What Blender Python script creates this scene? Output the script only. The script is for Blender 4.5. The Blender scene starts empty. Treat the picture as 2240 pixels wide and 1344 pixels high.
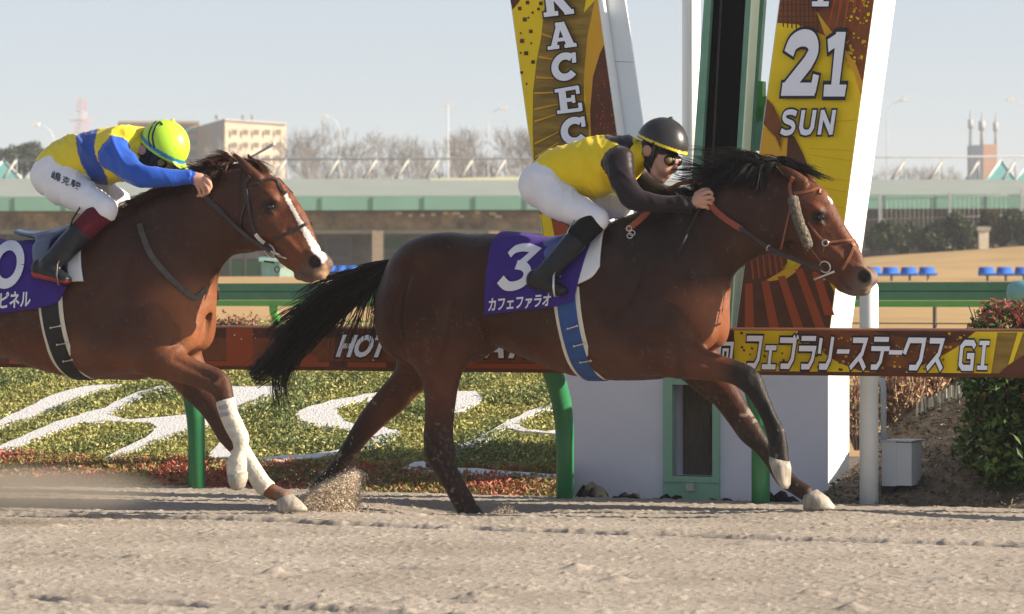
import bpy, math, random
import numpy as np
from mathutils import Vector, Matrix
from mathutils.bvhtree import BVHTree

# ------------------------------------------------------------------ camera, sky, sun, exposure
S = bpy.context.scene
COL = S.collection
F_PX = 7200.0            # focal length in photo pixels (2240 wide)
EYE = 1.15               # camera height
HOR = 650.0              # horizon row in the photo
cam_data = bpy.data.cameras.new('camera')
cam = bpy.data.objects.new('camera', cam_data)
COL.objects.link(cam)
cam.location = (0, 0, EYE)
cam.rotation_euler = (math.radians(90), 0, 0)
cam_data.sensor_width = 36.0
cam_data.sensor_fit = 'HORIZONTAL'
cam_data.lens = F_PX / 2240 * 36
cam_data.shift_y = -(672 - HOR) / 2240
cam_data.clip_start = 0.5
cam_data.clip_end = 6000
cam_data.dof.use_dof = True
cam_data.dof.focus_distance = 17.7
cam_data.dof.aperture_fstop = 6.3
S.camera = cam

SUN_EL = math.radians(23)
SUN_DIR = Vector((0.98 * math.cos(SUN_EL), -0.19 * math.cos(SUN_EL), math.sin(SUN_EL))).normalized()
world = bpy.data.worlds.new('World')
S.world = world
world.use_nodes = True
wn = world.node_tree
sky = wn.nodes.new('ShaderNodeTexSky')
sky.sky_type = 'NISHITA'
sky.sun_disc = False
sky.sun_elevation = SUN_EL
sky.sun_rotation = math.atan2(SUN_DIR.x, SUN_DIR.y)
sky.air_density = 0.8
sky.dust_density = 0.6
sky.ozone_density = 3.0
hs = wn.nodes.new('ShaderNodeHueSaturation')          # thin winter overcast: the blue is washed out
hs.inputs['Saturation'].default_value = 0.6
wmix = wn.nodes.new('ShaderNodeMix'); wmix.data_type = 'RGBA'; wmix.inputs[0].default_value = 0.45
wmix.inputs[7].default_value = (0.95, 1.12, 1.38, 1)
wn.links.new(sky.outputs['Color'], hs.inputs['Color'])
wn.links.new(hs.outputs['Color'], wmix.inputs[6])
wn.links.new(wmix.outputs[2], wn.nodes['Background'].inputs['Color'])
wn.nodes['Background'].inputs['Strength'].default_value = 0.085
sun_data = bpy.data.lights.new('sun', 'SUN')
sun_data.energy = 4.7
sun_data.angle = math.radians(0.6)
sun_data.color = (1.0, 0.86, 0.68)
sun = bpy.data.objects.new('sun', sun_data)
COL.objects.link(sun)
sun.rotation_euler = SUN_DIR.to_track_quat('Z', 'Y').to_euler()
S.view_settings.view_transform = 'Standard'
S.view_settings.look = 'None'
S.view_settings.exposure = 1.38
S.view_settings.gamma = 1.0
S.cycles.max_bounces = 6
S.cycles.transparent_max_bounces = 16
S.cycles.volume_bounces = 0

rng = np.random.default_rng(7)
random.seed(7)
BETA = math.radians(24)                       # the track runs this much towards the camera on the right
TX, TY = math.cos(BETA), -math.sin(BETA)      # along the track, in the running direction
NX, NY = math.sin(BETA), math.cos(BETA)       # across the track, away from the camera
TVEC, NVEC = Vector((TX, TY, 0)), Vector((NX, NY, 0))

def P(px, py, d):
    """point seen at photo pixel (px, py), d metres in front of the camera"""
    return Vector(((px - 1120) * d / F_PX, d, EYE - (py - HOR) * d / F_PX))

def onq(px, py, q):
    """point seen at the pixel on the upright plane q metres across the track"""
    rx = (px - 1120) / F_PX
    s = q / (NX * rx + NY)
    return Vector((s * rx, s, EYE - (py - HOR) * s / F_PX))

# ------------------------------------------------------------------ materials
def nodes_of(m):
    m.use_nodes = True
    return m.node_tree, m.node_tree.nodes['Principled BSDF']

def mat(name, col, rough=0.6, spec=0.3, var=0.15, scale=6.0, bump=0.0, bscale=60.0, metal=0.0, attr=False,
        sheen=0.0, stretch=None, col2=None, trans=0.0, coat=0.0, detail=5.0):
    m = bpy.data.materials.new(name)
    nt, b = nodes_of(m)
    N, L = nt.nodes, nt.links
    tc = N.new('ShaderNodeTexCoord')
    vec = tc.outputs['Object']
    if stretch:
        mp = N.new('ShaderNodeMapping')
        mp.inputs['Scale'].default_value = stretch
        L.new(vec, mp.inputs['Vector'])
        vec = mp.outputs['Vector']
    nz = N.new('ShaderNodeTexNoise')
    nz.inputs['Scale'].default_value = scale
    nz.inputs['Detail'].default_value = detail
    nz.inputs['Roughness'].default_value = 0.6
    L.new(vec, nz.inputs['Vector'])
    ramp = N.new('ShaderNodeMapRange')
    ramp.inputs['From Min'].default_value = 0.3
    ramp.inputs['From Max'].default_value = 0.7
    L.new(nz.outputs['Fac'], ramp.inputs['Value'])
    mix = N.new('ShaderNodeMix')
    mix.data_type = 'RGBA'
    L.new(ramp.outputs['Result'], mix.inputs[0])
    if attr:
        at = N.new('ShaderNodeAttribute')
        at.attribute_name = 'Col'
        for k, f in ((6, 1 - var), (7, 1 + var)):
            sc = N.new('ShaderNodeMix'); sc.data_type = 'RGBA'; sc.blend_type = 'MULTIPLY'
            sc.inputs[0].default_value = 1.0
            L.new(at.outputs['Color'], sc.inputs[6])
            sc.inputs[7].default_value = (f, f, f, 1)
            L.new(sc.outputs[2], mix.inputs[k])
    else:
        c2 = col2 if col2 else tuple(min(1, c * (1 + var)) for c in col)
        c1 = col if col2 else tuple(c * (1 - var) for c in col)
        mix.inputs[6].default_value = (*c1, 1)
        mix.inputs[7].default_value = (*c2, 1)
    L.new(mix.outputs[2], b.inputs['Base Color'])
    b.inputs['Roughness'].default_value = rough
    b.inputs['Specular IOR Level'].default_value = spec
    b.inputs['Metallic'].default_value = metal
    if sheen:
        b.inputs['Sheen Weight'].default_value = sheen
    if coat:
        b.inputs['Coat Weight'].default_value = coat
    if trans:
        b.inputs['Subsurface Weight'].default_value = 0
    if bump:
        bn = N.new('ShaderNodeTexNoise')
        bn.inputs['Scale'].default_value = bscale
        bn.inputs['Detail'].default_value = 4
        L.new(vec, bn.inputs['Vector'])
        bp = N.new('ShaderNodeBump')
        bp.inputs['Strength'].default_value = bump
        bp.inputs['Distance'].default_value = 0.01
        L.new(bn.outputs['Fac'], bp.inputs['Height'])
        L.new(bp.outputs['Normal'], b.inputs['Normal'])
    return m

def leaf_mat(name, var=0.35, rough=0.5, transl=0.25):
    """leaves: the colour of each leaf comes from its own vertices, some light passes through"""
    m = bpy.data.materials.new(name)
    nt, b = nodes_of(m)
    at = nt.nodes.new('ShaderNodeAttribute'); at.attribute_name = 'Col'
    nt.links.new(at.outputs['Color'], b.inputs['Base Color'])
    b.inputs['Roughness'].default_value = rough
    b.inputs['Specular IOR Level'].default_value = 0.25
    tr = nt.nodes.new('ShaderNodeBsdfTranslucent')
    nt.links.new(at.outputs['Color'], tr.inputs['Color'])
    mx = nt.nodes.new('ShaderNodeMixShader'); mx.inputs[0].default_value = transl
    nt.links.new(b.outputs[0], mx.inputs[1]); nt.links.new(tr.outputs[0], mx.inputs[2])
    nt.links.new(mx.outputs[0], nt.nodes['Material Output'].inputs['Surface'])
    return m

def srgb(r, g, b):
    f = lambda c: (c / 255 / 12.92) if c / 255 <= 0.04045 else ((c / 255 + 0.055) / 1.055) ** 2.4
    return (f(r), f(g), f(b))

# ------------------------------------------------------------------ objects
def tag(o, label=None, cat=None, group=None, kind=None):
    if label: o['label'] = label
    if cat: o['category'] = cat
    if group: o['group'] = group
    if kind: o['kind'] = kind
    return o

def thing(name, label, cat, loc=(0, 0, 0), rz=0.0, group=None):
    o = bpy.data.objects.new(name, None)
    o.empty_display_size = 0.2
    COL.objects.link(o)
    o.location = loc
    o.rotation_euler = (0, 0, rz)
    return tag(o, label, cat, group)

def root_matrix(o):
    m = o.matrix_basis.copy()
    while o.parent is not None:
        o = o.parent
        m = o.matrix_basis @ m
    return m

def link_mesh(name, me, mats, parent=None, world=True):
    """links a mesh; world=True: its vertices are world coordinates and go into the parent's space"""
    for m in (mats if isinstance(mats, (list, tuple)) else [mats]):
        me.materials.append(m)
    o = bpy.data.objects.new(name, me)
    COL.objects.link(o)
    if parent is not None:
        if world:
            me.transform(root_matrix(parent).inverted())
        o.parent = parent
    return o

def mesh_np(name, V, Fc, smooth=True, cols=None):
    """mesh from arrays; Fc: (n,3) or (n,4) int array or a list of such arrays"""
    if not isinstance(Fc, list):
        Fc = [Fc]
    Fc = [np.asarray(f, np.int32) for f in Fc if len(f)]
    me = bpy.data.meshes.new(name)
    V = np.asarray(V, np.float32)
    me.vertices.add(len(V))
    me.vertices.foreach_set('co', V.ravel())
    loops = np.concatenate([f.ravel() for f in Fc])
    sizes = np.concatenate([np.full(len(f), f.shape[1], np.int32) for f in Fc])
    starts = np.concatenate([[0], np.cumsum(sizes)[:-1]]).astype(np.int32)
    me.loops.add(len(loops))
    me.loops.foreach_set('vertex_index', loops)
    me.polygons.add(len(sizes))
    me.polygons.foreach_set('loop_start', starts)
    me.polygons.foreach_set('loop_total', sizes)
    me.polygons.foreach_set('use_smooth', np.full(len(sizes), smooth))
    me.update(calc_edges=True)
    if cols is not None:
        set_cols(me, cols)
    return me

def set_cols(me, cols):
    a = me.color_attributes.new('Col', 'FLOAT_COLOR', 'POINT')
    c = np.ones((len(me.vertices), 4), np.float32)
    c[:, :3] = cols
    a.data.foreach_set('color', c.ravel())

class MB:
    """collects simple shapes and links them as ONE mesh object"""
    def __init__(self):
        self.v, self.f, self.m, self.s = [], [], [], []
    def add(self, vs, fs, mi=0, smooth=False):
        k = len(self.v)
        self.v += [tuple(x) for x in vs]
        for f in fs:
            self.f.append(tuple(k + i for i in f)); self.m.append(mi); self.s.append(smooth)
        return self
    def hexa(self, a, b, mi=0):
        """box between two quads a and b (4 points each)"""
        vs = list(a) + list(b)
        return self.add(vs, [(3, 2, 1, 0), (4, 5, 6, 7), (0, 1, 5, 4), (1, 2, 6, 5), (2, 3, 7, 6), (3, 0, 4, 7)], mi)
    def box(self, c, size, mi=0, rz=0.0, bev=0.0):
        x, y, z = (s / 2 for s in size)
        R = Matrix.Rotation(rz, 3, 'Z'); c = Vector(c)
        if bev <= 0:
            lo = [(-x, -y, -z), (x, -y, -z), (x, y, -z), (-x, y, -z)]
            hi = [(-x, -y, z), (x, -y, z), (x, y, z), (-x, y, z)]
            return self.hexa([c + R @ Vector(p) for p in lo], [c + R @ Vector(p) for p in hi], mi)
        rings = []
        for zz, ins in ((-z, bev), (-z + bev, 0), (z - bev, 0), (z, bev)):
            a, b = x - ins, y - ins
            k = bev if ins == 0 else bev * 0.5
            rings.append([c + R @ Vector(p) for p in ((-a + k, -b, zz), (a - k, -b, zz), (a, -b + k, zz), (a, b - k, zz), (a - k, b, zz), (-a + k, b, zz), (-a, b - k, zz), (-a, -b + k, zz))])
        return self.loft(rings, mi, smooth=False)
    def loft(self, rings, mi=0, smooth=True, caps=True):
        n = len(rings[0]); vs = [p for r in rings for p in r]; fs = []
        for i in range(len(rings) - 1):
            for j in range(n):
                a, b = i * n + j, i * n + (j + 1) % n
                fs.append((a, b, b + n, a + n))
        self.add(vs, fs, mi, smooth)
        if caps:
            k = len(self.v) - len(vs)
            self.f.append(tuple(k + j for j in reversed(range(n)))); self.m.append(mi); self.s.append(False)
            self.f.append(tuple(k + len(vs) - n + j for j in range(n))); self.m.append(mi); self.s.append(False)
        return self
    def tube(self, pts, r, seg=8, mi=0, smooth=True, flat=1.0):
        pts = [Vector(p) for p in pts]
        rs = r if isinstance(r, (list, tuple)) else [r] * len(pts)
        rings = []; up = None
        for i, p in enumerate(pts):
            t = (pts[min(i + 1, len(pts) - 1)] - pts[max(i - 1, 0)]).normalized()
            if up is None:
                up = Vector((0, 0, 1)) if abs(t.z) < 0.9 else Vector((1, 0, 0))
            a = t.cross(up)
            if a.length < 1e-5: a = t.cross(Vector((0, 1, 0)))
            a.normalize(); b = a.cross(t).normalized(); up = b
            rings.append([p + a * (rs[i] * math.cos(6.28318 * j / seg)) + b * (rs[i] * flat * math.sin(6.28318 * j / seg)) for j in range(seg)])
        return self.loft(rings, mi, smooth)
    def lathe(self, base, prof, seg=24, mi=0, smooth=True):
        b = Vector(base)
        return self.loft([[b + Vector((r * math.cos(6.28318 * j / seg), r * math.sin(6.28318 * j / seg), z)) for j in range(seg)] for r, z in prof], mi, smooth)
    def prism(self, poly, dvec, mi=0):
        """flat polygon (3-D points) given thickness dvec"""
        n = len(poly); d = Vector(dvec)
        vs = [Vector(p) for p in poly] + [Vector(p) + d for p in poly]
        fs = [tuple(range(n)), tuple(reversed(range(n, 2 * n)))] + [(i, i + n, (i + 1) % n + n, (i + 1) % n) for i in range(n)]
        return self.add(vs, fs, mi)
    def poly(self, pts, mi=0):
        return self.add(pts, [tuple(range(len(pts)))], mi)
    def build(self, name, mats, parent=None, world=True, fix=True):
        me = bpy.data.meshes.new(name)
        me.from_pydata([tuple(p) for p in self.v], [], self.f)
        me.polygons.foreach_set('material_index', np.array(self.m, np.int32))
        me.polygons.foreach_set('use_smooth', np.array(self.s, bool))
        if fix:
            import bmesh
            bm = bmesh.new(); bm.from_mesh(me)
            bmesh.ops.recalc_face_normals(bm, faces=bm.faces)
            bm.to_mesh(me); bm.free()
        me.update()
        return link_mesh(name, me, mats, parent, world)

# ------------------------------------------------------------------ noise on arrays
def _hash(ix, iy, seed):
    h = (ix.astype(np.int64) * 374761393 + iy.astype(np.int64) * 668265263 + seed * 1274126177) & 0x7fffffff
    h = ((h ^ (h >> 13)) * 1274126177) & 0x7fffffff
    return ((h ^ (h >> 16)) & 0xffff) / 65535.0
def vnoise(x, y, seed=0):
    ix, iy = np.floor(x), np.floor(y)
    fx, fy = x - ix, y - iy
    fx = fx * fx * (3 - 2 * fx); fy = fy * fy * (3 - 2 * fy)
    a, b = _hash(ix, iy, seed), _hash(ix + 1, iy, seed)
    c, d = _hash(ix, iy + 1, seed), _hash(ix + 1, iy + 1, seed)
    return (a * (1 - fx) + b * fx) * (1 - fy) + (c * (1 - fx) + d * fx) * fy
def fbm(x, y, seed=0, octv=4):
    r = 0; a = 0.5
    for k in range(octv):
        r = r + a * vnoise(x, y, seed + k); x = x * 2.03; y = y * 2.03; a *= 0.5
    return r

def in_poly(px, py, poly):
    px, py = np.asarray(px, float), np.asarray(py, float)
    r = np.zeros(px.shape, bool); n = len(poly)
    for i in range(n):
        x1, y1 = poly[i]; x2, y2 = poly[(i + 1) % n]
        if y1 == y2: continue
        r ^= ((y1 > py) != (y2 > py)) & (px < (x2 - x1) * (py - y1) / (y2 - y1) + x1)
    return r

def catmull(pts, n):
    """resample a list of tuples smoothly, n pieces per span"""
    A = np.array(pts, float)
    if len(A) < 3 or n <= 1:
        return A
    out = []
    for i in range(len(A) - 1):
        p0 = A[max(i - 1, 0)]; p1 = A[i]; p2 = A[i + 1]; p3 = A[min(i + 2, len(A) - 1)]
        for k in range(n):
            t = k / n
            out.append(0.5 * (2 * p1 + (p2 - p0) * t + (2 * p0 - 5 * p1 + 4 * p2 - p3) * t * t + (3 * p1 - p0 - 3 * p2 + p3) * t ** 3))
    out.append(A[-1])
    return np.array(out)

# ------------------------------------------------------------------ lettering
def ribbon(pts, w):
    """mitred flat stroke: list of quads in 2-D"""
    p = [np.array(q, float) for q in pts]; n = len(p); L, R = [], []
    for i in range(n):
        if i == 0: d = p[1] - p[0]; nn = np.array((-d[1], d[0])) / np.linalg.norm(d); k = 1
        elif i == n - 1: d = p[-1] - p[-2]; nn = np.array((-d[1], d[0])) / np.linalg.norm(d); k = 1
        else:
            d1 = (p[i] - p[i - 1]) / np.linalg.norm(p[i] - p[i - 1]); d2 = (p[i + 1] - p[i]) / np.linalg.norm(p[i + 1] - p[i])
            n1 = np.array((-d1[1], d1[0])); n2 = np.array((-d2[1], d2[0])); nn = n1 + n2; nn /= max(np.linalg.norm(nn), 1e-6)
            k = 1 / max(0.5, float(nn @ n1))
        L.append(p[i] + nn * w / 2 * k); R.append(p[i] - nn * w / 2 * k)
    return [(L[i], R[i], R[i + 1], L[i + 1]) for i in range(n - 1)]

def arc(cx, cy, rx, ry, a0, a1, n=14):
    return [(cx + rx * math.cos(math.radians(a0 + (a1 - a0) * i / n)), cy + ry * math.sin(math.radians(a0 + (a1 - a0) * i / n))) for i in range(n + 1)]

W = 0.17
GLYPH = {
 'R': [([(.24, .02), (.24, .98)], .26), ([(0, .07), (.48, .07)], .14), ([(0, .93), (.3, .93)], .14), ([(.22, .92), (.66, .92), (.82, .82), (.82, .64), (.66, .52), (.22, .52)], .17), ([(.5, .5), (.82, .08)], .25), ([(.68, .07), (1, .07)], .14)],
 'A': [([(.2, .04), (.45, .98)], .2), ([(.52, .98), (.8, .04)], .27), ([(.27, .34), (.75, .34)], .14), ([(0, .07), (.4, .07)], .14), ([(.58, .07), (1, .07)], .14), ([(.28, .93), (.66, .93)], .14)],
 'C': [(arc(.52, .5, .38, .39, 48, 322, 18), .26), ([(.86, .6), (.86, .98)], .15)],
 'E': [([(.27, .02), (.27, .98)], .27), ([(0, .07), (.9, .07)], .14), ([(0, .93), (.9, .93)], .14), ([(.3, .5), (.68, .5)], .15), ([(.66, .36), (.66, .66)], .13), ([(.88, .02), (.88, .33)], .14), ([(.86, .68), (.86, .98)], .14)],
 'two': [(catmull([(.12, .64), (.2, .80), (.42, .88), (.66, .84), (.75, .68), (.64, .50)], 4).tolist() + [(.18, .1)], .26), ([(.05, .1), (.92, .1)], .2), ([(.86, .05), (.9, .32)], .16)],
 'one': [([(.52, .03), (.52, .97)], .32), ([(.12, .76), (.5, .88)], .2), ([(.08, .08), (.96, .08)], .18)],
 'three': [(catmull([(.12, .80), (.26, .92), (.52, .95), (.80, .91)], 4).tolist() + [(.95, .86), (.50, .53)], .19), (catmull([(.42, .55), (.66, .50), (.80, .36), (.76, .17), (.55, .06), (.30, .06), (.06, .22)], 5).tolist(), .22)],
 'zero': [(arc(.5, .5, .38, .42, 0, 360, 28), .22)],
 'S': [(catmull([(.9, .84), (.6, .92), (.25, .88), (.16, .72), (.3, .57), (.72, .45), (.84, .28), (.72, .12), (.4, .07), (.08, .16)], 3).tolist(), .22)],
 'U': [([(.16, 1), (.16, .3), (.28, .12), (.5, .08), (.72, .12), (.84, .3), (.84, 1)], .23)],
 'N': [([(.14, 0), (.14, 1)], .23), ([(.86, 0), (.86, 1)], .23), ([(.12, .95), (.88, .05)], .24)],
 'fu': [([(0, .92), (.88, .92), (.8, .3), (.62, .08), (.15, .08)], W)],
 'e': [([(.1, .92), (.9, .92)], W + .05), ([(.5, .9), (.5, .1)], W + .05), ([(0, .09), (1, .09)], W + .05)],
 'bu': [([(0, .88), (.82, .88), (.76, .3), (.58, .08), (.15, .08)], W), ([(.74, 1.03), (.82, .92)], .09), ([(.92, 1.03), (1, .92)], .09)],
 'ra': [([(.1, .95), (.95, .95)], W - .02), ([(0, .64), (.92, .64), (.84, .3), (.66, .08), (.22, .08)], W)],
 'ri': [([(.16, .96), (.12, .48)], W + .02), ([(.88, 1), (.8, .32), (.62, .08), (.18, .08)], W + .02)],
 'bar': [([(0, .5), (1, .5)], .4)],
 'su': [([(.12, .92), (.86, .92), (.7, .5), (.08, .05)], W), ([(.5, .46), (.92, .03)], W + .02)],
 'te': [([(.12, .95), (.92, .95)], W - .02), ([(0, .66), (1, .66)], W - .02), ([(.64, .64), (.55, .26), (.38, .08), (.06, .08)], W)],
 'ku': [([(0, .5), (.2, .92), (.94, .92), (.84, .32), (.66, .08), (.3, .08)], W)],
 'G': [([(.95, .78), (.8, .92), (.3, .92), (.12, .78), (.12, .2), (.28, .08), (.85, .08), (.85, .48), (.5, .48)], .2)],
 'I': [([(.5, 0), (.5, 1)], .34), ([(0, .07), (1, .07)], .15), ([(0, .93), (1, .93)], .15)],
 'kai': [([(.1, 0), (.1, 1)], .18), ([(.9, 0), (.9, 1)], .18), ([(.1, .92), (.9, .92)], .15), ([(.1, .08), (.9, .08)], .15), ([(.36, .3), (.36, .68), (.64, .68), (.64, .3), (.36, .3)], .12)],
}

def glyph_quads(ch, grow=0.0):
    out = []
    for pts, w in GLYPH[ch]:
        p = [np.array(q, float) for q in pts]
        if grow:
            if np.linalg.norm(p[0] - p[-1]) > 1e-3:
                d = p[0] - p[1]; p[0] = p[0] + d / np.linalg.norm(d) * grow / 2
                d = p[-1] - p[-2]; p[-1] = p[-1] + d / np.linalg.norm(d) * grow / 2
        out.append(ribbon(p, w + grow))
    return out

def put_glyph(mb, ch, quad, place, off, mi, edge_mi=None, grow=0.09, step=0.0004):
    """quad: pixel corners TL, TR, BR, BL; place(px, py, off) gives the 3-D point off metres in front of the surface"""
    q = [np.array(c, float) for c in quad]
    asp = np.linalg.norm(q[3] - q[0]) / max(np.linalg.norm(q[1] - q[0]), 1e-6)
    def m(p, o):
        x, y = p
        a = q[3] * (1 - x) + q[2] * x; b = q[0] * (1 - x) + q[1] * x
        c = a * (1 - y) + b * y
        return place(c[0], c[1], o)
    def quads(g):
        return glyph_quads(ch, g)
    if edge_mi is not None:
        for k, st in enumerate(quads(grow)):
            for r in st: mb.poly([m(p, off + k * step) for p in r], edge_mi)
    o2 = off + (0.004 if edge_mi is not None else 0)
    for k, st in enumerate(quads(0)):
        for r in st: mb.poly([m(p, o2 + k * step) for p in r], mi)

def text_tris(body, bold=0.0, shear=0.0, res=3):
    """flat text as vertices (height about 1) and faces"""
    cu = bpy.data.curves.new('text', 'FONT')
    cu.body = body; cu.size = 1.0; cu.offset = bold; cu.shear = shear; cu.resolution_u = res
    o = bpy.data.objects.new('text', cu); COL.objects.link(o)
    dg = bpy.context.evaluated_depsgraph_get()
    me = bpy.data.meshes.new_from_object(o.evaluated_get(dg))
    V = np.zeros(len(me.vertices) * 3, np.float32); me.vertices.foreach_get('co', V); V = V.reshape(-1, 3)[:, :2].copy()
    Fs = [tuple(p.vertices) for p in me.polygons]
    bpy.data.objects.remove(o); bpy.data.meshes.remove(me); bpy.data.curves.remove(cu)
    return V, Fs

def put_text(mb, body, quad, place, off, mi, bold=0.0, shear=0.0):
    V, Fs = text_tris(body, bold, shear)
    lo, hi = V.min(0), V.max(0); U = (V - lo) / (hi - lo)
    q = [np.array(c, float) for c in quad]; pts = []
    for x, y in U:
        a = q[3] * (1 - x) + q[2] * x; b = q[0] * (1 - x) + q[1] * x; c = a * (1 - y) + b * y
        pts.append(place(c[0], c[1], off))
    mb.add(pts, Fs, mi)

# ------------------------------------------------------------------ smooth solid shapes (distance field + surface nets)
class Field:
    def __init__(self, lo, hi, h):
        self.h = h; self.lo = np.array(lo, np.float32)
        n = np.ceil((np.array(hi) - np.array(lo)) / h).astype(int) + 1
        self.ax = [self.lo[i] + h * np.arange(n[i], dtype=np.float32) for i in range(3)]
        self.f = np.full(n, 5.0, np.float32)
        self.lab = np.zeros(n, np.int8)
    def _sl(self, lo, hi):
        s = []
        for i in range(3):
            a = int(np.clip(math.floor((lo[i] - self.lo[i]) / self.h), 0, self.f.shape[i] - 1))
            b = int(np.clip(math.ceil((hi[i] - self.lo[i]) / self.h) + 1, 1, self.f.shape[i]))
            if b <= a: return None
            s.append(slice(a, b))
        return tuple(s)
    def _merge(self, sl, d, k, lab, op='add'):
        a = self.f[sl]
        if op == 'add':
            if lab is not None:
                self.lab[sl] = np.where(d < a, lab, self.lab[sl])
            h = np.maximum(k - np.abs(a - d), 0) / k if k > 0 else 0
            self.f[sl] = np.minimum(a, d) - (h * h * k * 0.25 if k > 0 else 0)
        else:                                   # cut
            d = -d
            h = np.maximum(k - np.abs(a - d), 0) / k if k > 0 else 0
            self.f[sl] = np.maximum(a, d) + (h * h * k * 0.25 if k > 0 else 0)
    def grid(self, sl):
        return (self.ax[0][sl[0]][:, None, None], self.ax[1][sl[1]][None, :, None], self.ax[2][sl[2]][None, None, :])
    def chain(self, st, k=0.03, lab=None, sub=3, op='add'):
        """st: rows (x, y, z, radius in the upright plane, radius sideways); a tube with a smoothly changing oval section"""
        A = catmull(st, sub); A[:, 3:] = np.maximum(A[:, 3:], 0.002)
        R = A[:, 3:].max(1)[:, None] + k + 2 * self.h
        sl = self._sl((A[:, :3] - R).min(0), (A[:, :3] + R).max(0))
        if sl is None: return
        shp = tuple(s.stop - s.start for s in sl)
        D = np.full(shp, 5.0, np.float32)
        for i in range(len(A) - 1):
            a, b = A[i], A[i + 1]
            r = max(a[3:].max(), b[3:].max()) + k + 2 * self.h
            s2 = self._sl(np.minimum(a[:3], b[:3]) - r, np.maximum(a[:3], b[:3]) + r)
            if s2 is None: continue
            s3 = []
            for q in range(3):
                x, y = max(s2[q].start, sl[q].start), min(s2[q].stop, sl[q].stop)
                s3.append(slice(x, max(x, y)))
            if any(s.stop <= s.start for s in s3): continue
            X, Y, Z = self.grid(tuple(s3))
            T = (b[:3] - a[:3]); Ln = float(np.linalg.norm(T)) or 1e-6; T = T / Ln
            N1 = np.cross(T, (0, 1, 0)); l1 = np.linalg.norm(N1)
            N1 = N1 / l1 if l1 > 0.25 else np.cross(T, (0, 0, 1)) / max(np.linalg.norm(np.cross(T, (0, 0, 1))), 1e-6)
            N2 = np.cross(T, N1)
            dx, dy, dz = X - np.float32(a[0]), Y - np.float32(a[1]), Z - np.float32(a[2])
            s = dx * np.float32(T[0]) + dy * np.float32(T[1]) + dz * np.float32(T[2])
            t = np.clip(s / np.float32(Ln), 0, 1)
            q = s - t * np.float32(Ln)
            p1 = dx * np.float32(N1[0]) + dy * np.float32(N1[1]) + dz * np.float32(N1[2])
            p2 = dx * np.float32(N2[0]) + dy * np.float32(N2[1]) + dz * np.float32(N2[2])
            ra = np.float32(a[3]) + t * np.float32(b[3] - a[3]); rb = np.float32(a[4]) + t * np.float32(b[4] - a[4])
            rm = np.minimum(ra, rb)
            d = (np.sqrt((p1 / ra) ** 2 + (p2 / rb) ** 2 + (q / rm) ** 2) - 1) * rm
            lo = tuple(slice(s3[q].start - sl[q].start, s3[q].stop - sl[q].start) for q in range(3))
            D[lo] = np.minimum(D[lo], d)
        self._merge(sl, D, k, lab, op)
    def ell(self, c, r, k=0.03, lab=None, ang=0.0, yaw=0.0, op='add'):
        """ellipsoid; ang turns it in the upright x-z plane, yaw about z"""
        R = max(r) + k + 2 * self.h
        sl = self._sl(np.array(c) - R, np.array(c) + R)
        if sl is None: return
        X, Y, Z = self.grid(sl)
        x, y, z = X - np.float32(c[0]), Y - np.float32(c[1]), Z - np.float32(c[2])
        if yaw:
            cy, sy = math.cos(yaw), math.sin(yaw); x, y = x * cy + y * sy, -x * sy + y * cy
        ca, sa = math.cos(ang), math.sin(ang)
        u, v = x * ca + z * sa, -x * sa + z * ca
        d = (np.sqrt((u / r[0]) ** 2 + (y / r[1]) ** 2 + (v / r[2]) ** 2) - 1) * min(r)
        self._merge(sl, d.astype(np.float32), k, lab, op)
    def clip(self, c, nrm):
        """keep only the side the normal points away from"""
        X, Y, Z = self.grid(tuple(slice(0, n) for n in self.f.shape))
        n = np.array(nrm, float); n /= np.linalg.norm(n)
        d = (X - np.float32(c[0])) * np.float32(n[0]) + (Y - np.float32(c[1])) * np.float32(n[1]) + (Z - np.float32(c[2])) * np.float32(n[2])
        self.f = np.maximum(self.f, d.astype(np.float32))
    def surface(self, smooth=2):
        f = self.f; s = f < 0
        n = np.array(f.shape)
        tot = np.zeros(n - 1, np.int8)
        C = [(i, j, k) for i in (0, 1) for j in (0, 1) for k in (0, 1)]
        for i, j, k in C:
            tot += s[i:n[0] - 1 + i, j:n[1] - 1 + j, k:n[2] - 1 + k]
        act = np.argwhere((tot > 0) & (tot < 8))
        vid = np.full(n - 1, -1, np.int32)
        vid[act[:, 0], act[:, 1], act[:, 2]] = np.arange(len(act))
        vals = {c: f[act[:, 0] + c[0], act[:, 1] + c[1], act[:, 2] + c[2]] for c in C}
        acc = np.zeros((len(act), 3), np.float32); cnt = np.zeros(len(act), np.float32)
        for c in C:
            for ax in range(3):
                if c[ax]: continue
                e = list(c); e[ax] = 1; e = tuple(e)
                f0, f1 = vals[c], vals[e]
                m = (f0 < 0) != (f1 < 0)
                t = np.where(m, f0 / np.where(m, f0 - f1, 1), 0)
                p = np.tile(np.array(c, np.float32), (len(act), 1)); p[:, ax] = t
                acc[m] += p[m]; cnt[m] += 1
        V = self.lo + self.h * (act + acc / cnt[:, None])
        lab = self.lab[act[:, 0], act[:, 1], act[:, 2]]
        Q = []
        for ax in range(3):
            o = [(1, 2), (2, 0), (0, 1)][ax]
            sl0 = [slice(0, None)] * 3; sl1 = [slice(0, None)] * 3
            sl0[ax] = slice(0, -1); sl1[ax] = slice(1, None)
            a, b = s[tuple(sl0)], s[tuple(sl1)]
            idx = np.argwhere(a != b)
            ok = np.ones(len(idx), bool)
            for q in o:
                ok &= (idx[:, q] >= 1) & (idx[:, q] <= n[q] - 2)
            idx = idx[ok]
            ins = a[idx[:, 0], idx[:, 1], idx[:, 2]]
            def cell(du, dv):
                k = idx.copy(); k[:, o[0]] -= du; k[:, o[1]] -= dv
                return vid[k[:, 0], k[:, 1], k[:, 2]]
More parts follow.
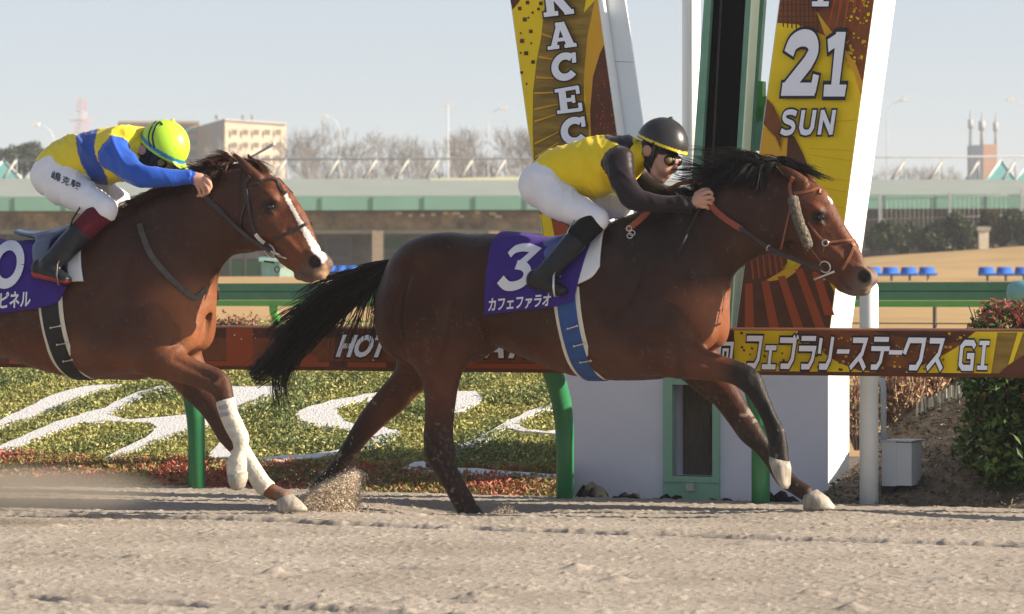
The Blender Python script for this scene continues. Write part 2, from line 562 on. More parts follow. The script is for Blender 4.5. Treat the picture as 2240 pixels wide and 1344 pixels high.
            q4 = np.stack([cell(1, 1), cell(0, 1), cell(0, 0), cell(1, 0)], 1)
            q4[~ins] = q4[~ins][:, ::-1]
            Q.append(q4)
        Q = np.concatenate(Q)
        V = relax(V, Q, smooth)
        return V, Q, lab

def relax(V, Q, it, lam=0.5):
    E = np.concatenate([Q[:, [0, 1]], Q[:, [1, 2]], Q[:, [2, 3]], Q[:, [3, 0]]])
    deg = np.bincount(E.ravel(), minlength=len(V)).astype(np.float32)
    for k in range(it * 2):
        l = lam if k % 2 == 0 else -lam * 1.04
        acc = np.zeros_like(V)
        for ax in range(3):
            acc[:, ax] = np.bincount(E[:, 0], V[E[:, 1], ax], len(V)) + np.bincount(E[:, 1], V[E[:, 0], ax], len(V))
        V = V + l * (acc / deg[:, None] - V)
    return V

def normals(V, Q):
    a, b, c, d = (V[Q[:, i]] for i in range(4))
    n = np.cross(c - a, d - b); N = np.zeros_like(V)
    for ax in range(3):
        for i in range(4): N[:, ax] += np.bincount(Q[:, i], n[:, ax], len(V))
    return N / np.maximum(np.linalg.norm(N, axis=1)[:, None], 1e-9)

def tubes(Pts, R, seg=3):
    """many thin tapering strands at once: Pts (n, m, 3), R (n, m)"""
    n, m, _ = Pts.shape
    T = np.gradient(Pts, axis=1); T /= np.maximum(np.linalg.norm(T, axis=2, keepdims=True), 1e-9)
    ref = rng.normal(size=(n, 1, 3))
    A = np.cross(T, ref); A /= np.maximum(np.linalg.norm(A, axis=2, keepdims=True), 1e-9)
    B = np.cross(T, A)
    rings = [Pts + (A * math.cos(6.2832 * k / seg) + B * math.sin(6.2832 * k / seg)) * R[..., None] for k in range(seg)]
    V = np.stack(rings, 2).reshape(-1, 3)
    I = np.arange(n * m * seg).reshape(n, m, seg); Q = []
    for k in range(seg):
        k2 = (k + 1) % seg
        Q.append(np.stack([I[:, :-1, k], I[:, :-1, k2], I[:, 1:, k2], I[:, 1:, k]], -1).reshape(-1, 4))
    return V, np.concatenate(Q)

# ================================================================== THE SETTING
M = {}
M['sand'] = None
def sand_material():
    m = bpy.data.materials.new('track sand')
    nt, b = nodes_of(m); N, L = nt.nodes, nt.links
    tc = N.new('ShaderNodeTexCoord')
    n1 = N.new('ShaderNodeTexNoise'); n1.inputs['Scale'].default_value = 1.3; n1.inputs['Detail'].default_value = 6
    n2 = N.new('ShaderNodeTexNoise'); n2.inputs['Scale'].default_value = 30; n2.inputs['Detail'].default_value = 8; n2.inputs['Roughness'].default_value = 0.8
    n3 = N.new('ShaderNodeTexNoise'); n3.inputs['Scale'].default_value = 260; n3.inputs['Detail'].default_value = 2
    for n in (n1, n2, n3): L.new(tc.outputs['Object'], n.inputs['Vector'])
    r1 = N.new('ShaderNodeValToRGB')
    r1.color_ramp.elements[0].position = 0.32; r1.color_ramp.elements[0].color = (0.305, 0.265, 0.222, 1)
    r1.color_ramp.elements[1].position = 0.68; r1.color_ramp.elements[1].color = (0.40, 0.352, 0.302, 1)
    L.new(n1.outputs['Fac'], r1.inputs['Fac'])
    r2 = N.new('ShaderNodeMapRange'); r2.inputs['From Min'].default_value = 0.36; r2.inputs['From Max'].default_value = 0.5
    r2.inputs['To Min'].default_value = 0.58; r2.inputs['To Max'].default_value = 1.08
    L.new(n2.outputs['Fac'], r2.inputs['Value'])
    mx = N.new('ShaderNodeMix'); mx.data_type = 'RGBA'; mx.blend_type = 'MULTIPLY'; mx.inputs[0].default_value = 1
    L.new(r1.outputs['Color'], mx.inputs[6]); L.new(r2.outputs['Result'], mx.inputs[7])
    L.new(mx.outputs[2], b.inputs['Base Color'])
    b.inputs['Roughness'].default_value = 0.95; b.inputs['Specular IOR Level'].default_value = 0.1
    ad = N.new('ShaderNodeMath'); ad.operation = 'ADD'
    L.new(n2.outputs['Fac'], ad.inputs[0]); L.new(n3.outputs['Fac'], ad.inputs[1])
    bp = N.new('ShaderNodeBump'); bp.inputs['Strength'].default_value = 0.7; bp.inputs['Distance'].default_value = 0.008
    L.new(ad.outputs[0], bp.inputs['Height']); L.new(bp.outputs['Normal'], b.inputs['Normal'])
    return m
M['sand'] = sand_material()
M['turf'] = mat('dry winter turf', (0.40, 0.27, 0.13), 0.95, 0.1, 0.18, 0.35, bump=0.4, bscale=12)
M['earth'] = mat('dug earth', (0.155, 0.13, 0.105), 0.95, 0.1, 0.45, 7, bump=0.9, bscale=22)

# sand level where the hooves land: (x, y, rise, radius)
HOOF_BUMPS = [(1.60, 17.20, .028, .50), (-.22, 17.97, -.060, .40), (-1.16, 17.20, .018, .50)]
# single clods and old hoof prints in the foreground: (photo column, row, rise, radius)
for _x, _y, _h, _r in ((600, 1256, .030, .05), (725, 1252, .018, .07), (590, 1262, -.02, .08), (1048, 1310, .028, .07), (905, 1322, .024, .08), (960, 1316, -.02, .1), (120, 1155, .02, .07), (1260, 1246, .03, .05), (1350, 1272, .024, .06), (1410, 1268, .016, .05), (2090, 1272, .022, .1), (1865, 1337, .03, .05), (1930, 1215, .018, .08), (300, 1220, .016, .06), (60, 1190, .02, .06), (1640, 1190, .018, .07), (1780, 1300, .02, .06)):
    _d = EYE * F_PX / (_y - HOR); HOOF_BUMPS.append(((_x - 1120) * _d / F_PX, _d, _h, _r))
Q_EDGE = 17.36
def sand_height(x, y):
    a = x * TX + y * TY                      # along the track
    q = x * NX + y * NY                      # across it
    z = 0.013 * (fbm(a * 0.55, q * 1.3, 3, 3) - 0.45)
    near = np.clip((q - 9.0) / 1.0, 0, 1) * np.clip((17.6 - q) / 0.2, 0, 1)
    c = fbm(a * 38, q * 38, 11, 3)
    z = z + near * 0.0062 * (c - 0.44) + near * 0.004 * (fbm(a * 6, q * 9, 12, 2) - 0.37)
    cl = vnoise(a * 46, q * 46, 31)
    z = z + near * 0.010 * np.clip(cl - 0.70, 0, 1) / 0.30
    clod = vnoise(a * 7.5, q * 7.5, 57)
    z = z + near * 0.020 * np.clip(clod - 0.90, 0, 1) / 0.14 * vnoise(a * 40, q * 40, 5)
    for q0, w, dp in ((14.80, 0.026, 0.038), (14.93, 0.02, 0.02), (10.70, 0.03, 0.032), (16.3, 0.02, 0.012), (12.55, 0.03, 0.007), (15.75, 0.04, 0.008)):
        wob = q0 + 0.05 * (vnoise(a * 0.9, a * 0 + q0, 77) - 0.5) + 0.05 * (vnoise(a * 5, a * 0, 78) - 0.5)
        e = np.exp(-((q - wob) / w) ** 2); e2 = np.exp(-((q - wob - 2.0 * w) / (w * 1.3)) ** 2)
        z = z - dp * e * (0.4 + 1.0 * vnoise(a * 14, q * 0, 79)) + dp * 0.5 * e2 * (0.2 + vnoise(a * 18, q * 18, 80))
    for (hx, hy, dz, r) in HOOF_BUMPS:
        z = z + dz * np.exp(-(((x - hx) ** 2) + ((y - hy) ** 2) * 1.6) / r ** 2)
    return z

def build_ground():
    xs = np.concatenate([[-650, -400, -250, -110, -50, -25, -14, -9, -6.5, -5], np.arange(-4.0, 4.0, 0.010), [5, 6.5, 9, 14, 25, 50, 110, 250, 400, 650]])
    ys = np.concatenate([[-60, -20, 0, 5, 8, 9.5, 10.6], np.arange(11.3, 20.4, 0.014), [21.5, 23, 25, 28, 32, 38, 46, 60, 90, 150, 300, 700, 1000, 1300]])
    X, Y = np.meshgrid(xs, ys, indexing='ij')
    Z = sand_height(X, Y)
    q = X * NX + Y * NY
    Z = np.where(q > Q_EDGE + 0.1, np.maximum(-0.06, Z - 0.4 * (q - Q_EDGE - 0.1)), Z)
    Z = np.where(q > 24, -0.06, Z)
    nx, ny = X.shape
    V = np.stack([X, Y, Z], -1).reshape(-1, 3)
    I = np.arange(nx * ny).reshape(nx, ny)
    Fq = np.stack([I[:-1, :-1], I[1:, :-1], I[1:, 1:], I[:-1, 1:]], -1).reshape(-1, 4)
    me = mesh_np('ground', V, Fq)
    qc = q.reshape(-1)[Fq].mean(1)
    mi = np.where(qc > 24, 2, np.where(qc > Q_EDGE + 0.12, 1, 0)).astype(np.int32)
    me.polygons.foreach_set('material_index', mi)
    return tag(link_mesh('ground', me, [M['sand'], M['earth'], M['turf']]), kind='structure')

def build_infield():
    """the dry turf rising towards the pavilion"""
    xs = np.linspace(-60, 60, 150); ds = np.concatenate([np.linspace(38, 60, 12), np.linspace(64, 140, 24), [170, 260, 500, 1000]])
    X, D = np.meshgrid(xs, ds, indexing='ij')
    px = 1120 + X * F_PX / D
    top = np.interp(px, [0, 1200, 1600, 1900, 2240, 2700], [612, 612, 600, 563, 538, 520])
    t = np.clip((D - 85) / 45, 0, 1); t = t * t * (3 - 2 * t)
    row = np.interp(D, [38, 42, 60, 85], [1020, 722, 655, 606])
    row = np.where(D > 85, 606 + (top - 606) * t, row)
    Z = EYE - (row - HOR) * np.minimum(D, 130) / F_PX
    Z = Z + 0.05 * (fbm(X * 0.2, D * 0.1, 9, 3) - 0.4)
    n, m = X.shape; I = np.arange(n * m).reshape(n, m)
    Fq = np.stack([I[:-1, :-1], I[1:, :-1], I[1:, 1:], I[:-1, 1:]], -1).reshape(-1, 4)
    me = mesh_np('infield', np.stack([X, D, Z], -1).reshape(-1, 3), Fq)
    tag(link_mesh('infield', me, [M['turf']]), kind='structure')
build_infield()

# ---- the planted bank behind the rail
Q0, SLOPE = 17.52, 0.238
def bank_point(px, py, up=0.0):
    rx, rz = (px - 1120) / F_PX, (HOR - py) / F_PX
    s = (EYE - up + Q0 * SLOPE + 0.02) / (SLOPE * (NX * rx + NY) - rz)
    return Vector((s * rx, s, EYE + s * rz))
def aq(a, q, z): return (a * TX + q * NX, a * TY + q * NY, z)
BANK_R = onq(1250, 1040, 17.6).dot(TVEC)       # the bank stops where the winning post house begins
LETTERS = [
 [(-60, 950), (0, 918), (57, 892), (110, 868), (180, 846), (268, 841), (250, 846), (190, 862), (140, 885), (80, 910), (0, 934), (-60, 966)],
 [(-60, 1000), (0, 974), (60, 950), (120, 922), (175, 908), (230, 890), (300, 858), (378, 838), (372, 848), (320, 864), (262, 893), (232, 910), (180, 925), (120, 943), (60, 970), (0, 991), (-60, 1018)],
 [(182, 912), (240, 908), (285, 917), (400, 907), (480, 900), (480, 925), (406, 945), (350, 962), (300, 985), (240, 1006), (222, 1005), (280, 975), (330, 950), (342, 935), (325, 925), (270, 922), (235, 922), (184, 925)],
 [(440, 842), (500, 845), (618, 845), (600, 865), (560, 880), (515, 892), (480, 896), (470, 870)],
 [(830, 858), (785, 865), (740, 873), (689, 886), (653, 899), (647, 909), (660, 925), (689, 933), (727, 936), (759, 941), (790, 955), (795, 976), (817, 973), (843, 966), (869, 950), (865, 941), (843, 936), (779, 928), (759, 921), (740, 909), (735, 899), (753, 886), (795, 875), (900, 858), (900, 850)],
 [(480, 968), (508, 985), (560, 1002), (608, 998), (689, 992), (733, 986), (790, 968), (800, 975), (735, 993), (689, 1002), (624, 1007), (576, 1013), (520, 1013), (475, 1005), (457, 993)],
 [(960, 862), (1000, 857), (1035, 855), (1052, 866), (1045, 880), (1010, 897), (960, 906), (950, 880)],
 [(1196, 886), (1155, 899), (1090, 931), (1042, 960), (1000, 973), (960, 980), (960, 992), (1000, 982), (1042, 974), (1100, 939), (1138, 942), (1240, 951), (1240, 942), (1170, 940), (1135, 931), (1138, 921), (1170, 904), (1196, 894), (1245, 880), (1245, 868)],
 [(881, 1024), (923, 1007), (939, 1026), (997, 1024), (1042, 1025), (1170, 1035), (1240, 1042), (1240, 1049), (1138, 1042), (1010, 1038), (930, 1031)],
]
def leaves(C, size, cols, tilt=1.0, asp=0.45, up=None):
    """many small leaf-shaped faces; C: centres, size: length of each"""
    n = len(C)
    d = rng.normal(size=(n, 3)); d[:, 2] = d[:, 2] * tilt + (0 if up is None else up)
    d /= np.linalg.norm(d, axis=1)[:, None]
    r = rng.normal(size=(n, 3)); s = np.cross(d, r); s /= np.maximum(np.linalg.norm(s, axis=1)[:, None], 1e-6)
    nn = np.cross(d, s)
    L = (size * 0.5)[:, None]; w = (size * 0.5 * asp)[:, None]
    V = np.stack([C - d * L, C + s * w + nn * w * 0.3, C + d * L, C - s * w + nn * w * 0.3], 1).reshape(-1, 3)
    Fq = np.arange(4 * n).reshape(n, 4)
    return V, Fq, np.repeat(cols, 4, 0)

def build_bank():
    a = np.linspace(BANK_R - 12, BANK_R, 260); q = np.linspace(Q0 - 0.25, 23, 90)
    A, Qq = np.meshgrid(a, q, indexing='ij')
    Z = -0.02 + (Qq - Q0) * SLOPE + 0.03 * (fbm(A * 3, Qq * 3, 21, 3) - 0.45) - 0.02
    Z = np.where(Qq > 21.6, Z - (Qq - 21.6) * 0.5, Z)
    X, Y = A * TX + Qq * NX, A * TY + Qq * NY
    Z = np.where(1120 + X * F_PX / Y > 1246, -.4, Z)
    n, m = X.shape; I = np.arange(n * m).reshape(n, m)
    Fq = np.stack([I[:-1, :-1], I[1:, :-1], I[1:, 1:], I[:-1, 1:]], -1).reshape(-1, 4)
    me = mesh_np('planted_bank', np.stack([X, Y, Z], -1).reshape(-1, 3), Fq)
    tag(link_mesh('planted_bank', me, [mat('bank soil', (0.13, 0.13, 0.05), 0.95, 0.1, 0.4, 9, bump=0.8, bscale=30)]), kind='structure')
    # white gravel letters
    gm = mat('white gravel', (0.66, 0.65, 0.65), 0.9, 0.2, 0.22, 55, bump=1.0, bscale=70)
    for k, L in enumerate(LETTERS):
        C = catmull(L + [L[0]], 3)[:-1]
        C = C + rng.normal(size=C.shape) * np.array([2.0, 0.9])
        mb = MB(); mb.prism([bank_point(x, y, 0.028 + 0.0012 * k) for x, y in C], (0, 0, -0.03))
        tag(mb.build('gravel_letter', gm), LETTER_SAY[k], 'gravel letter', 'white gravel letters on the planted bank')
    # low ground cover, yellow-green with darker clumps, no plants on the gravel
    n = 175000
    a = rng.uniform(BANK_R - 6.0, BANK_R - .02, n); q = Q0 - 0.1 + 4.1 * rng.random(n) ** 1.1
    x, y = a * TX + q * NX, a * TY + q * NY
    z0 = -0.02 + (q - Q0) * SLOPE
    px = 1120 + x * F_PX / y; py = HOR + (EYE - z0 - 0.03) * F_PX / y
    on = np.zeros(n, bool)
    for L in LETTERS: on |= in_poly(px, py + 2, L)
    lim = np.interp(px, [0, 100, 300, 600, 900, 1240], [985, 992, 1006, 1012, 1020, 1024]) + 16 * (fbm(a * 3, q * 0, 5, 2) - 0.5)
    red = py > lim
    keep = ~on & (px < 1245)
    cl = fbm(a * 2.6, q * 2.6, 41, 3)
    tall = np.where(red, 0.055, 0.035 + 0.05 * np.clip(cl - 0.42, 0, 1) / 0.3)
    hz = rng.random(n)
    z = z0 + tall * hz
    u = rng.random(n)
    g1, g2, g3 = np.array((0.38, 0.375, 0.125)), np.array((0.17, 0.22, 0.085)), np.array((0.54, 0.47, 0.21))
    tone = np.clip((cl - 0.33) / 0.28 + (u - 0.5) * 0.9, 0, 1)[:, None]
    c = g1 * (1 - tone) + g2 * tone
    c = np.where((u > 0.86)[:, None], g3, c)
    r1, r2, r3 = np.array((0.50, 0.13, 0.09)), np.array((0.26, 0.23, 0.08)), np.array((0.38, 0.22, 0.13))
    w = fbm(a * 4, q * 4, 61, 2); v = rng.random(n)
    rc = np.where((v < 0.05 + 0.7 * np.clip((w - 0.34) / 0.22, 0, 1))[:, None], r1, np.where((v > 0.7)[:, None], r3, r2))
    c = np.where(red[:, None], rc, c) * rng.uniform(0.7, 1.25, n)[:, None]
    sz = np.where(red, rng.uniform(0.02, 0.045, n), rng.uniform(0.018, 0.04, n))
    C = np.stack([x, y, z], 1)
    lm = leaf_mat('bank leaves')
    for nm, k in (('ground_cover', keep & ~red), ('red_ground_cover', keep & red)):
        V, Fq, cc = leaves(C[k], sz[k], c[k], 0.8, 0.42, 0.5)
        tag(link_mesh(nm, mesh_np(nm, V, Fq, False, cc), [lm]), kind='stuff')
LETTER_SAY = ['white gravel stroke in the grass at the far left, upper of two', 'long white gravel stroke under the bay horse chest, lower of two',
 'white gravel leg of a letter beside the green rail post', 'white gravel patch behind the bandaged foreleg knee', 'white gravel S curve behind the dark horse hind leg',
 'thin white gravel line under the S curve', 'small white gravel patch between the hind legs and belly', 'white gravel stroke ending at the middle green rail post',
 'lowest white gravel line above the red plants']
build_bank()
# ================================================================== RAILS, WINNING POST, BOARDS
M['green'] = mat('green rail paint', (0.03, 0.19, 0.075), 0.38, 0.45, 0.10, 5, coat=0.1)
M['greendull'] = mat('weathered green board', (0.055, 0.20, 0.115), 0.5, 0.35, 0.12, 4)
M['lime'] = mat('bright green tube', (0.10, 0.38, 0.08), 0.45, 0.4, 0.1, 4)
M['white'] = mat('white painted panel', (0.80, 0.80, 0.79), 0.5, 0.35, 0.03, 2.5)
M['shadewhite'] = mat('white wall paint with shade tint', (0.76, 0.76, 0.88), 0.65, 0.3, 0.05, 2.0, bump=0.08, bscale=40)  # white house front; its bluish shade is put into this tint
M['mint'] = mat('mint green frame', (0.28, 0.50, 0.37), 0.5, 0.35, 0.06, 3)
M['yellow'] = mat('banner yellow', (0.90, 0.64, 0.012), 0.55, 0.3, 0.08, 2)
M['gold'] = mat('banner gold', (0.72, 0.38, 0.025), 0.55, 0.3, 0.08, 2)
M['olive'] = mat('banner ochre', (0.29, 0.18, 0.03), 0.55, 0.3, 0.35, 4, stretch=(1, 1, 6))
M['brown'] = mat('banner brown', (0.115, 0.038, 0.018), 0.55, 0.3, 0.25, 5)
M['rust'] = mat('banner rust red', (0.38, 0.075, 0.02), 0.55, 0.3, 0.1, 3)
M['mid'] = mat('banner chestnut', (0.22, 0.07, 0.02), 0.55, 0.3, 0.25, 9)
M['letter'] = mat('pale letter vinyl', (0.88, 0.90, 0.98), 0.5, 0.3, 0.03, 3)
M['ink'] = mat('dark letter outline', (0.022, 0.022, 0.035), 0.5, 0.3, 0.1, 3)
M['silver'] = mat('galvanised steel', (0.55, 0.56, 0.57), 0.4, 0.5, 0.08, 8, metal=0.6)
BAN = [M['yellow'], M['gold'], M['olive'], M['brown'], M['rust'], M['mid'], M['letter'], M['ink'], M['white']]
YEL, GOL, OLI, BRO, RUS, MID, LET, INK, WHI = range(9)

# ---- the running rail with its printed cover
QB = 17.0                                        # front of the rail cover
def board_place(px, py, off): return onq(px, py, QB - off)
def zb(py, px): return onq(px, py, QB).z
Z_TOP = EYE - (716 - HOR) * 19.0 / F_PX; Z_BOT = EYE - (812 - HOR) * 19.0 / F_PX
def build_rail():
    r = thing('running_rail', 'green running rail with a brown and yellow printed cover, beside the sand track', 'rail', aq(0, QB + 0.15, 0))
    a0, a1 = -18.0, 2.0
    n = 60
    mb = MB()
    prof = [(0.0, Z_BOT), (-0.012, Z_BOT + 0.02), (-0.012, Z_TOP - 0.008), (0.0, Z_TOP), (0.09, Z_TOP + 0.006), (0.12, Z_TOP - 0.01), (0.12, Z_BOT + 0.02), (0.1, Z_BOT)]
    mb.loft([[aq(a, QB + 0.012 + o, z) for o, z in prof] for a in np.linspace(a0, a1, n)], 0, smooth=False)
    bo = mb.build('rail_cover', [M['brown'], M['white']], r)
    # printed art on the cover
    art = MB(); L = [0]
    def pg(pts, mi):
        L[0] += 1
        art.poly([board_place(x, y, 0.001 + 0.00016 * L[0]) for x, y in pts], mi)
    def by(x, f):   # row of the cover at column x: f=0 top, 1 bottom
        d = onq(x, 700, QB).y
        return HOR + (EYE - (Z_TOP - 0.010) * (1 - f) - (Z_BOT + 0.022) * f) * F_PX / d
    def strip(x0, x1, mi, f0=0, f1=1, sk=0): pg([(x0 + sk, by(x0, f0)), (x1 + sk, by(x1, f0)), (x1, by(x1, f1)), (x0, by(x0, f1))], mi)
    strip(-80, 1600, MID, 0.25, 0.85)
    for x0, x1, mi in ((495, 553, RUS), (330, 380, RUS), (180, 250, RUS), (20, 90, RUS)): strip(x0, x1, mi)
    strip(440, 1590, RUS, 0.87, 1.0); strip(560, 640, BRO, 0.8, 1); strip(720, 760, BRO, 0.86, 1); strip(845, 1000, BRO, 0.86, 1)
    pg([(640, by(640, 1)), (668, by(668, .6)), (690, by(690, .75)), (700, by(700, 1))], RUS)
    # right half: yellow and brown waves
    strip(1604, 2260, YEL)
    C = [(1745, by(1745, 0)), (1752, by(1752, .18)), (1790, by(1790, .45)), (1815, by(1815, .65)), (1840, by(1840, .8)), (1880, by(1880, .97)), (1985, by(1985, .97)), (2040, by(2040, .72)), (2090, by(2090, .4)), (2125, by(2125, .08)), (2135, by(2135, 0))]
    pg(C, MID)
    pg([(1900, by(1900, 0)), (2130, by(2130, 0)), (2105, by(2105, .25)), (2050, by(2050, .3)), (1960, by(1960, .12))], BRO)
    pg([(1915, by(1915, 1)), (1940, by(1940, .85)), (1990, by(1990, .9)), (1980, by(1980, 1))], BRO)
    pg([(2182, by(2182, .02)), (2226, by(2226, .02)), (2200, by(2200, 1)), (2168, by(2168, 1))], OLI)
    pg([(2238, by(2238, .02)), (2290, by(2290, .02)), (2290, by(2290, .5)), (2215, by(2215, .75))], OLI)
    pg([(2300, by(2300, .35)), (2240, by(2240, .55)), (2205, by(2205, .8)), (2185, by(2185, 1)), (2300, by(2300, 1))], BRO)
    strip(1580, 1606, BRO)
    for k in range(95):
        x = rng.uniform(1612, 2110); f = rng.uniform(.05, .97); s = rng.uniform(1.2, 3.4)
        inside = in_poly([x], [by(x, f)], C)[0]
        pg([(x - s, by(x, f) - s), (x + s, by(x, f) - s * .7), (x + s * .8, by(x, f) + s), (x - s * .9, by(x, f) + s * .8)], GOL if inside else BRO)
    for k in range(60):
        x = rng.uniform(440, 1000); f = rng.uniform(.05, .85); s = rng.uniform(.7, 1.6)
        pg([(x - s, by(x, f) - s), (x + s, by(x, f) - s * .7), (x + s * .8, by(x, f) + s), (x - s * .9, by(x, f) + s * .8)], LET if k % 3 == 0 else RUS)
    art.build('printed_pattern', BAN, bo, fix=False)
    tx = MB()
    for ch, x0, x1, y0, y1 in (('fu', 1630, 1666, 735, 806), ('e', 1668, 1698, 757, 807), ('bu', 1703, 1743, 736, 807), ('ra', 1746, 1783, 737, 808), ('ri', 1787, 1822, 737, 808),
                              ('bar', 1830, 1857, 757, 781), ('su', 1858, 1896, 739, 809), ('te', 1904, 1944, 739, 809), ('bar', 1944, 1973, 759, 783), ('ku', 1977, 2021, 739, 810), ('su', 2026, 2064, 740, 811),
                              ('G', 2097, 2132, 745, 810), ('I', 2139, 2161, 746, 809)):
        sl = 4
        put_glyph(tx, ch, [(x0 + sl, y0), (x1 + sl, y0 + .5), (x1 - sl * .5, y1 + .5), (x0 - sl * .5, y1)], board_place, 0.046, LET, INK, 0.13)
    put_glyph(tx, 'kai', [(1572, 748), (1606, 748), (1600, 803), (1568, 803)], board_place, 0.046, LET, INK, 0.1)
    for bold, mi, off in ((0.035, INK, 0.045), (0.012, LET, 0.049)):
        g = 4 if mi == INK else 0
        put_text(tx, 'HOT', [(742 - g, 732 - g), (856 + g, 733 - g), (846 + g, 783 + g), (734 - g, 782 + g)], board_place, off, mi, bold=bold + 0.03, shear=0.22)
        put_text(tx, 'HOLIDAYS!', [(876 - g, 733 - g), (1196 + g, 735 - g), (1188 + g, 785 + g), (868 - g, 783 + g)], board_place, off, mi, bold=bold + 0.03, shear=0.22)
    tx.build('lettering', BAN, bo, fix=False)
    # goose-neck posts
    for bx in (-560, -90, 430, 1236, 1664, 2520):
        base = onq(bx, 1075, Q0 - 0.22); base.z = -0.1
        a = base.dot(TVEC); pts = []
        for o, z, rr in ((0.0, -0.1, .052), (0.0, .3, .052), (-0.01, .42, .055), (-0.05, .55, .058), (-0.12, .66, .058), (-0.2, .74, .056), (-0.22, .80, .05)):
            pts.append((Vector(aq(a, Q0 - 0.22 + o, z)), rr))
        MB().tube([p for p, _ in pts], [x for _, x in pts], 14).build('post', M['green'], r)
    # far end tubes behind the cover
    MB().tube([aq(a, QB + 0.2, Z_BOT + 0.09) for a in (a0, 0, a1)], 0.04, 10).build('rail_tube', M['lime'], r)
build_rail()

# ---- second rail, across the turf course
def build_far_rail():
    QF = 33.0
    r = thing('running_rail', 'plain green running rail farther away, in front of the blue seats', 'rail', aq(0, QF + 0.1, 0))
    d0 = 36.0
    zt, zb_, zl = EYE + 31 * d0 / F_PX, EYE - 7 * d0 / F_PX, EYE - 21 * d0 / F_PX
    zm = (zt + zb_) / 2
    mb = MB()
    for za, zc in ((zm + 0.005, zt), (zb_, zm - 0.005)):
        mb.hexa([aq(-44, QF, za), aq(16, QF, za), aq(16, QF + .1, za), aq(-44, QF + .1, za)], [aq(-44, QF, zc), aq(16, QF, zc), aq(16, QF + .1, zc), aq(-44, QF + .1, zc)])
    mb.hexa([aq(-44, QF + .02, zm - .006), aq(16, QF + .02, zm - .006), aq(16, QF + .06, zm - .006), aq(-44, QF + .06, zm - .006)], [aq(-44, QF + .02, zm + .006), aq(16, QF + .02, zm + .006), aq(16, QF + .06, zm + .006), aq(-44, QF + .06, zm + .006)], 1)
    mb.build('rail_board', [M['greendull'], M['ink']], r)
    MB().hexa([aq(-44, QF - .01, zl), aq(16, QF - .01, zl), aq(16, QF + .06, zl), aq(-44, QF + .06, zl)], [aq(-44, QF - .01, zb_ - .004), aq(16, QF - .01, zb_ - .004), aq(16, QF + .06, zb_ - .004), aq(-44, QF + .06, zb_ - .004)]).build('lower_tube', M['lime'], r)
    for px in (-300, 160, 596, 1100, 1560, 2600):
        a = onq(px, 690, QF).dot(TVEC)
        pts = [aq(a, QF + .02, zl + .02), aq(a, QF + .03, zl - .06), aq(a, QF + .1, zl - .16), aq(a, QF + .22, zl - .26), aq(a, QF + .24, zl - .5), aq(a, QF + .24, -.2)]
        MB().tube(pts, .05, 10).build('post', M['lime'], r)
    # thin wire fence behind it
    f = thing('wire_fence', 'low wire fence with thin dark posts under the far green rail', 'fence', aq(0, QF + 3, 0))
    dk = mat('dark fence steel', (0.06, 0.05, 0.045), 0.6, 0.3)
    for px in (465, 940, 2045, 2300, 1560):
        p = onq(px, 700, QF + 3); MB().tube([(p.x, p.y, -.1), (p.x, p.y, EYE - 22 * p.y / F_PX)], .025, 6).build('post', dk, f)
    for dz in (.12, .3, .48):
        MB().tube([aq(-40, QF + 3, EYE - .18 - dz), aq(12, QF + 3, EYE - .18 - dz)], .008, 5).build('wire', dk, f)
    # round teal buffer on the rail, at the right edge of the picture
    p = onq(2236, 640, QF - .25)
    mb = MB()
    mb.loft([[p + TVEC * (-.16 + x) + Vector((0, 0, 0)) + (NVEC * math.cos(6.283 * j / 18) + Vector((0, 0, 1)) * math.sin(6.283 * j / 18)) * rr for j in range(18)] for x, rr in ((0, .02), (.02, .08), (.06, .11), (.12, .125), (.5, .125), (.52, .0))])
    tag(mb.build('rail_buffer', mat('teal plastic', (.12, .32, .33), .4, .4)), 'rounded teal end cap on the far green rail above the red-tipped hedge', 'rail cap')
build_far_rail()

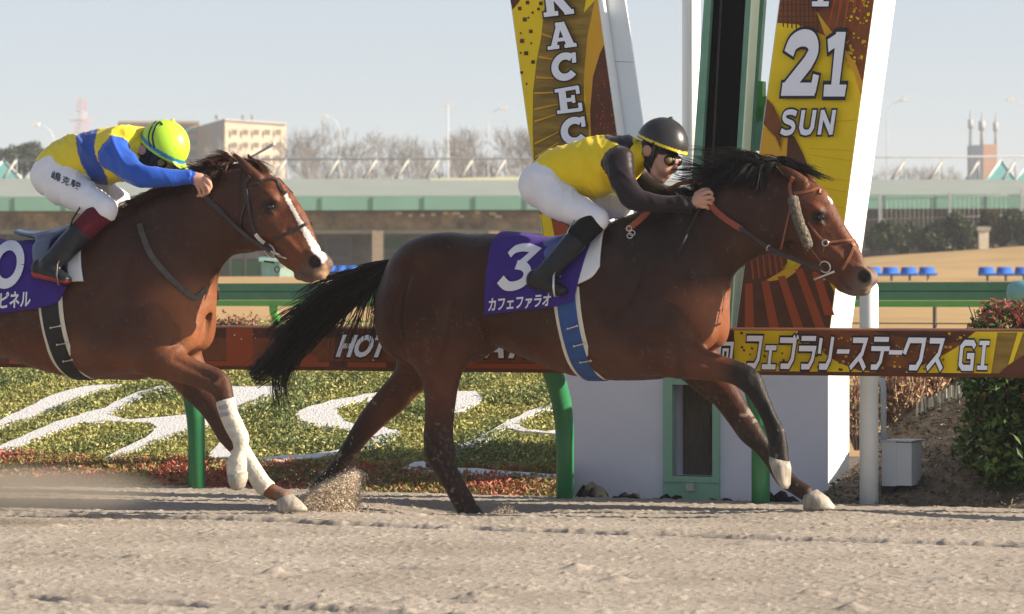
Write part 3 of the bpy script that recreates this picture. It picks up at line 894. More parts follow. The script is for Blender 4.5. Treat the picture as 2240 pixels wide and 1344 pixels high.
# ---- the winning post: a low house with two leaning wings and a leaning mirror between them
QW = 18.15
def build_winning_post():
    def pl(off=0.0): return lambda x, y: onq(x, y, QW - off)
    f = pl()
    r = thing('winning_post', 'white winning post house with two leaning printed wings and a dark mirror', 'winning post', onq(1520, 1080, QW + .3) * 1.0)
    back = NVEC * 0.39
    # low house
    wl = MB()
    A, B = f(1236, 800), f(1811, 800)
    zt = f(1500, 735).z
    def col(p, z): return Vector((p.x, p.y, z))
    quad = lambda z: [col(A, z), col(B, z), col(B, z) + NVEC * .39, col(A, z) + NVEC * .39]
    # front wall around the window opening
    X0, X1 = f(1474, 900), f(1562, 900); zt1, zb1 = f(1518, 842).z, f(1518, 1042).z
    def slab(p0, p1, z0, z1, o0, o1, mi): wl.hexa([col(p0, z0) + NVEC * o0, col(p1, z0) + NVEC * o0, col(p1, z0) + NVEC * o1, col(p0, z0) + NVEC * o1], [col(p0, z1) + NVEC * o0, col(p1, z1) + NVEC * o0, col(p1, z1) + NVEC * o1, col(p0, z1) + NVEC * o1], mi)
    slab(A, X0, -.3, zt, 0, .38, 0); slab(X1, B, -.3, zt, 0, .38, 0)
    slab(X0, X1, -.3, zb1, 0, .38, 0); slab(X0, X1, zt1, zt, 0, .38, 0)
    slab(X0, X1, zb1, zt1, .2, .38, 0)
    house = wl.build('house_wall', [M['shadewhite']], r)
    e = MB(); Bp = B + TVEC * .003
    e.hexa([col(B, -.3) + NVEC * -.004, col(Bp, -.3) - NVEC * .004, col(Bp, -.3) + NVEC * .384, col(B, -.3) + NVEC * .384], [col(B, zt - .01) - NVEC * .004, col(Bp, zt - .01) - NVEC * .004, col(Bp, zt - .01) + NVEC * .384, col(B, zt - .01) + NVEC * .384])
    e.build('end_panel', [M['white']], r)
    # window: frame, sill panel, curtain and dark gap
    fr = MB(); O0, O1 = f(1454, 900), f(1576, 900); zo1, zo0 = f(1515, 827).z, f(1515, 1055).z
    def sl2(m, p0, p1, z0, z1, o0, o1, mi=0): m.hexa([col(p0, z0) + NVEC * o0, col(p1, z0) + NVEC * o0, col(p1, z0) + NVEC * o1, col(p0, z0) + NVEC * o1], [col(p0, z1) + NVEC * o0, col(p1, z1) + NVEC * o0, col(p1, z1) + NVEC * o1, col(p0, z1) + NVEC * o1], mi)
    sl2(fr, O0, X0, zo0, zo1, -.03, .06); sl2(fr, X1, O1, zo0, zo1, -.03, .06)
    sl2(fr, X0, X1, zt1, zo1, -.027, .06); sl2(fr, X0, X1, zo0, zb1, -.027, .06)
    win = fr.build('window', M['mint'], r)
    pn = MB(); sl2(pn, X0, X1, zb1, zt1, .15, .17, 0)
    pn.build('curtain', mat('grey brown curtain', (.13, .11, .095), .8, .2, .3, 9, stretch=(14, 14, 1)), win)
    dk = MB(); D0, D1 = f(1537, 900), f(1559, 900); sl2(dk, D0, D1, f(1518, 1036).z, f(1518, 905).z, .12, .149)
    dk.build('pane', mat('dark glass', (.01, .01, .012), .15, .5), win)
    sp = MB(); sl2(sp, O0 - TVEC * .005, O1, -.3, zo0 - .002, -.02, .02); sp.build('sill_panel', M['mint'], win)
    sw = MB(); sl2(sw, f(1507, 1070), f(1523, 1070), f(1515, 1073).z, f(1515, 1057).z, -.05, -.021)
    sw.build('socket_box', mat('cream plastic', (.5, .5, .44), .5, .4), win)
    # wings
    def lean(name, poly, off, depth, m, parent, mi=0):
        mb = MB(); mb.prism([onq(x, y, QW - off) for x, y in poly], NVEC * depth, mi)
        return mb.build(name, m, parent)
    def ln(x0, y0, x1, y1, y): return x0 + (x1 - x0) * (y - y0) / (y1 - y0)
    TOPY = -190
    lw = [(ln(1116, 0, 1164, 350, TOPY), TOPY), (ln(1309, 0, 1351, 297, TOPY), TOPY), (ln(1309, 0, 1351, 297, 752), 752), (ln(1116, 0, 1164, 350, 752), 752)]
    rw = [(ln(1705, 0, 1609, 722, TOPY), TOPY), (ln(1913, 0, 1816, 722, TOPY), TOPY), (ln(1913, 0, 1816, 722, 752), 752), (ln(1705, 0, 1609, 722, 752), 752)]
    wing_l = lean('wing', lw, 0.002, .125, [M['white']], r)
    lp = [(ln(1309, 0, 1351, 297, TOPY) - 60, TOPY), (ln(1367, 0, 1404, 260, TOPY), TOPY), (ln(1367, 0, 1404, 260, 752), 752), (ln(1309, 0, 1351, 297, 752) - 60, 752)]
    rear = lean('rear_panel', lp, -.132, .018, [mat('pale blue white panel', (.80, .86, .90), .5, .35, .03, 2)], r)
    jm = MB(); jm.prism([onq(x, y, QW + .13) for x, y in ((1345, 134), (1386, 136), (1386, 137.2), (1345, 135.2))], NVEC * .004); jm.build('panel_joint', mat('panel joint grey', (.35, .38, .4), .6), rear)
    wing_r = lean('wing', rw, 0.002, .39, [M['white']], r)
    # printed banners, a sheet on each wing
    def banner(poly, parent):
        mb = MB(); cnt = [0]
        def pg(pts, mi):
            cnt[0] += 1
            mb.poly([onq(x, y, QW - .004 - .00016 * cnt[0]) for x, y in pts], mi)
        return mb, pg
    place = lambda x, y, o: onq(x, y, QW - o)
    b, pg = banner(lw, wing_l)
    Lx = lambda y: ln(1116, 0, 1164, 350, y) + 1.5
    Rx = lambda y: ln(1309, 0, 1351, 297, y) - 1.5
    pg([(Lx(-185), -185), (Rx(-185), -185), (Rx(748), 748), (Lx(748), 748)], YEL)
    olb = [(1200, -30), (1190, 24), (1184, 80), (1174, 133), (1166, 200), (1165, 281), (1167, 342), (1172, 420), (1180, 470)]
    olr = [(1235, 460), (1270, 400), (1287, 340), (1288, 281), (1278, 220), (1277, 169), (1285, 80), (1301, 0), (1306, -40)]
    pg(olb + olr, OLI)
    pg([(1306, -60)] + [(Rx(-60), -60), (Rx(300), 300), (1292, 300), (1291, 241), (1297, 169), (1277, 169), (1285, 80), (1301, 0)], GOL)
    pg([(1277, 169), (1288, 281), (1287, 340), (1310, 330), (1330, 169)], GOL)
    pg([(Rx(98), 98), (1312, 118), (1297, 169), (1291, 241), (1293, 300), (1310, 380), (Rx(380), 380)], BRO)
    pg([(1116 - 6, -30), (1146, -30), (1136, 4), (1121, 22), (Lx(15), 15)], BRO)
    pg([(1277, 28), (1283, -8), (1320, -40), (1308, -6)], YEL)
    pg([(Lx(470), 470), (Rx(470), 470), (Rx(748), 748), (Lx(748), 748)], BRO)
    pg([(1183, 470), (1204, 470), (1222, 560), (1200, 590)], YEL)
    pg([(1207, 482), (1235, 488), (1262, 520), (1240, 580), (1226, 560)], RUS)
    for (x, y, s) in ((1137, 19, 4), (1154, 6, 4), (1148, 43, 4.5), (1156, 39, 2), (1165, 28, 2.5), (1161, 69, 4), (1142, 90, 4.5), (1162, 95, 2), (1151, 117, 4.5), (1166, 136, 4), (1139, 116, 2), (1141, 159, 3), (1152, 184, 2), (1178, 20, 3), (1183, 8, 4), (1139, 73, 2)):
        pg([(x - s, y - s), (x + s, y - s), (x + s, y + s), (x - s, y + s)], BRO)
    for k in range(46):
        x, y = rng.uniform(1294, 1345), rng.uniform(130, 300); s = rng.uniform(1, 2.2)
        if x < Rx(y) - 4 and x > 1300: pg([(x - s, y - s), (x + s, y - s), (x + s, y + s), (x - s, y + s)], RUS)
    for k, (y0, sl) in enumerate(((70, 30), (120, 20), (165, 10), (200, 0), (235, -18), (262, -30), (310, -46), (340, -60))):
        x0, x1 = np.interp(y0, [24, 200, 340], [1192, 1168, 1170]), 1222
        pg([(x0, y0 + 2), (x1, y0 + sl * .5 + 1), (x1, y0 + sl * .5 + 3), (x0, y0 + 7)], GOL)
    ban = b.build('banner', BAN, wing_l, fix=False)
    t = MB()
    for ch, q in (('R', [(1182, -33), (1248, -42), (1256, 30), (1190, 38)]), ('A', [(1199, 52), (1252, 46), (1262, 102), (1198, 110)]), ('C', [(1205, 120), (1263, 113), (1266, 172), (1206, 180)]),
                  ('E', [(1213, 196), (1270, 186), (1278, 243), (1219, 250)]), ('C', [(1224, 262), (1282, 253), (1289, 311), (1228, 320)]), ('O', None)):
        if q: put_glyph(t, ch, q, place, .034, LET, INK, .1)
    t.build('lettering', BAN, wing_l, fix=False)
    # right wing
    b, pg = banner(rw, wing_r)
    Lx = lambda y: ln(1705, 0, 1609, 722, y) + 1.5
    Rx = lambda y: ln(1913, 0, 1816, 722, y) - 1.5
    pg([(Lx(-185), -185), (Rx(-185), -185), (Rx(748), 748), (Lx(748), 748)], YEL)
    pg([(Lx(-185), -185), (Rx(-185), -185), (Rx(182), 182), (1872, 140), (1852, 112), (1825, 88), (1789, 72), (1745, 54), (Lx(50), 50)], MID)
    for k in range(9):
        x = 1712 + k * 9; pg([(x, -40), (x + 4, -40), (x + 3 + k * .4, 60 + k * 1.5), (x + k * .4, 58 + k * 1.5)], BRO)
    for k in range(7):
        y = -30 + k * 13; pg([(Lx(y), y), (1795, y), (1795, y + 2.5), (Lx(y), y + 2.5)], BRO)
    for k in range(5):
        pg([(1830 + k * 14, -40), (1838 + k * 14, -40), (1812 + k * 17, 70), (1809 + k * 17, 70)], RUS)
    pg([(1786, 25), (1825, 77), (1814, 128), (1806, 82)], GOL)
    for k in range(60):
        x, y = rng.uniform(1852, 1900), rng.uniform(-20, 150); s = rng.uniform(1, 3)
        if x < Rx(y) - 4: pg([(x - s, y - s), (x + s, y - s), (x + s, y + s), (x - s, y + s)], YEL if k % 3 else GOL)
    pg([(1852, 112), (1825, 88), (1789, 72), (1840, 110), (1868, 160), (1884, 215), (Rx(182), 182), (1872, 140)], GOL)
    pg([(Lx(215), 215), (1692, 232), (1709, 270), (1708, 325), (1697, 300), (Lx(272), 272)], MID)
    pg([(Lx(278), 278), (1696, 300), (1709, 332), (1716, 300), (1723, 296), (1722, 352), (Lx(370), 370)], GOL)
    pg([(1724, 290), (1738, 300), (1756, 335), (1770, 372), (1790, 420), (1722, 400), (1720, 352)], BRO)
    for y, dy in ((262, 8), (330, -6), (352, -14), (395, -10), (420, -14), (455, -12)):
        pg([(1770, y + dy), (Rx(y) - 2, y), (Rx(y) - 2, y + 1.4), (1770, y + dy + 1)], GOL)
    pg([(Lx(520), 520), (1720, 545), (1722, 575), (1690, 618), (Lx(640), 640)], BRO)
    for k in range(6):
        x = 1640 + k * 13; pg([(x, 540 + k * 3), (x + 3, 540 + k * 3), (x + 10, 610 - k * 3), (x + 6, 612 - k * 3)], RUS)
    pg([(Lx(622), 622), (1668, 618), (1722, 600), (1762, 566), (1800, 590), (Rx(640), 640), (Rx(748), 748), (Lx(748), 748)], BRO)
    pg([(1668, 618), (1756, 567), (1765, 560), (1740, 596), (1720, 610)], GOL)
    for (xa, ya, xb, yb) in ((1637, 622, 1640, 748), (1672, 616, 1700, 748), (1708, 606, 1757, 748), (1746, 590, 1806, 748), (1783, 596, 1815, 690)):
        pg([(xa - 7, ya), (xa + 9, ya - 3), (xb + 11, yb), (xb - 11, yb)], RUS)
    b.build('banner', BAN, wing_r, fix=False)
    t = MB()
    put_glyph(t, 'two', [(1722, 66), (1806, 66), (1788, 210), (1704, 210)], place, .034, LET, INK, .09)
    put_glyph(t, 'one', [(1806, 66), (1872, 66), (1850, 210), (1797, 210)], place, .034, LET, INK, .12)
    for ch, x0, x1 in (('S', 1707, 1742), ('U', 1747, 1783), ('N', 1790, 1825)):
        put_glyph(t, ch, [(x0 + 5, 241), (x1 + 5, 241), (x1 - 3, 295), (x0 - 3, 295)], place, .034, LET, INK, .16)
    put_glyph(t, 'I', [(1779, -60), (1822, -60), (1812, 14), (1776, 14)], place, .034, LET, INK, .12)
    t.build('lettering', BAN, wing_r, fix=False)
    # mast and mirror
    c = onq(1512, 300, QW + .55)
    MB().tube([(c.x, c.y, -.2), (c.x, c.y, 4.2)], .055, 20).build('mast', M['white'], r)
    def leanx(x0, x1, y): return lambda yy: x0 + (x1 - x0) * yy / y
    def strip(name, xa, xb, off, depth, m, y0=-190, y1=752):
        return lean(name, [(xa(y0), y0), (xb(y0), y0), (xb(y1), y1), (xa(y1), y1)], off, depth, [m], r)
    s0 = leanx(1540, 1513.6, 386); s1 = leanx(1556, 1532.5, 386); s2 = leanx(1575, 1561, 262); s3 = leanx(1580, 1566, 262)
    s4 = leanx(1631, 1612, 320); s5 = leanx(1643, 1623, 320); s6 = leanx(1657, 1636, 320); s7 = leanx(1668, 1645, 320)
    gl = mat('dark mirror glass', (.005, .006, .007), .4, .04)
    gs = mat('pale green frame', (.18, .37, .26), .45, .4)
    cr = mat('pale lime panel', (.84, .92, .66), .5, .35, .04)
    strip('mirror_frame', s0, s1, -.10, .12, gs)
    strip('mirror', s1, s2, -.14, .05, gl)
    strip('mirror', s3, s4, -.14, .05, gl)
    strip('mirror_frame', s4, s5, -.10, .12, gs)
    strip('side_panel', s5, lambda y: s5(y) + 2.5, -.03, .13, cr)
    strip('side_panel', lambda y: s6(y) + 2, lambda y: s7(y) + 3, -.24, .05, gs)
    # bracket between mirror and wing
    bk = MB(); bk.prism([onq(x, y, QW + .25) for x, y in ((1655, 178), (1668, 178), (1668, 212), (1690, 208), (1690, 228), (1670, 232), (1668, 262), (1655, 270))], NVEC * .06)
    bk.build('bracket', M['lime'], r)
    bk = MB(); bk.prism([onq(x, y, QW + .25) for x, y in ((1648, 235), (1672, 232), (1664, 330), (1640, 330))], NVEC * .05)
    bk.build('bracket', gs, r)
build_winning_post()
# ================================================================== FAR SIDE OF THE COURSE
def fbox(mb, x0, x1, y0, y1, d, dep, mi=0):
    """box whose front shows between these pixels at distance d"""
    a, b = P(x0, y1, d), P(x1, y0, d)
    mb.hexa([(a.x, d, a.z), (b.x, d, a.z), (b.x, d + dep, a.z), (a.x, d + dep, a.z)], [(a.x, d, b.z), (b.x, d, b.z), (b.x, d + dep, b.z), (a.x, d + dep, b.z)], mi)
    return mb

def build_pavilion():
    d = 150.0
    r = thing('pavilion', 'long low pavilion with a pale green roof across the infield, behind the horses', 'pavilion', P(700, 615, d))
    roofm = mat('pale green roof sheet', (.27, .30, .27), .6, .3, .07, .5, stretch=(1, 1, 3))
    fas = mat('green fascia panels', (.175, .345, .275), .55, .3, .08, .4)
    seam = mat('fascia seam', (.12, .26, .19), .6)
    X0, X1 = -700, 2700
    rf = MB()
    a, b, c, e = P(X0, 432, d - 3), P(X1, 424, d - 3), P(X1, 394, d + 6), P(X0, 390, d + 6)
    rf.prism([a, b, c, e], (0, 0, -.15)); roof = rf.build('roof', roofm, r)
    fc = MB(); a, b = P(X0, 463, d - 3), P(X1, 455, d - 3)
    fc.prism([P(X0, 433.5, d - 3.05), P(X1, 425.5, d - 3.05), P(X1, 455, d - 3.05), P(X0, 464, d - 3.05)], (0, .3, 0)); f_ = fc.build('fascia', fas, r)
    for x in range(-640, 2640, 112):
        y0 = 434 - 8 * (x - X0) / 3400; MB().prism([P(x, y0, d - 3.1), P(x + 1.5, y0, d - 3.1), P(x + 1.5, y0 + 29, d - 3.1), P(x, y0 + 29, d - 3.1)], (0, .04, 0)).build('fascia_seam', seam, f_)
    ed = MB(); ed.prism([P(940, 391, d + 5.5), P(1260, 384, d + 5.5), P(1260, 397, d + 5.5), P(940, 399, d + 5.5)], (0, .3, 0)); ed.build('roof_edge', mat('cream roof edge', (.72, .70, .46), .6), r)
    wl = MB(); fbox(wl, X0, X1, 440, 640, d + 5, .5); wl.build('wall', mat('dim back wall', (.24, .215, .175), .8, .2, .5, .6), r)
    bm = MB(); fbox(bm, X0, 1300, 503, 512, d - 1, .4); bm.build('beam', mat('grey beam', (.30, .29, .25), .7), r)
    hz = MB(); fbox(hz, X0, 1300, 466, 502, d - .2, .5); hz.build('ceiling_panel', mat('mottled brown soffit', (.34, .27, .17), .9, .1, .75, 1.4, detail=8), r)
    cr = mat('cream post', (.66, .55, .40), .6)
    for x in (330, 825, 1080, 1330): fbox(MB(), x - 11, x + 13, 505, 640, d - 2, .5).build('post', cr, r)
    dk = mat('dark window glass', (.06, .06, .062), .2, .4); gr = mat('green window board', (.05, .22, .05), .6); gy = mat('grey frame', (.32, .32, .30), .6)
    for (x0, x1, y0, y1, m_) in ((716, 764, 522, 562, dk), (250, 320, 522, 570, dk), (20, 120, 520, 570, dk), (842, 880, 520, 545, gr), (895, 925, 522, 540, gy), (1000, 1060, 520, 560, dk)):
        w = fbox(MB(), x0 - 5, x1 + 5, y0 - 5, y1 + 5, d + 4.8, .2).build('window', gy, r); fbox(MB(), x0, x1, y0, y1, d + 4.7, .12).build('pane', m_, w)
    for (x0, x1, y0, y1) in ((506, 532, 572, 605), (540, 568, 572, 605), (506, 532, 540, 566), (540, 568, 540, 566), (462, 478, 572, 612)):
        fbox(MB(), x0, x1, y0, y1, d + 1, .3).build('board_panel', gr if y0 > 560 else gy, r)
    for x in (502, 535, 571): fbox(MB(), x, x + 4, 530, 630, d + .8, .2).build('frame_post', gy, r)
    for (x, y) in ((872, 467), (898, 472), (924, 471), (948, 470), (975, 467), (998, 467), (1010, 474), (1045, 465), (1078, 468), (1090, 474)):
        s = rng.uniform(4, 8); fbox(MB(), x - s, x + s, y - 3, y + 3, d - .5, .1).build('painted_sun_fleck', mat('painted sun fleck', (.75, .7, .6), .6), r)  # sun flecks under the roof, painted as small pale boxes
    # railing on the roof
    t = thing('roof_railing', 'thin grey railing with slanted cream braces along the pavilion roof', 'railing', P(700, 392, d + 8))
    rl = mat('grey pipe', (.28, .30, .32), .5); cb = mat('cream brace', (.46, .45, .40), .6)
    MB().tube([P(X0, 354, d + 9), P(1120, 347, d + 9), P(X1, 341, d + 9)], .05, 6).build('rail', rl, t)
    for x in (20, 610, 725, 808, 878, 945, 1018, 1090, 1962, 2045, 2125, 2205):
        y = 390 if x < 1500 else 394
        MB().tube([P(x - 12, y, d + 8), P(x + 14, y - 38, d + 8.5)], .09, 6, flat=.6).build('brace', cb, t)
        MB().tube([P(x + 16, y, d + 8.6), P(x + 16, y - 44, d + 8.9)], .04, 6).build('post', rl, t)
    # glass roof lights
    tl = mat('teal glass', (.16, .36, .34), .3, .5); wh = mat('pale roof light side', (.6, .66, .62), .5)
    for i, (x, w, say) in enumerate(((8, 42, 'small teal glass roof light at the far left of the pavilion roof'), (2190, 34, 'teal pyramid roof light beside the rooftop railing at the right'), (2258, 40, 'teal pyramid roof light cut by the right edge'))):
        t2 = thing('roof_light', say, 'roof light', P(x, 392, d + 12), group='roof lights')
        A, B, C_, D_, E_ = P(x - w, 396, d + 11), P(x + w, 396, d + 11), P(x + w, 396, d + 14), P(x - w, 396, d + 14), P(x, 350, d + 12.5)
        MB().add([A, B, E_], [(0, 1, 2)]).add([B, C_, E_], [(0, 1, 2)]).add([D_, A, E_], [(0, 1, 2)]).build('glass', tl, t2)
        MB().tube([A, E_], .06, 5).tube([B, E_], .06, 5).build('frame', wh, t2)
build_pavilion()

# kiosk
k = thing('kiosk', 'small pale turquoise kiosk beyond the far rail, behind the chestnut muzzle', 'kiosk', P(610, 625, 92))
fbox(MB(), 572, 611, 572, 660, 92, 1.2).build('wall', mat('turquoise panel', (.22, .46, .47), .5), k)
fbox(MB(), 611.5, 652, 575, 660, 91.9, 1.0).build('counter', mat('pale turquoise panel', (.55, .78, .70), .5), k)
fbox(MB(), 566, 650, 563, 572, 91.6, 1.8).build('roof', mat('kiosk roof', (.26, .5, .5), .5), k)

# blue seats
seat_m = mat('blue plastic seat', (.03, .13, .50), .35, .45, .08, 4)
leg_m = mat('grey bench leg', (.2, .19, .17), .6)
def make_seat(x, y, d, say):
    t = thing('bucket_seat', say, 'seat', P(x, y + 14, d), group='blue seats by the turf course')
    w = .21
    c = P(x, y, d); mb = MB()
    mb.loft([[(c.x - w, d - .2, c.z - .04), (c.x + w, d - .2, c.z - .04), (c.x + w, d - .2, c.z - .07), (c.x - w, d - .2, c.z - .07)], [(c.x - w, d + .1, c.z - .06), (c.x + w, d + .1, c.z - .06), (c.x + w, d + .1, c.z - .10), (c.x - w, d + .1, c.z - .10)],
             [(c.x - w * .95, d + .18, c.z), (c.x + w * .95, d + .18, c.z), (c.x + w * .95, d + .22, c.z - .02), (c.x - w * .95, d + .22, c.z - .02)], [(c.x - w * .8, d + .24, c.z + .12), (c.x + w * .8, d + .24, c.z + .12), (c.x + w * .8, d + .27, c.z + .12), (c.x - w * .8, d + .27, c.z + .12)]], 0, True)
    mb.build('seat_shell', seat_m, t)
    MB().tube([(c.x, d, c.z - .08), (c.x, d, c.z - .7)], .03, 6).build('leg', leg_m, t)
for row, xs in (('second from the right end', (1930, 1968, 2008)),):
    pass
n_ = 0
for xs, where in (((1872, 1912, 1950, 1990, 2030), 'in the row between muzzle and hedge'), ((2160, 2200, 2240, 2280), 'in the row at the right edge'), ((700, 722, 745, 767), 'in the short row before the pavilion post')):
    for i, x in enumerate(xs):
        q = ('leftmost', 'second', 'third', 'fourth', 'rightmost')[i if i < len(xs) - 1 else 4]
        make_seat(x, 595 if x > 1500 else 590, 80 if x > 1500 else 100, 'small blue bucket seat, %s %s' % (q, where))

# mesh fence, hedge, lantern on the right
fm = mat('white fence steel', (.40, .43, .45), .5)
t = thing('mesh_fence', 'tall white bar fence standing behind the hedge at the right', 'fence', P(2080, 548, 131))
for x in (1925, 2078, 2235, 2390): fbox(MB(), x - 2.6, x + 2.6, 424 - (x - 1925) * .03, 556, 131, .12).build('post', fm, t)
mb = MB()
for x in range(1890, 2420, 10): mb.tube([P(x, 434 - (x - 1925) * .04, 131.1), P(x, 552, 131.1)], .006, 4)
for y0 in (436, 480, 545): mb.tube([P(1890, y0 + 1, 131.1), P(2420, y0 - 14, 131.1)], .018, 4)
tag(mb.build('bars', fm, t), kind='stuff')
l = thing('stone_lantern', 'small cream stone pillar in front of the hedge at the right', 'pillar', P(2152, 540, 128))
fbox(MB(), 2142, 2163, 505, 545, 128, .35).build('shaft', mat('cream stone', (.6, .54, .42), .8), l)
fbox(MB(), 2138, 2167, 496, 505, 127.95, .45).build('cap', mat('grey stone', (.35, .33, .28), .8), l)

def leaf_crown(name, centers, radii, n, size, cols, parent=None, mtl=None, shell=.6, group=None):
    """foliage: leaf clusters spread over several lumps"""
    C, cc = [], []
    k = len(centers); cl = rng.integers(0, k, n)
    d = rng.normal(size=(n, 3)); d /= np.linalg.norm(d, axis=1)[:, None]
    r = (shell + (1 - shell) * rng.random(n)) * rng.uniform(.75, 1.12, n)
    C = np.array(centers)[cl] + d * r[:, None] * np.array(radii)[cl]
    pal = np.array(cols); base = pal[rng.integers(0, len(pal), n)]
    tint = .75 + .5 * fbm(C[:, 0] * 2 + C[:, 1], C[:, 2] * 2, 13, 2)
    V, Q, c4 = leaves(C, rng.uniform(.7, 1.3, n) * size, base * (tint * rng.uniform(.7, 1.3, n))[:, None], 1.0, .5)
    return link_mesh(name, mesh_np(name, V, Q, False, c4), [mtl or LEAFM], parent)
LEAFM = leaf_mat('shrub leaves')

for i, (x, top, bot, w, say) in enumerate(((1925, 482, 556, 34, 'dark hedge shrub nearest the white wing'), (1985, 476, 556, 38, 'second dark hedge shrub from the white wing'), (2048, 470, 553, 38, 'dark hedge shrub left of the cream stone pillar'),
                                     (2112, 462, 550, 38, 'dark hedge shrub just behind the cream stone pillar, left side'), (2172, 452, 548, 36, 'taller red-tinged hedge shrub right of the cream stone pillar'), (2238, 456, 545, 40, 'dark hedge shrub at the right edge of the picture'))):
    t = thing('hedge_shrub', say, 'shrub', P(x, bot, 129.6), group='hedge shrubs before the bar fence')
    s = 129.6 / F_PX
    cs_ = [P(x + rng.uniform(-.7, .7) * w, rng.uniform(top + 20, bot - 18), 129.6 + rng.uniform(-.2, .4)) for _ in range(7)]
    leaf_crown('crown', [list(c) for c in cs_], [[w * s * rng.uniform(.4, .6)] * 2 + [22 * s] for _ in cs_], 6500, .18, [(.05, .08, .03), (.085, .115, .045), (.03, .048, .02), (.09, .09, .045)] if i != 4 else [(.04, .07, .022), (.16, .07, .035), (.06, .09, .03)], t)
    MB().tube([P(x, bot + 8, 129.6), P(x, bot - 30, 129.6)], [.06, .03], 6).build('trunk', mat('hedge bark', (.06, .045, .03), .9), t)

# bare winter trees
def bare_tree_mesh(h, seed, spread=.55, depth=6):
    r_ = random.Random(seed); segs = []
    def grow(p, d, L, rad, lv):
        n = 3; q = p
        for _ in range(n):
            d2 = (d + Vector((r_.gauss(0, .09), r_.gauss(0, .09), r_.gauss(0.02, .06)))).normalized(); q2 = q + d2 * L / n
            segs.append((q, q2, rad, rad * .86)); q = q2; d = d2; rad *= .86
        if lv >= depth: return
        for k in range(r_.choice((2, 3, 3)) if lv else 5):
            a = r_.uniform(0, 6.283); tilt = r_.uniform(.25, .75) * (1.0 if lv else .8)
            o = d.orthogonal().normalized(); o2 = d.cross(o)
            nd = (d * math.cos(tilt) + (o * math.cos(a) + o2 * math.sin(a)) * math.sin(tilt) + Vector((0, 0, .16))).normalized()
            grow(q, nd, L * r_.uniform(.62, .82), rad * .74, lv + 1)
    grow(Vector((0, 0, 0)), Vector((0, 0, 1)), h * .26, h * .018, 0)
    return segs
def segs_mesh(name, segs, sl):
    Pts = np.array([[list(a), list(b)] for a, b, _, _ in segs]); R = np.array([[max(r1, .011), max(r2, .011)] for _, _, r1, r2 in segs])
    V, Q = tubes(Pts, R, sl); return mesh_np(name, V, Q, True)
bark_far = mat('winter twig bark', (.25, .245, .245), .9, .1, .2, 2)
protos = []
for sd in (3, 8, 15):
    sg = bare_tree_mesh(10, sd)
    th = [s for s in sg if s[2] > .062]; tw = [s for s in sg if s[2] <= .062]
    protos.append((segs_mesh('trunk', th, 5), segs_mesh('crown', tw, 3)))
    for m_ in protos[-1]: m_.materials.append(bark_far)
tree_spots = [(655, 285, 205), (706, 272, 220), (755, 264, 212), (806, 274, 208), (850, 288, 225), (955, 300, 214), (995, 285, 206), (1040, 272, 222), (1085, 276, 210), (1130, 262, 216), (1172, 268, 208), (545, 300, 230), (1935, 352, 240), (1990, 356, 246), (2050, 358, 250), (2100, 366, 255)]
tree_say = ['bare grey winter tree beside the beige block', 'second bare winter tree right of the beige block', 'tallest bare winter tree in the left clump', 'bare winter tree, fourth in the left clump', 'bare winter tree ending the left clump, before the gap',
            'bare winter tree starting the clump left of the yellow banner', 'low bare winter tree under the tall lamp mast', 'bare winter tree in the middle of the clump by the yellow banner', 'bare winter tree two left of the yellow banner', 'bare winter tree next to the yellow banner edge', 'bare winter tree half behind the yellow banner',
            'bare winter tree in front of the beige block facade', 'small far bare tree beside the white wing', 'small far bare tree above the second roof brace right of the white wing', 'small far bare tree left of the dark and orange tower', 'small far bare tree at the foot of the dark and orange tower']
for i, (x, top, d) in enumerate(tree_spots):
    tm, cm = protos[i % 3]
    z0 = 1.5; h = EYE - (top - HOR) * d / F_PX - z0
    zs = np.array([v.co.z for v in cm.vertices]).max()
    b = P(x, 600, d); t = thing('bare_tree', tree_say[i], 'tree', (b.x, d, z0), i * 1.3, 'bare winter trees behind the pavilion')
    s = h / zs; t.scale = (s * .8, s * .8, s)
    for nm, me in (('trunk', tm), ('crown', cm)):
        o = bpy.data.objects.new(nm, me); COL.objects.link(o); o.parent = t
# one evergreen at the left
t = thing('evergreen_tree', 'dark green broad tree at the far left behind the jockey back', 'tree', P(55, 400, 240))
cs_ = [P(x, y, 240 + rng.uniform(-2, 2)) for x, y in ((10, 345), (35, 338), (60, 333), (85, 345), (-20, 350), (50, 360), (20, 365), (90, 365), (70, 330))]
leaf_crown('crown', [list(c) for c in cs_], [[1.0, 1.0, .75]] * len(cs_), 3500, .3, [(.05, .075, .03), (.035, .055, .025), (.07, .085, .04)], t)
MB().tube([P(55, 606, 240), P(55, 450, 240), P(55, 350, 240)], [.45, .35, .15], 6).build('trunk', bark_far, t)

# far buildings, tower, lamps
b = thing('apartment_block', 'beige flat-roofed block behind the bare trees, left of centre', 'building', P(530, 400, 330))
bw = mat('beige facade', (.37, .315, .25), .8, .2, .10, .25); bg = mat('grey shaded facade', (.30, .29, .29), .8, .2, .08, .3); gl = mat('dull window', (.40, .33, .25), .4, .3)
def quadbox(mb, pts, y0, y1, mi=0):
    """upright box over a ground outline given as (pixel column, distance)"""
    lo, hi = [], []
    for x, d in pts:
        dn = min(q[1] for q in pts); a = P(x, y1, d); c = P(x, y0, dn); lo.append((a.x, d, P(0, y1, dn).z)); hi.append((a.x, d, c.z))
    mb.hexa(lo, hi, mi)
quadbox(mb := MB(), [(426, 346), (492, 330), (626, 338), (560, 356)], 264, 600); mb.build('wall', bw, b)
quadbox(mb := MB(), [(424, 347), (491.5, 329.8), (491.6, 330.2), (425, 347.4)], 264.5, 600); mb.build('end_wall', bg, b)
quadbox(mb := MB(), [(424, 347), (492, 329.6), (628, 337.6), (560, 357)], 260, 264); mb.build('roof', bg, b)
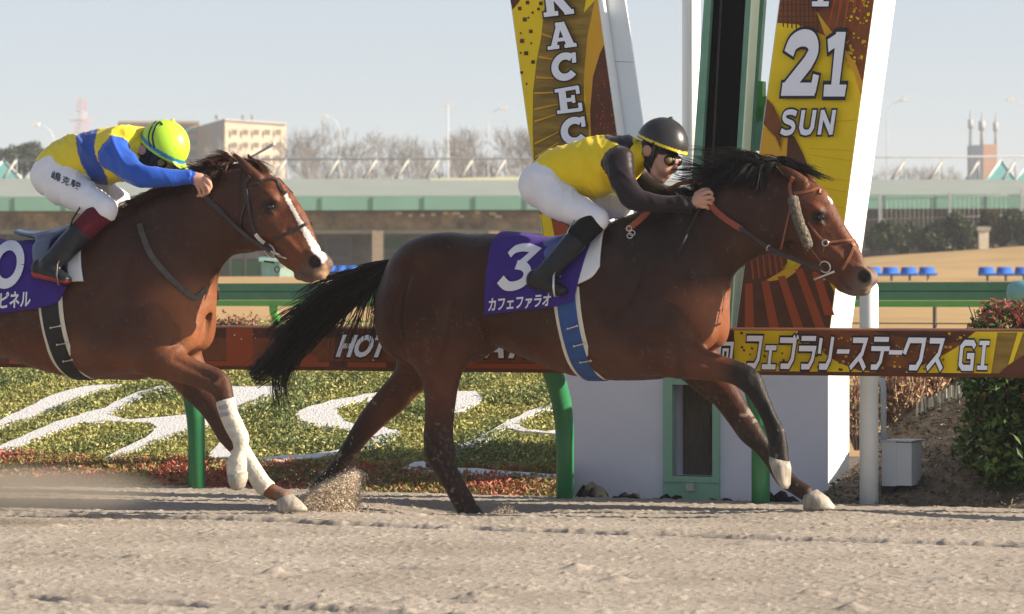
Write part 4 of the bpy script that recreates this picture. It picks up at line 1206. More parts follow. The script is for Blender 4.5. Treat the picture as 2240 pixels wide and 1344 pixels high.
for r_ in range(3):
    for c in range(5):
        x = 506 + c * 24; y = 284 + r_ * 28
        fbox(MB(), x, x + 13, y, y + 12, 329.6 + (x - 492) / 134 * 8, .15).build('window', gl, b)
for x, w in ((470, 7), (528, 5), (549, 5)): fbox(MB(), x, x + w, 252, 261, 338, 1.0).build('roof_box', bg, b)
b2 = thing('apartment_block', 'tan low block with teal windows, just behind the lime green helmet', 'building', P(350, 400, 345))
quadbox(mb := MB(), [(262, 345), (432, 345), (432, 356), (262, 356)], 270, 600); mb.build('wall', mat('tan facade', (.50, .37, .26), .8), b2)
quadbox(mb := MB(), [(258, 344.5), (436, 344.5), (436, 357), (258, 357)], 265, 270); mb.build('roof', mat('brown roof edge', (.45, .36, .28), .8), b2)
for y in (280, 304, 330):
    for x in (276, 300, 402, 418): fbox(MB(), x, x + 13, y, y + 14, 344.8, .15).build('window', mat('teal window', (.16, .27, .28), .3), b2)
tw = thing('lattice_tower', 'red and white lattice tower faint on the skyline above the jockey back', 'tower', P(178, 300, 900))
rd = mat('faded red steel', (.62, .16, .14), .6); wt = mat('faded white steel', (.7, .66, .64), .6)
for y0, y1, m_ in ((216, 246, rd), (246, 262, wt), (262, 300, rd), (300, 420, wt), (420, 610, rd)):
    mb = MB(); w0 = 8 + (y0 - 216) * .09; w1 = 8 + (y1 - 216) * .09
    for s in (-1, 1):
        for dd in (0, 2.2): mb.tube([P(178 + s * w0, y0, 900 + dd), P(178 + s * w1, y1, 900 + dd)], .09, 4)
    for y in np.arange(y0, y1, 9.0 if y0 < 300 else 30.0):
        w = 8 + (y - 216) * .09; mb.tube([P(178 - w, y, 900), P(178 + w, y + (9 if y0 < 300 else 30), 900)], .05, 4).tube([P(178 + w, y, 900), P(178 - w, y + (9 if y0 < 300 else 30), 900)], .05, 4).tube([P(178 - w, y, 900), P(178 + w, y, 900)], .06, 4)
    mb.build('lattice', m_, tw)
MB().tube([P(152, 264, 900), P(204, 264, 900)], .12, 4).build('crossarm', rd, tw)
t = thing('radio_tower', 'dark and orange square tower with three masts on the right skyline', 'tower', P(2150, 400, 420))
fbox(MB(), 2121, 2151, 318, 610, 420, 2).build('dark_face', mat('slate tower face', (.13, .16, .23), .7), t)
fbox(MB(), 2151.2, 2181, 316, 610, 420.2, 2).build('orange_face', mat('orange tower face', (.55, .33, .22), .7), t)
for x, y, w in ((2123, 240, 1.2), (2148, 244, 1.6), (2178, 246, 1.2)):
    MB().tube([P(x, 318, 421), P(x, y + 30, 421), P(x, y, 421)], [.16 * w, .13 * w, .05], 5).tube([P(x, y + 42, 421), P(x, y + 22, 421)], .28 * w, 5).build('mast', mat('grey mast', (.36, .37, .4), .6), t)
lm = mat('pale lamp metal', (.62, .63, .65), .5); lh = mat('lamp head', (.72, .73, .74), .4)
for (x, y, arm, base, d, say) in ((980, 232, 0, 392, 200, 'tall T-shaped floodlight mast above the bare trees'), (1068, 240, 34, 392, 205, 'curved street lamp left of the yellow banner'), (745, 258, -36, 392, 208, 'curved street lamp above the left clump of bare trees'),
                              (118, 276, -40, 392, 205, 'curved street lamp at the far left above the jockey'), (1940, 222, 42, 392, 204, 'curved street lamp right of the white wing'), (2262, 222, -52, 392, 204, 'curved street lamp reaching in at the right edge')):
    t = thing('street_lamp', say, 'street lamp', P(x, base, d), group='street lamps behind the pavilion')
    base = 590
    if arm == 0:
        MB().tube([P(x, base, d), P(x, y, d)], [.06, .035], 6).build('pole', lm, t); fbox(MB(), x - 13, x + 13, y - 1.5, y + 2, d, .3).build('lamp_head', lh, t)
    else:
        s = math.copysign(1, arm)
        MB().tube([P(x, base, d), P(x, y + 28, d), P(x + arm * .25, y + 8, d), P(x + arm * .7, y - 2, d), P(x + arm, y - 3, d)], [.05, .032, .028, .025, .022], 6).build('pole', lm, t)
        fbox(MB(), x + arm - 7, x + arm + 7, y - 7, y, d - .1, .4).build('lamp_head', lh, t)
build_ground()
# ================================================================== HORSES
class Frame:
    """a horse's own space: x forward, y to its left (away from the camera), z up"""
    def __init__(self, px0, d0, theta):
        self.th = math.radians(theta)
        self.c, self.s = math.cos(self.th), math.sin(self.th)
        self.O = Vector(((px0 - 1120) * d0 / F_PX, d0, 0))
        self.on = self.O.x * self.s + self.O.y * self.c
    def lam(self, px, w):
        rx = (px - 1120) / F_PX
        return (self.on - w) / (rx * self.s + self.c)
    def L(self, px, py, w=0.0):
        """local point seen at the pixel, w metres from the middle plane towards the camera side"""
        l = self.lam(px, w); rx = (px - 1120) / F_PX
        X, Y = l * rx - self.O.x, l - self.O.y
        return Vector((X * self.c - Y * self.s, -w, EYE - (py - HOR) * l / F_PX))
    def world(self, p):
        p = Vector(p)
        return Vector((self.O.x + p.x * self.c + p.y * self.s, self.O.y - p.x * self.s + p.y * self.c, p.z))
    def pix(self, V):
        V = np.asarray(V, float)
        X = self.O.x + V[:, 0] * self.c + V[:, 1] * self.s
        Y = self.O.y - V[:, 0] * self.s + V[:, 1] * self.c
        return 1120 + X / Y * F_PX, HOR + (EYE - V[:, 2]) / Y * F_PX
    def cam(self):
        q = Vector((-self.O.x, -self.O.y, 0))
        return Vector((q.x * self.c - q.y * self.s, q.x * self.s + q.y * self.c, EYE))
    def m(self, r):                                    # pixels to metres at the horse
        return r * self.O.y / F_PX
    def pair(self, x1, y1, x2, y2, hw, w=0.0):
        a, b = self.L(x1, y1, w), self.L(x2, y2, w); c = (a + b) / 2
        return (c.x, c.y, c.z, (a - b).length / 2, hw)
    def pt(self, x, y, r, hw, w=0.0):
        p = self.L(x, y, w)
        return (p.x, p.y, p.z, self.m(r), hw)
    def ray(self, px, py):
        o = self.cam(); p = self.L(px, py)
        return o, (p - o).normalized()

F1 = Frame(1340, 17.6, 25)
F2 = Frame(430, 17.3, 25)
DX = -1122                      # horse 2 repeats the hindquarters of horse 1 this far back

def horse_body(f, trunk, neck, head, legs, extra, h=0.0085):
    xs = [f.L(*p)[0] for p in extra['box_x']]; zs = [f.L(*p)[2] for p in extra['box_y']]
    fld = Field((min(xs), -0.43, min(zs)), (max(xs), 0.43, max(zs)), h)
    for lab, st in legs:
        fld.chain(st, 0.05, lab, 3)
    fld.chain(trunk, 0.07, 1, 4)
    for e in extra['muscle']:
        x, y, w, r, a = e[:5]; k = e[5] if len(e) > 5 else 0.06
        if k < .018:                                # a bump on one leg only
            p = f.L(x, y, w); fld.ell((p.x, -w, p.z), r, k, None, math.radians(a)); continue
        for s in (1, -1) if w else (1,):
            p = f.L(x, y, 0); fld.ell((p.x, -w * s, p.z), r, k, 1, math.radians(a))
    fld.chain(neck, 0.09, 1, 4)
    fld.chain(head, 0.045, 1, 3)
    for e in extra['face']:
        x, y, w, r, a = e[:5]; k = e[5] if len(e) > 5 else 0.02
        for s in (1, -1) if w else (1,):
            p = f.L(x, y, abs(w)) if w else f.L(x, y, 0)
            fld.ell((p.x, -abs(w) * s, p.z), r, k, 1, math.radians(a))
    for st in extra['ears']:
        for s in (1, -1):
            A = [list(q) for q in st]
            for q in A: q[1] *= s
            fld.chain(A, 0.012, 1, 3)
    for e in extra['cut']:
        x, y, w, r, a = e[:5]; k = e[5] if len(e) > 5 else 0.02
        for s in (1, -1) if w else (1,):
            p = f.L(x, y, abs(w)) if w else f.L(x, y, 0)
            fld.ell((p.x, -abs(w) * s, p.z), r, k, None, math.radians(a), op='cut')
    for st, k in extra['groove']:
        for s in (1, -1):
            A = [list(q) for q in st]
            for q in A: q[1] *= s
            fld.chain(A, k, None, 3, op='cut')
    return fld.surface(2)

def horse_skin(name):
    m = bpy.data.materials.new(name)
    nt, b = nodes_of(m); N, L = nt.nodes, nt.links
    at = N.new('ShaderNodeAttribute'); at.attribute_name = 'Col'
    tc = N.new('ShaderNodeTexCoord')
    n1 = N.new('ShaderNodeTexNoise'); n1.inputs['Scale'].default_value = 5; n1.inputs['Detail'].default_value = 5
    mp = N.new('ShaderNodeMapping'); mp.inputs['Scale'].default_value = (60, 160, 230)
    n2 = N.new('ShaderNodeTexNoise'); n2.inputs['Scale'].default_value = 1.0; n2.inputs['Detail'].default_value = 3
    L.new(tc.outputs['Object'], n1.inputs['Vector']); L.new(tc.outputs['Object'], mp.inputs['Vector']); L.new(mp.outputs['Vector'], n2.inputs['Vector'])
    r = N.new('ShaderNodeMapRange'); r.inputs['From Min'].default_value = .3; r.inputs['From Max'].default_value = .7
    r.inputs['To Min'].default_value = .78; r.inputs['To Max'].default_value = 1.2
    L.new(n1.outputs['Fac'], r.inputs['Value'])
    mx = N.new('ShaderNodeMix'); mx.data_type = 'RGBA'; mx.blend_type = 'MULTIPLY'; mx.inputs[0].default_value = 1
    L.new(at.outputs['Color'], mx.inputs[6]); L.new(r.outputs['Result'], mx.inputs[7])
    L.new(mx.outputs[2], b.inputs['Base Color'])
    b.inputs['Roughness'].default_value = 0.41
    b.inputs['Specular IOR Level'].default_value = 0.22
    b.inputs['Sheen Weight'].default_value = 0.0
    b.inputs['Sheen Roughness'].default_value = 0.4
    b.inputs['Sheen Tint'].default_value = (.9, .6, .4, 1)
    bp = N.new('ShaderNodeBump'); bp.inputs['Strength'].default_value = .5; bp.inputs['Distance'].default_value = .007
    n3 = N.new('ShaderNodeTexNoise'); n3.inputs['Scale'].default_value = 14; n3.inputs['Detail'].default_value = 4
    L.new(tc.outputs['Object'], n3.inputs['Vector'])
    ad = N.new('ShaderNodeMath'); ad.operation = 'MULTIPLY_ADD'; ad.inputs[1].default_value = 2.2
    L.new(n3.outputs['Fac'], ad.inputs[0]); L.new(n2.outputs['Fac'], ad.inputs[2])
    L.new(ad.outputs[0], bp.inputs['Height']); L.new(bp.outputs['Normal'], b.inputs['Normal'])
    return m

def ramp01(x, a, b):
    t = np.clip((x - a) / (b - a), 0, 1); return (t * t * (3 - 2 * t))

def local_mesh(name, V, Q, mats, parent, cols=None, smooth=True):
    me = mesh_np(name, V, Q, smooth, cols)
    return link_mesh(name, me, mats, parent, world=False)

def mb_local(mb, name, mats, parent):
    return mb.build(name, mats, parent, world=False)

def hoof(f, name, rings, mats, parent, w):
    mb = MB(); R = []
    for (x, y, vx, vy, hw) in rings:
        c = f.L(x, y, w); e = f.L(x + vx, y + vy, w) - c
        R.append([c + e * math.cos(6.2832 * j / 20) * (1.0 if math.cos(6.2832 * j / 20) > 0 else .85) + Vector((0, hw * math.sin(6.2832 * j / 20), 0)) for j in range(20)])
    mb.loft(R, 0, True)
    return mb_local(mb, name, mats, parent)

class Caster:
    def __init__(self, V, Q):
        self.b = BVHTree.FromPolygons([tuple(v) for v in V.tolist()], [tuple(q) for q in Q.tolist()])
    def hit(self, f, px, py, wdef=0.1):
        o, d = f.ray(px, py)
        p, n, i, t = self.b.ray_cast(o, d)
        if p is None:
            p = f.L(px, py, wdef); q, n, i, t = self.b.find_nearest(p)
            return q, n
        return p, n
    def side(self, x, ang, zc):
        """surface point at x, ang degrees above the camera side, looking from a middle line at height zc"""
        a = math.radians(ang); d = Vector((0, -math.cos(a), math.sin(a)))
        p, n, i, t = self.b.ray_cast(Vector((x, 0, zc)) + d * 1.0, -d)
        if p is None:
            p = Vector((x, 0, zc)) + d * .28; n = d
        return p, n

def strap(pts, nrm, width, thick, mb, mi=0, closed=False):
    """flat band along surface points with surface normals"""
    R = []; n = len(pts)
    for i in range(n):
        t = (pts[min(i + 1, n - 1)] - pts[max(i - 1, 0)]).normalized()
        nn = nrm[i].normalized(); s = t.cross(nn)
        if s.length < 1e-4: s = Vector((0, 0, 1))
        s.normalize(); nn = s.cross(t)
        if nn.dot(nrm[i]) < 0: nn = -nn
        a = s * width / 2; c = pts[i]
        R.append([c - a - nn * thick * .5, c - a * .85 + nn * thick, c + a * .85 + nn * thick, c + a - nn * thick * .5])
    mb.loft(R, mi, False)

def path_on(f, cs, pix, off, n=6, mirror=False, wdef=.1):
    A = catmull(pix, n); P_, N_ = [], []
    for x, y in A:
        p, nn = cs.hit(f, x, y, wdef); P_.append(p + nn * off); N_.append(nn)
    # even out
    for _ in range(2):
        P_ = [P_[0]] + [(P_[i - 1] + P_[i] * 2 + P_[i + 1]) / 4 for i in range(1, len(P_) - 1)] + [P_[-1]]
    if mirror:
        P_ = [Vector((p.x, -p.y, p.z)) for p in P_]; N_ = [Vector((n.x, -n.y, n.z)) for n in N_]
    return P_, N_

def straps(f, cs, name, specs, m, parent, mirror=True):
    mb = MB()
    for pix, wd in specs:
        for mr in ((False, True) if mirror else (False,)):
            p, n = path_on(f, cs, pix, .003, 6, mr); strap(p, n, wd, .005, mb)
    return mb_local(mb, name, [m], parent)

def cloth(f, cs, name, bottom, top, off, m, parent, nu=28, nv=26, thick=0.004, fold=0.0):
    """a cloth lying over the back: bottom edge pixels on the near side, top columns as pixels on the spine, mirrored on the far side"""
    B = catmull(bottom, max(1, nu // (len(bottom) - 1))); T = np.array([np.interp(np.linspace(0, 1, len(B)), np.linspace(0, 1, len(top)), [t[k] for t in top]) for k in (0, 1)]).T
    zc = f.L(1270 if f is F1 else 150, 680).z
    rows = []
    for (bx, by), (tx, ty) in zip(B, T):
        p, n = cs.hit(f, bx, by)
        ph = math.degrees(math.atan2(p.z - zc, -p.y)); u1 = f.L(tx, ty).x
        col = []
        for j in range(nv + 1):
            t = j / nv
            a = ph + (90 - ph) * t; u = p.x + (u1 - p.x) * t
            q, nn = cs.side(u, a, zc); rad = Vector((0, q.y, q.z - zc)).normalized()
            col.append(q + rad * (off + fold * (1 - t) * math.sin(u * 38 + t * 2)))
        rows.append(col)
    G = [[r[j] for j in range(nv + 1)] + [Vector((r[j].x, -r[j].y, r[j].z)) for j in range(nv - 1, -1, -1)] for r in rows]
    # smooth the sheet a little so it drapes
    A = np.array([[list(p) for p in r] for r in G])
    for _ in range(3):
        Bm = A.copy(); Bm[1:-1, 1:-1] = (A[1:-1, 1:-1] * 2 + A[:-2, 1:-1] + A[2:, 1:-1] + A[1:-1, :-2] + A[1:-1, 2:]) / 6; A = Bm
    nU, nV, _ = A.shape; I = np.arange(nU * nV).reshape(nU, nV)
    Q = np.stack([I[:-1, :-1], I[1:, :-1], I[1:, 1:], I[:-1, 1:]], -1).reshape(-1, 4)
    V = A.reshape(-1, 3); N_ = normals(V, Q)
    if (N_[:, 2] * 1.0).sum() < 0: N_ = -N_; Q = Q[:, ::-1]
    k = len(V)
    rim = np.concatenate([I[0, :], I[1:, -1], I[-1, -2::-1], I[-2:0:-1, 0]])
    r2 = np.roll(rim, -1)
    side = np.stack([rim, r2, r2 + k, rim + k], 1)
    VV = np.concatenate([V + N_ * thick, V - N_ * .002]); QQ = np.concatenate([Q, Q[:, ::-1] + k, side])
    o = local_mesh(name, VV, QQ, [m], parent)
    return o, VV[:k], Q

def on_cloth(f, V, Q):
    c = Caster(V, Q)
    def place(px, py, off):
        o, d = f.ray(px, py)
        p, n, i, t = c.b.ray_cast(o, d)
        if p is None:
            p, n, i, t = c.b.find_nearest(f.L(px, py, .27))
        if n.dot(d) > 0: n = -n
        return p + n * off
    return place

def girth(f, cs, top, bot, wid, off, mats, parent, name, ang0=22):
    zc = f.L(1270 if f is F1 else 150, 680).z
    ut, ub = f.L(*top, .27).x, f.L(*bot, .05).x
    mb = MB()
    for w, o, mi in wid:
        P_, N_ = [], []
        for k in range(61):
            a = ang0 - (180 + 2 * ang0) * k / 60
            s = min(1, max(0, (ang0 - (a if a > -90 else -180 - a)) / (90 + ang0)))
            u = ut + (ub - ut) * (s ** .85)
            p, n = cs.side(u, a, zc); rad = Vector((0, p.y, p.z - zc)).normalized()
            P_.append(p + rad * o); N_.append(rad)
        for _ in range(2): P_ = [P_[0]] + [(P_[i - 1] + P_[i] * 2 + P_[i + 1]) / 4 for i in range(1, 60)] + [P_[-1]]
        strap(P_, N_, w, .004, mb, mi)
    return mb_local(mb, name, mats, parent)

def ringmesh(c, r, tube_r, nrm, mb, mi=0, n=20, seg=8):
    nrm = Vector(nrm).normalized(); a = nrm.orthogonal().normalized(); b = nrm.cross(a); R = []
    for i in range(n):
        t = 6.2832 * i / n; d = a * math.cos(t) + b * math.sin(t); cc = Vector(c) + d * r
        R.append([cc + d * tube_r * math.cos(6.2832 * j / seg) + nrm * tube_r * math.sin(6.2832 * j / seg) for j in range(seg)])
    R.append(R[0]); mb.loft(R, mi, True, caps=False)

def interp_curve(P, t):
    P = np.array(P, float); x = np.linspace(0, 1, len(P))
    return np.stack([np.interp(t, x, P[:, k]) for k in range(P.shape[1])], -1)

def tail_mesh(f, spine, half, n, m=14, w0=0.0, wild=1.0):
    A = catmull(spine, 8); H = catmull([(h,) for h in half], 8)[:, 0]
    T = np.linspace(0, 1, m)
    Pts = np.zeros((n, m, 3)); Rr = np.zeros((n, m))
    clump = rng.uniform(-1, 1, 46); cw = rng.normal(size=46) * .035
    for i in range(n):
        c = rng.integers(46); s = clump[c] + rng.normal() * .07
        ln = np.clip(rng.normal(.78, .19), .3, 1.04)
        t = T * ln
        C = interp_curve(A, t); hw = np.interp(t, np.linspace(0, 1, len(H)), H)
        d = np.gradient(C, axis=0); d /= np.linalg.norm(d, axis=1)[:, None]; nn = np.stack([-d[:, 1], d[:, 0]], 1)
        wob = rng.normal() * 9 * T ** 2 * wild + 4 * wild * np.sin(T * rng.uniform(3, 7) + rng.uniform(0, 6)) * T
        px = C + nn * (s * hw + wob)[:, None]
        px[:, 1] += 10 * T ** 3 * rng.random()
        w = w0 + (cw[c] + rng.normal() * .012) * np.sqrt(T)
        for k in range(m):
            Pts[i, k] = f.L(px[k, 0], px[k, 1], w[k])
        Rr[i] = .0023 * (1.05 - T) ** .5 + .0004
    return Pts, Rr

def build_hair(name, groups, m, parent):
    Vs, Qs, k = [], [], 0
    for Pts, R in groups:
        V, Q = tubes(Pts, R); Vs.append(V); Qs.append(Q + k); k += len(V)
    return local_mesh(name, np.concatenate(Vs), np.concatenate(Qs), [m], parent)

def mane_strands(f, crest, n, tipfun, m=9, rad=.0022, lat=.02, clump=16):
    A = catmull(crest, 6); Pts = np.zeros((n, m, 3)); R = np.zeros((n, m)); T = np.linspace(0, 1, m)
    i = 0
    while i < n:
        t0 = rng.random(); tip = tipfun(t0); wv = rng.normal() * 5; wl = rng.normal() * lat; ph = rng.uniform(0, 6.28)
        for _ in range(clump):
            if i >= n: break
            t = float(np.clip(t0 + rng.normal() * .022, 0, 1)); r = interp_curve(A, np.array([t]))[0]
            ln = rng.uniform(.72, 1.1)
            dx, dy, bend, w1 = tip[0] * ln + rng.normal() * 4, tip[1] * ln + rng.normal() * 4, tip[2] + rng.normal() * 2, tip[3] + rng.normal() * .006
            w0 = wl + rng.normal() * .007
            p0 = r; p2 = r + np.array((dx, dy)); p1 = r + np.array((dx * .35, min(dy, 0) * .5 - bend))
            for k, tt in enumerate(T):
                p = p0 * (1 - tt) ** 2 + p1 * 2 * tt * (1 - tt) + p2 * tt ** 2
                p = p + np.array((0, wv * math.sin(ph + tt * 4) * tt))
                Pts[i, k] = f.L(p[0], p[1], w0 + (w1 - w0) * tt ** 1.2)
            R[i] = rad * (1.08 - T) ** .5
            i += 1
    return Pts, R

hair_black = mat('black horse hair', (.012, .009, .008), .42, .35, .3, 30)
hair_chest = mat('dark chestnut horse hair', (.055, .02, .011), .45, .35, .4, 30)
hoof_pale = mat('pale dusty hoof', (.34, .305, .25), .5, .35, .5, 30, stretch=(1, 1, .35), bump=.3, bscale=60)
hoof_dark = mat('dark hoof', (.03, .024, .02), .5, .35, .3, 20, bump=.3, bscale=60)
eye_m = mat('horse eye', (.006, .004, .003), .06, .8, .1, 10)
steel = mat('bit steel', (.62, .6, .56), .28, .5, .1, 20, metal=.9)
tan_strap = mat('tan bridle leather', (.22, .075, .035), .5, .4, .2, 25)
red_strap = mat('red brown rein rubber', (.27, .065, .035), .6, .3, .15, 40, bump=.5, bscale=150)
dark_strap = mat('dark bridle leather', (.035, .022, .018), .42, .45, .25, 25)
purple = mat('purple saddle cloth', (.042, .018, .20), .75, .25, .10, 8, bump=.25, bscale=220, sheen=.05)
cloth_white = mat('white cloth print', (.72, .72, .76), .7, .2, .03, 10)
pad_white = mat('white saddle pad', (.74, .75, .77), .7, .25, .04, 8, bump=.15, bscale=120)
cream_edge = mat('cream girth edge', (.62, .58, .48), .75, .2, .1, 12)
blue_web = mat('blue girth webbing', (.025, .075, .24), .6, .3, .15, 18, bump=.3, bscale=160)
black_web = mat('black girth webbing', (.012, .012, .013), .55, .35, .2, 18, bump=.3, bscale=160)
bandage_m = mat('white leg bandage', (.56, .52, .44), .85, .15, .22, 22, bump=.55, bscale=55)

def splash(c, V, py):
    """specks of dried sand on the coat, more of them low down"""
    a = vnoise(V[:, 0] * 75 + V[:, 1] * 31, V[:, 2] * 75 - V[:, 1] * 17, 91); b = fbm(V[:, 0] * 5 + V[:, 1] * 3, V[:, 2] * 5, 92, 3)
    k = np.clip((a - .80 + .10 * np.clip((py - 700) / 300, 0, 1)) / .12, 0, 1) * np.clip((b - .42) / .12, 0, 1) * .2
    film = .035 * np.clip((fbm(V[:, 0] * 9, V[:, 2] * 6 + V[:, 1] * 5, 93, 4) - .42) / .2, 0, 1)
    k = np.maximum(k, film)[:, None]
    return c * (1 - k) + np.array((.27, .20, .145)) * k

def make_horse1():
    f = F1
    root = thing('racehorse', 'dark bay racehorse with black legs and purple number 3 cloth, galloping in front', 'horse', f.O, -f.th, 'racehorses in the finish')
    pr, pt = f.pair, f.pt
    trunk = [pt(872, 660, 80, .12), pr(930, 523, 930, 800, .235), pr(1000, 507, 1000, 800, .268), pr(1070, 512, 1064, 740, .258), pr(1130, 523, 1122, 766, .262), pr(1200, 527, 1191, 795, .288),
             pr(1270, 514, 1270, 824, .298), pr(1340, 492, 1340, 834, .285), pr(1400, 474, 1410, 832, .262), pr(1455, 485, 1465, 826, .24), pr(1500, 560, 1502, 800, .205), pr(1522, 630, 1522, 768, .15)]
    neck = [pr(1412, 478, 1535, 660, .16), pr(1490, 443, 1568, 613, .135), pr(1555, 410, 1608, 586, .112), pr(1615, 378, 1648, 563, .10), pr(1672, 358, 1676, 548, .092), pr(1705, 362, 1690, 535, .08)]
    head = [pt(1712, 455, 80, .08), pt(1752, 482, 84, .092), pt(1803, 536, 60, .074), pt(1838, 577, 47, .058), pt(1864, 606, 39, .052), pt(1880, 620, 31, .05)]
    n, fa = .145, -.145
    legs = [(2, [pt(940, 640, 104, .12, .12), pt(952, 720, 94, .115, .15), pt(961, 780, 70, .095, n), pt(964, 835, 44, .072, n), pt(962, 900, 35, .055, n), pt(959, 955, 36, .046, n), pt(963, 992, 37, .042, n), pt(974, 1025, 28, .036, n), pt(994, 1062, 25, .034, n), pt(1012, 1095, 26, .038, n), pt(1026, 1122, 23, .04, n)]),
            (3, [pt(930, 640, 100, .12, -.12), pt(932, 742, 80, .115, -.15), pt(918, 795, 57, .09, fa), pt(893, 832, 40, .07, fa), pt(866, 864, 38, .056, fa), pt(830, 900, 33, .046, fa), pt(810, 922, 30, .042, fa), pt(791, 946, 26, .036, fa), pt(764, 986, 22, .034, fa), pt(738, 1023, 21, .036, fa), pt(720, 1043, 18, .038, fa), pt(706, 1054, 14, .036, fa)]),
            (4, [pt(1425, 690, 85, .09, .15), pt(1455, 762, 62, .095, .165), pt(1508, 790, 40, .08, .16), pt(1560, 803, 30, .06, .15), pt(1608, 815, 26, .05, n), pt(1640, 834, 27, .048, n), pt(1660, 866, 20, .04, n), pt(1680, 908, 17, .033, n), pt(1696, 945, 20, .034, n), pt(1702, 975, 21, .038, n), pt(1704, 1008, 22, .04, n)]),
            (5, [pt(1470, 690, 80, .09, -.14), pt(1515, 775, 58, .09, -.16), pt(1555, 830, 42, .075, -.15), pt(1586, 864, 33, .06, fa), pt(1620, 915, 28, .052, fa), pt(1641, 946, 27, .048, fa), pt(1666, 976, 20, .038, fa), pt(1690, 1008, 18, .034, fa), pt(1715, 1044, 21, .038, fa), pt(1738, 1063, 18, .036, fa), pt(1762, 1078, 18, .04, fa)])]
    ear = [pt(1758, 400, 13, .022, .055), pt(1740, 388, 13, .024, .065), pt(1722, 376, 10, .018, .072), pt(1700, 362, 2.5, .006, .07)]
    extra = dict(box_x=[(640, 600), (1960, 600)], box_y=[(1300, 300), (1300, 1165)],
        muscle=[(1440, 600, .17, (.13, .07, .30), 28, .08), (1432, 715, .185, (.16, .07, .12), -20, .06), (1548, 700, .075, (.085, .085, .15), 12, .04), (1400, 770, .14, (.2, .1, .09), 0, .08),
                (892, 690, .10, (.13, .1, .22), -8, .07), (1008, 742, .185, (.10, .055, .12), 20, .05), (960, 560, .13, (.2, .11, .1), 12, .07), (1120, 560, .09, (.22, .12, .1), 0, .07), (1560, 500, .07, (.22, .05, .12), 28, .06), (1642, 833, .145, (.035, .056, .030), -55, .015), (1697, 978, .145, (.028, .042, .022), -60, .012), (955, 968, .145, (.04, .05, .022), 70, .015), (1435, 640, .215, (.10, .045, .05), 60, .04)],
        face=[(1712, 500, .062, (.12, .035, .125), -10, .03), (1783, 458, .072, (.042, .026, .026), -20, .02), (1795, 488, .078, (.034, .014, .012), -25, .012), (1815, 540, .055, (.09, .018, .016), -40, .02), (1896, 610, .03, (.034, .03, .036), -40, .03), (1888, 604, .046, (.056, .018, .046), -48, .012), (1884, 634, .02, (.035, .035, .026), -20, .025), (1856, 632, .018, (.034, .034, .024), -20, .02), (1843, 628, 0, (.026, .03, .022), 0, .02), (1850, 520, 0, (.1, .03, .02), -52, .03)],
        ears=[ear], cut=[(1890, 605, .062, (.036, .026, .024), -48, .01), (1795, 474, .098, (.024, .02, .018), -25, .01), (1822, 480, .085, (.03, .02, .05), -40, .03), (1740, 545, .075, (.05, .02, .02), -35, .03), (1062, 668, .31, (.13, .06, .15), 14, .05), (1066, 790, .16, (.07, .13, .055), 25, .04), (1300, 560, .36, (.1, .06, .1), 0, .05)],
        groove=[([pt(1896, 636, 3, .012, .035), pt(1872, 640, 3, .02, .05), pt(1850, 625, 3, .02, .055), pt(1836, 606, 2.5, .012, .05)], .01),
                ([pt(1592, 640, 5, .02, 0.0), pt(1594, 700, 6, .02, 0.0), pt(1588, 765, 6, .02, 0.0)], .03),
                ([pt(1530, 500, 6, .02, .17), pt(1550, 560, 8, .02, .17), pt(1560, 625, 8, .02, .17)], .05),
                ([pt(1480, 560, 5, .02, .245), pt(1500, 640, 6, .02, .245), pt(1492, 720, 6, .02, .25)], .04),
                ([pt(985, 640, 6, .02, .288), pt(970, 730, 6, .02, .278), pt(945, 800, 6, .02, .258)], .035),
                ([pt(890, 600, 6, .02, .262), pt(872, 690, 6, .02, .25), pt(880, 780, 6, .02, .24)], .035),
                ([pt(1668, 884, 3, .012, .183), pt(1682, 920, 3, .012, .178), pt(1694, 952, 3, .012, .18)], .012),
                ([pt(950, 975, 3, .012, .188), pt(972, 1020, 3, .012, .183), pt(996, 1062, 3, .012, .18)], .014),
                ([pt(1500, 778, 4, .015, .245), pt(1560, 800, 4, .015, .215), pt(1610, 818, 3, .012, .192)], .025),
                ([pt(1330, 700, 5, .02, .30), pt(1380, 640, 5, .02, .285), pt(1400, 570, 5, .02, .265)], .05),
                ([pt(1380, 735, 5, .02, .285), pt(1425, 750, 5, .02, .285), pt(1470, 735, 5, .02, .275)], .035)])
    V, Q, lab = horse_body(f, trunk, neck, head, legs, extra)
    px, py = f.pix(V)
    N_ = normals(V, Q)
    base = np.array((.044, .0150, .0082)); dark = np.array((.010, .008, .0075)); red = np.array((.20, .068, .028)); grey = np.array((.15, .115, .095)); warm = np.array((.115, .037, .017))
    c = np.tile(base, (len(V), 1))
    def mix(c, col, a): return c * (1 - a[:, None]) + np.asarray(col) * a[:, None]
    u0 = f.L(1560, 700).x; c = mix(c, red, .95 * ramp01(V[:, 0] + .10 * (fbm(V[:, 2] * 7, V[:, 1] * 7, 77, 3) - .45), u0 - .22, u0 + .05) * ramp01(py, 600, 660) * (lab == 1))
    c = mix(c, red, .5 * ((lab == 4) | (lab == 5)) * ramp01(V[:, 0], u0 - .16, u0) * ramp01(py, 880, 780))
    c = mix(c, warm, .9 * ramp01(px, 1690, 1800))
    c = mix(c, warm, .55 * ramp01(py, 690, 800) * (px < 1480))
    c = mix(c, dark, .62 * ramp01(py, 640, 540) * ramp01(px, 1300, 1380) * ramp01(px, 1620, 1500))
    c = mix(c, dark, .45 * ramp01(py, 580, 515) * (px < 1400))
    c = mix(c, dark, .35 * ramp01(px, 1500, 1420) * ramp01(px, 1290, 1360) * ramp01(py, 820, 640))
    l4, l5, l2, l3 = (lab == k for k in (4, 5, 2, 3))
    c = mix(c, dark * 1.15, l4 * ramp01(px, 1560, 1625) * (py > 760))
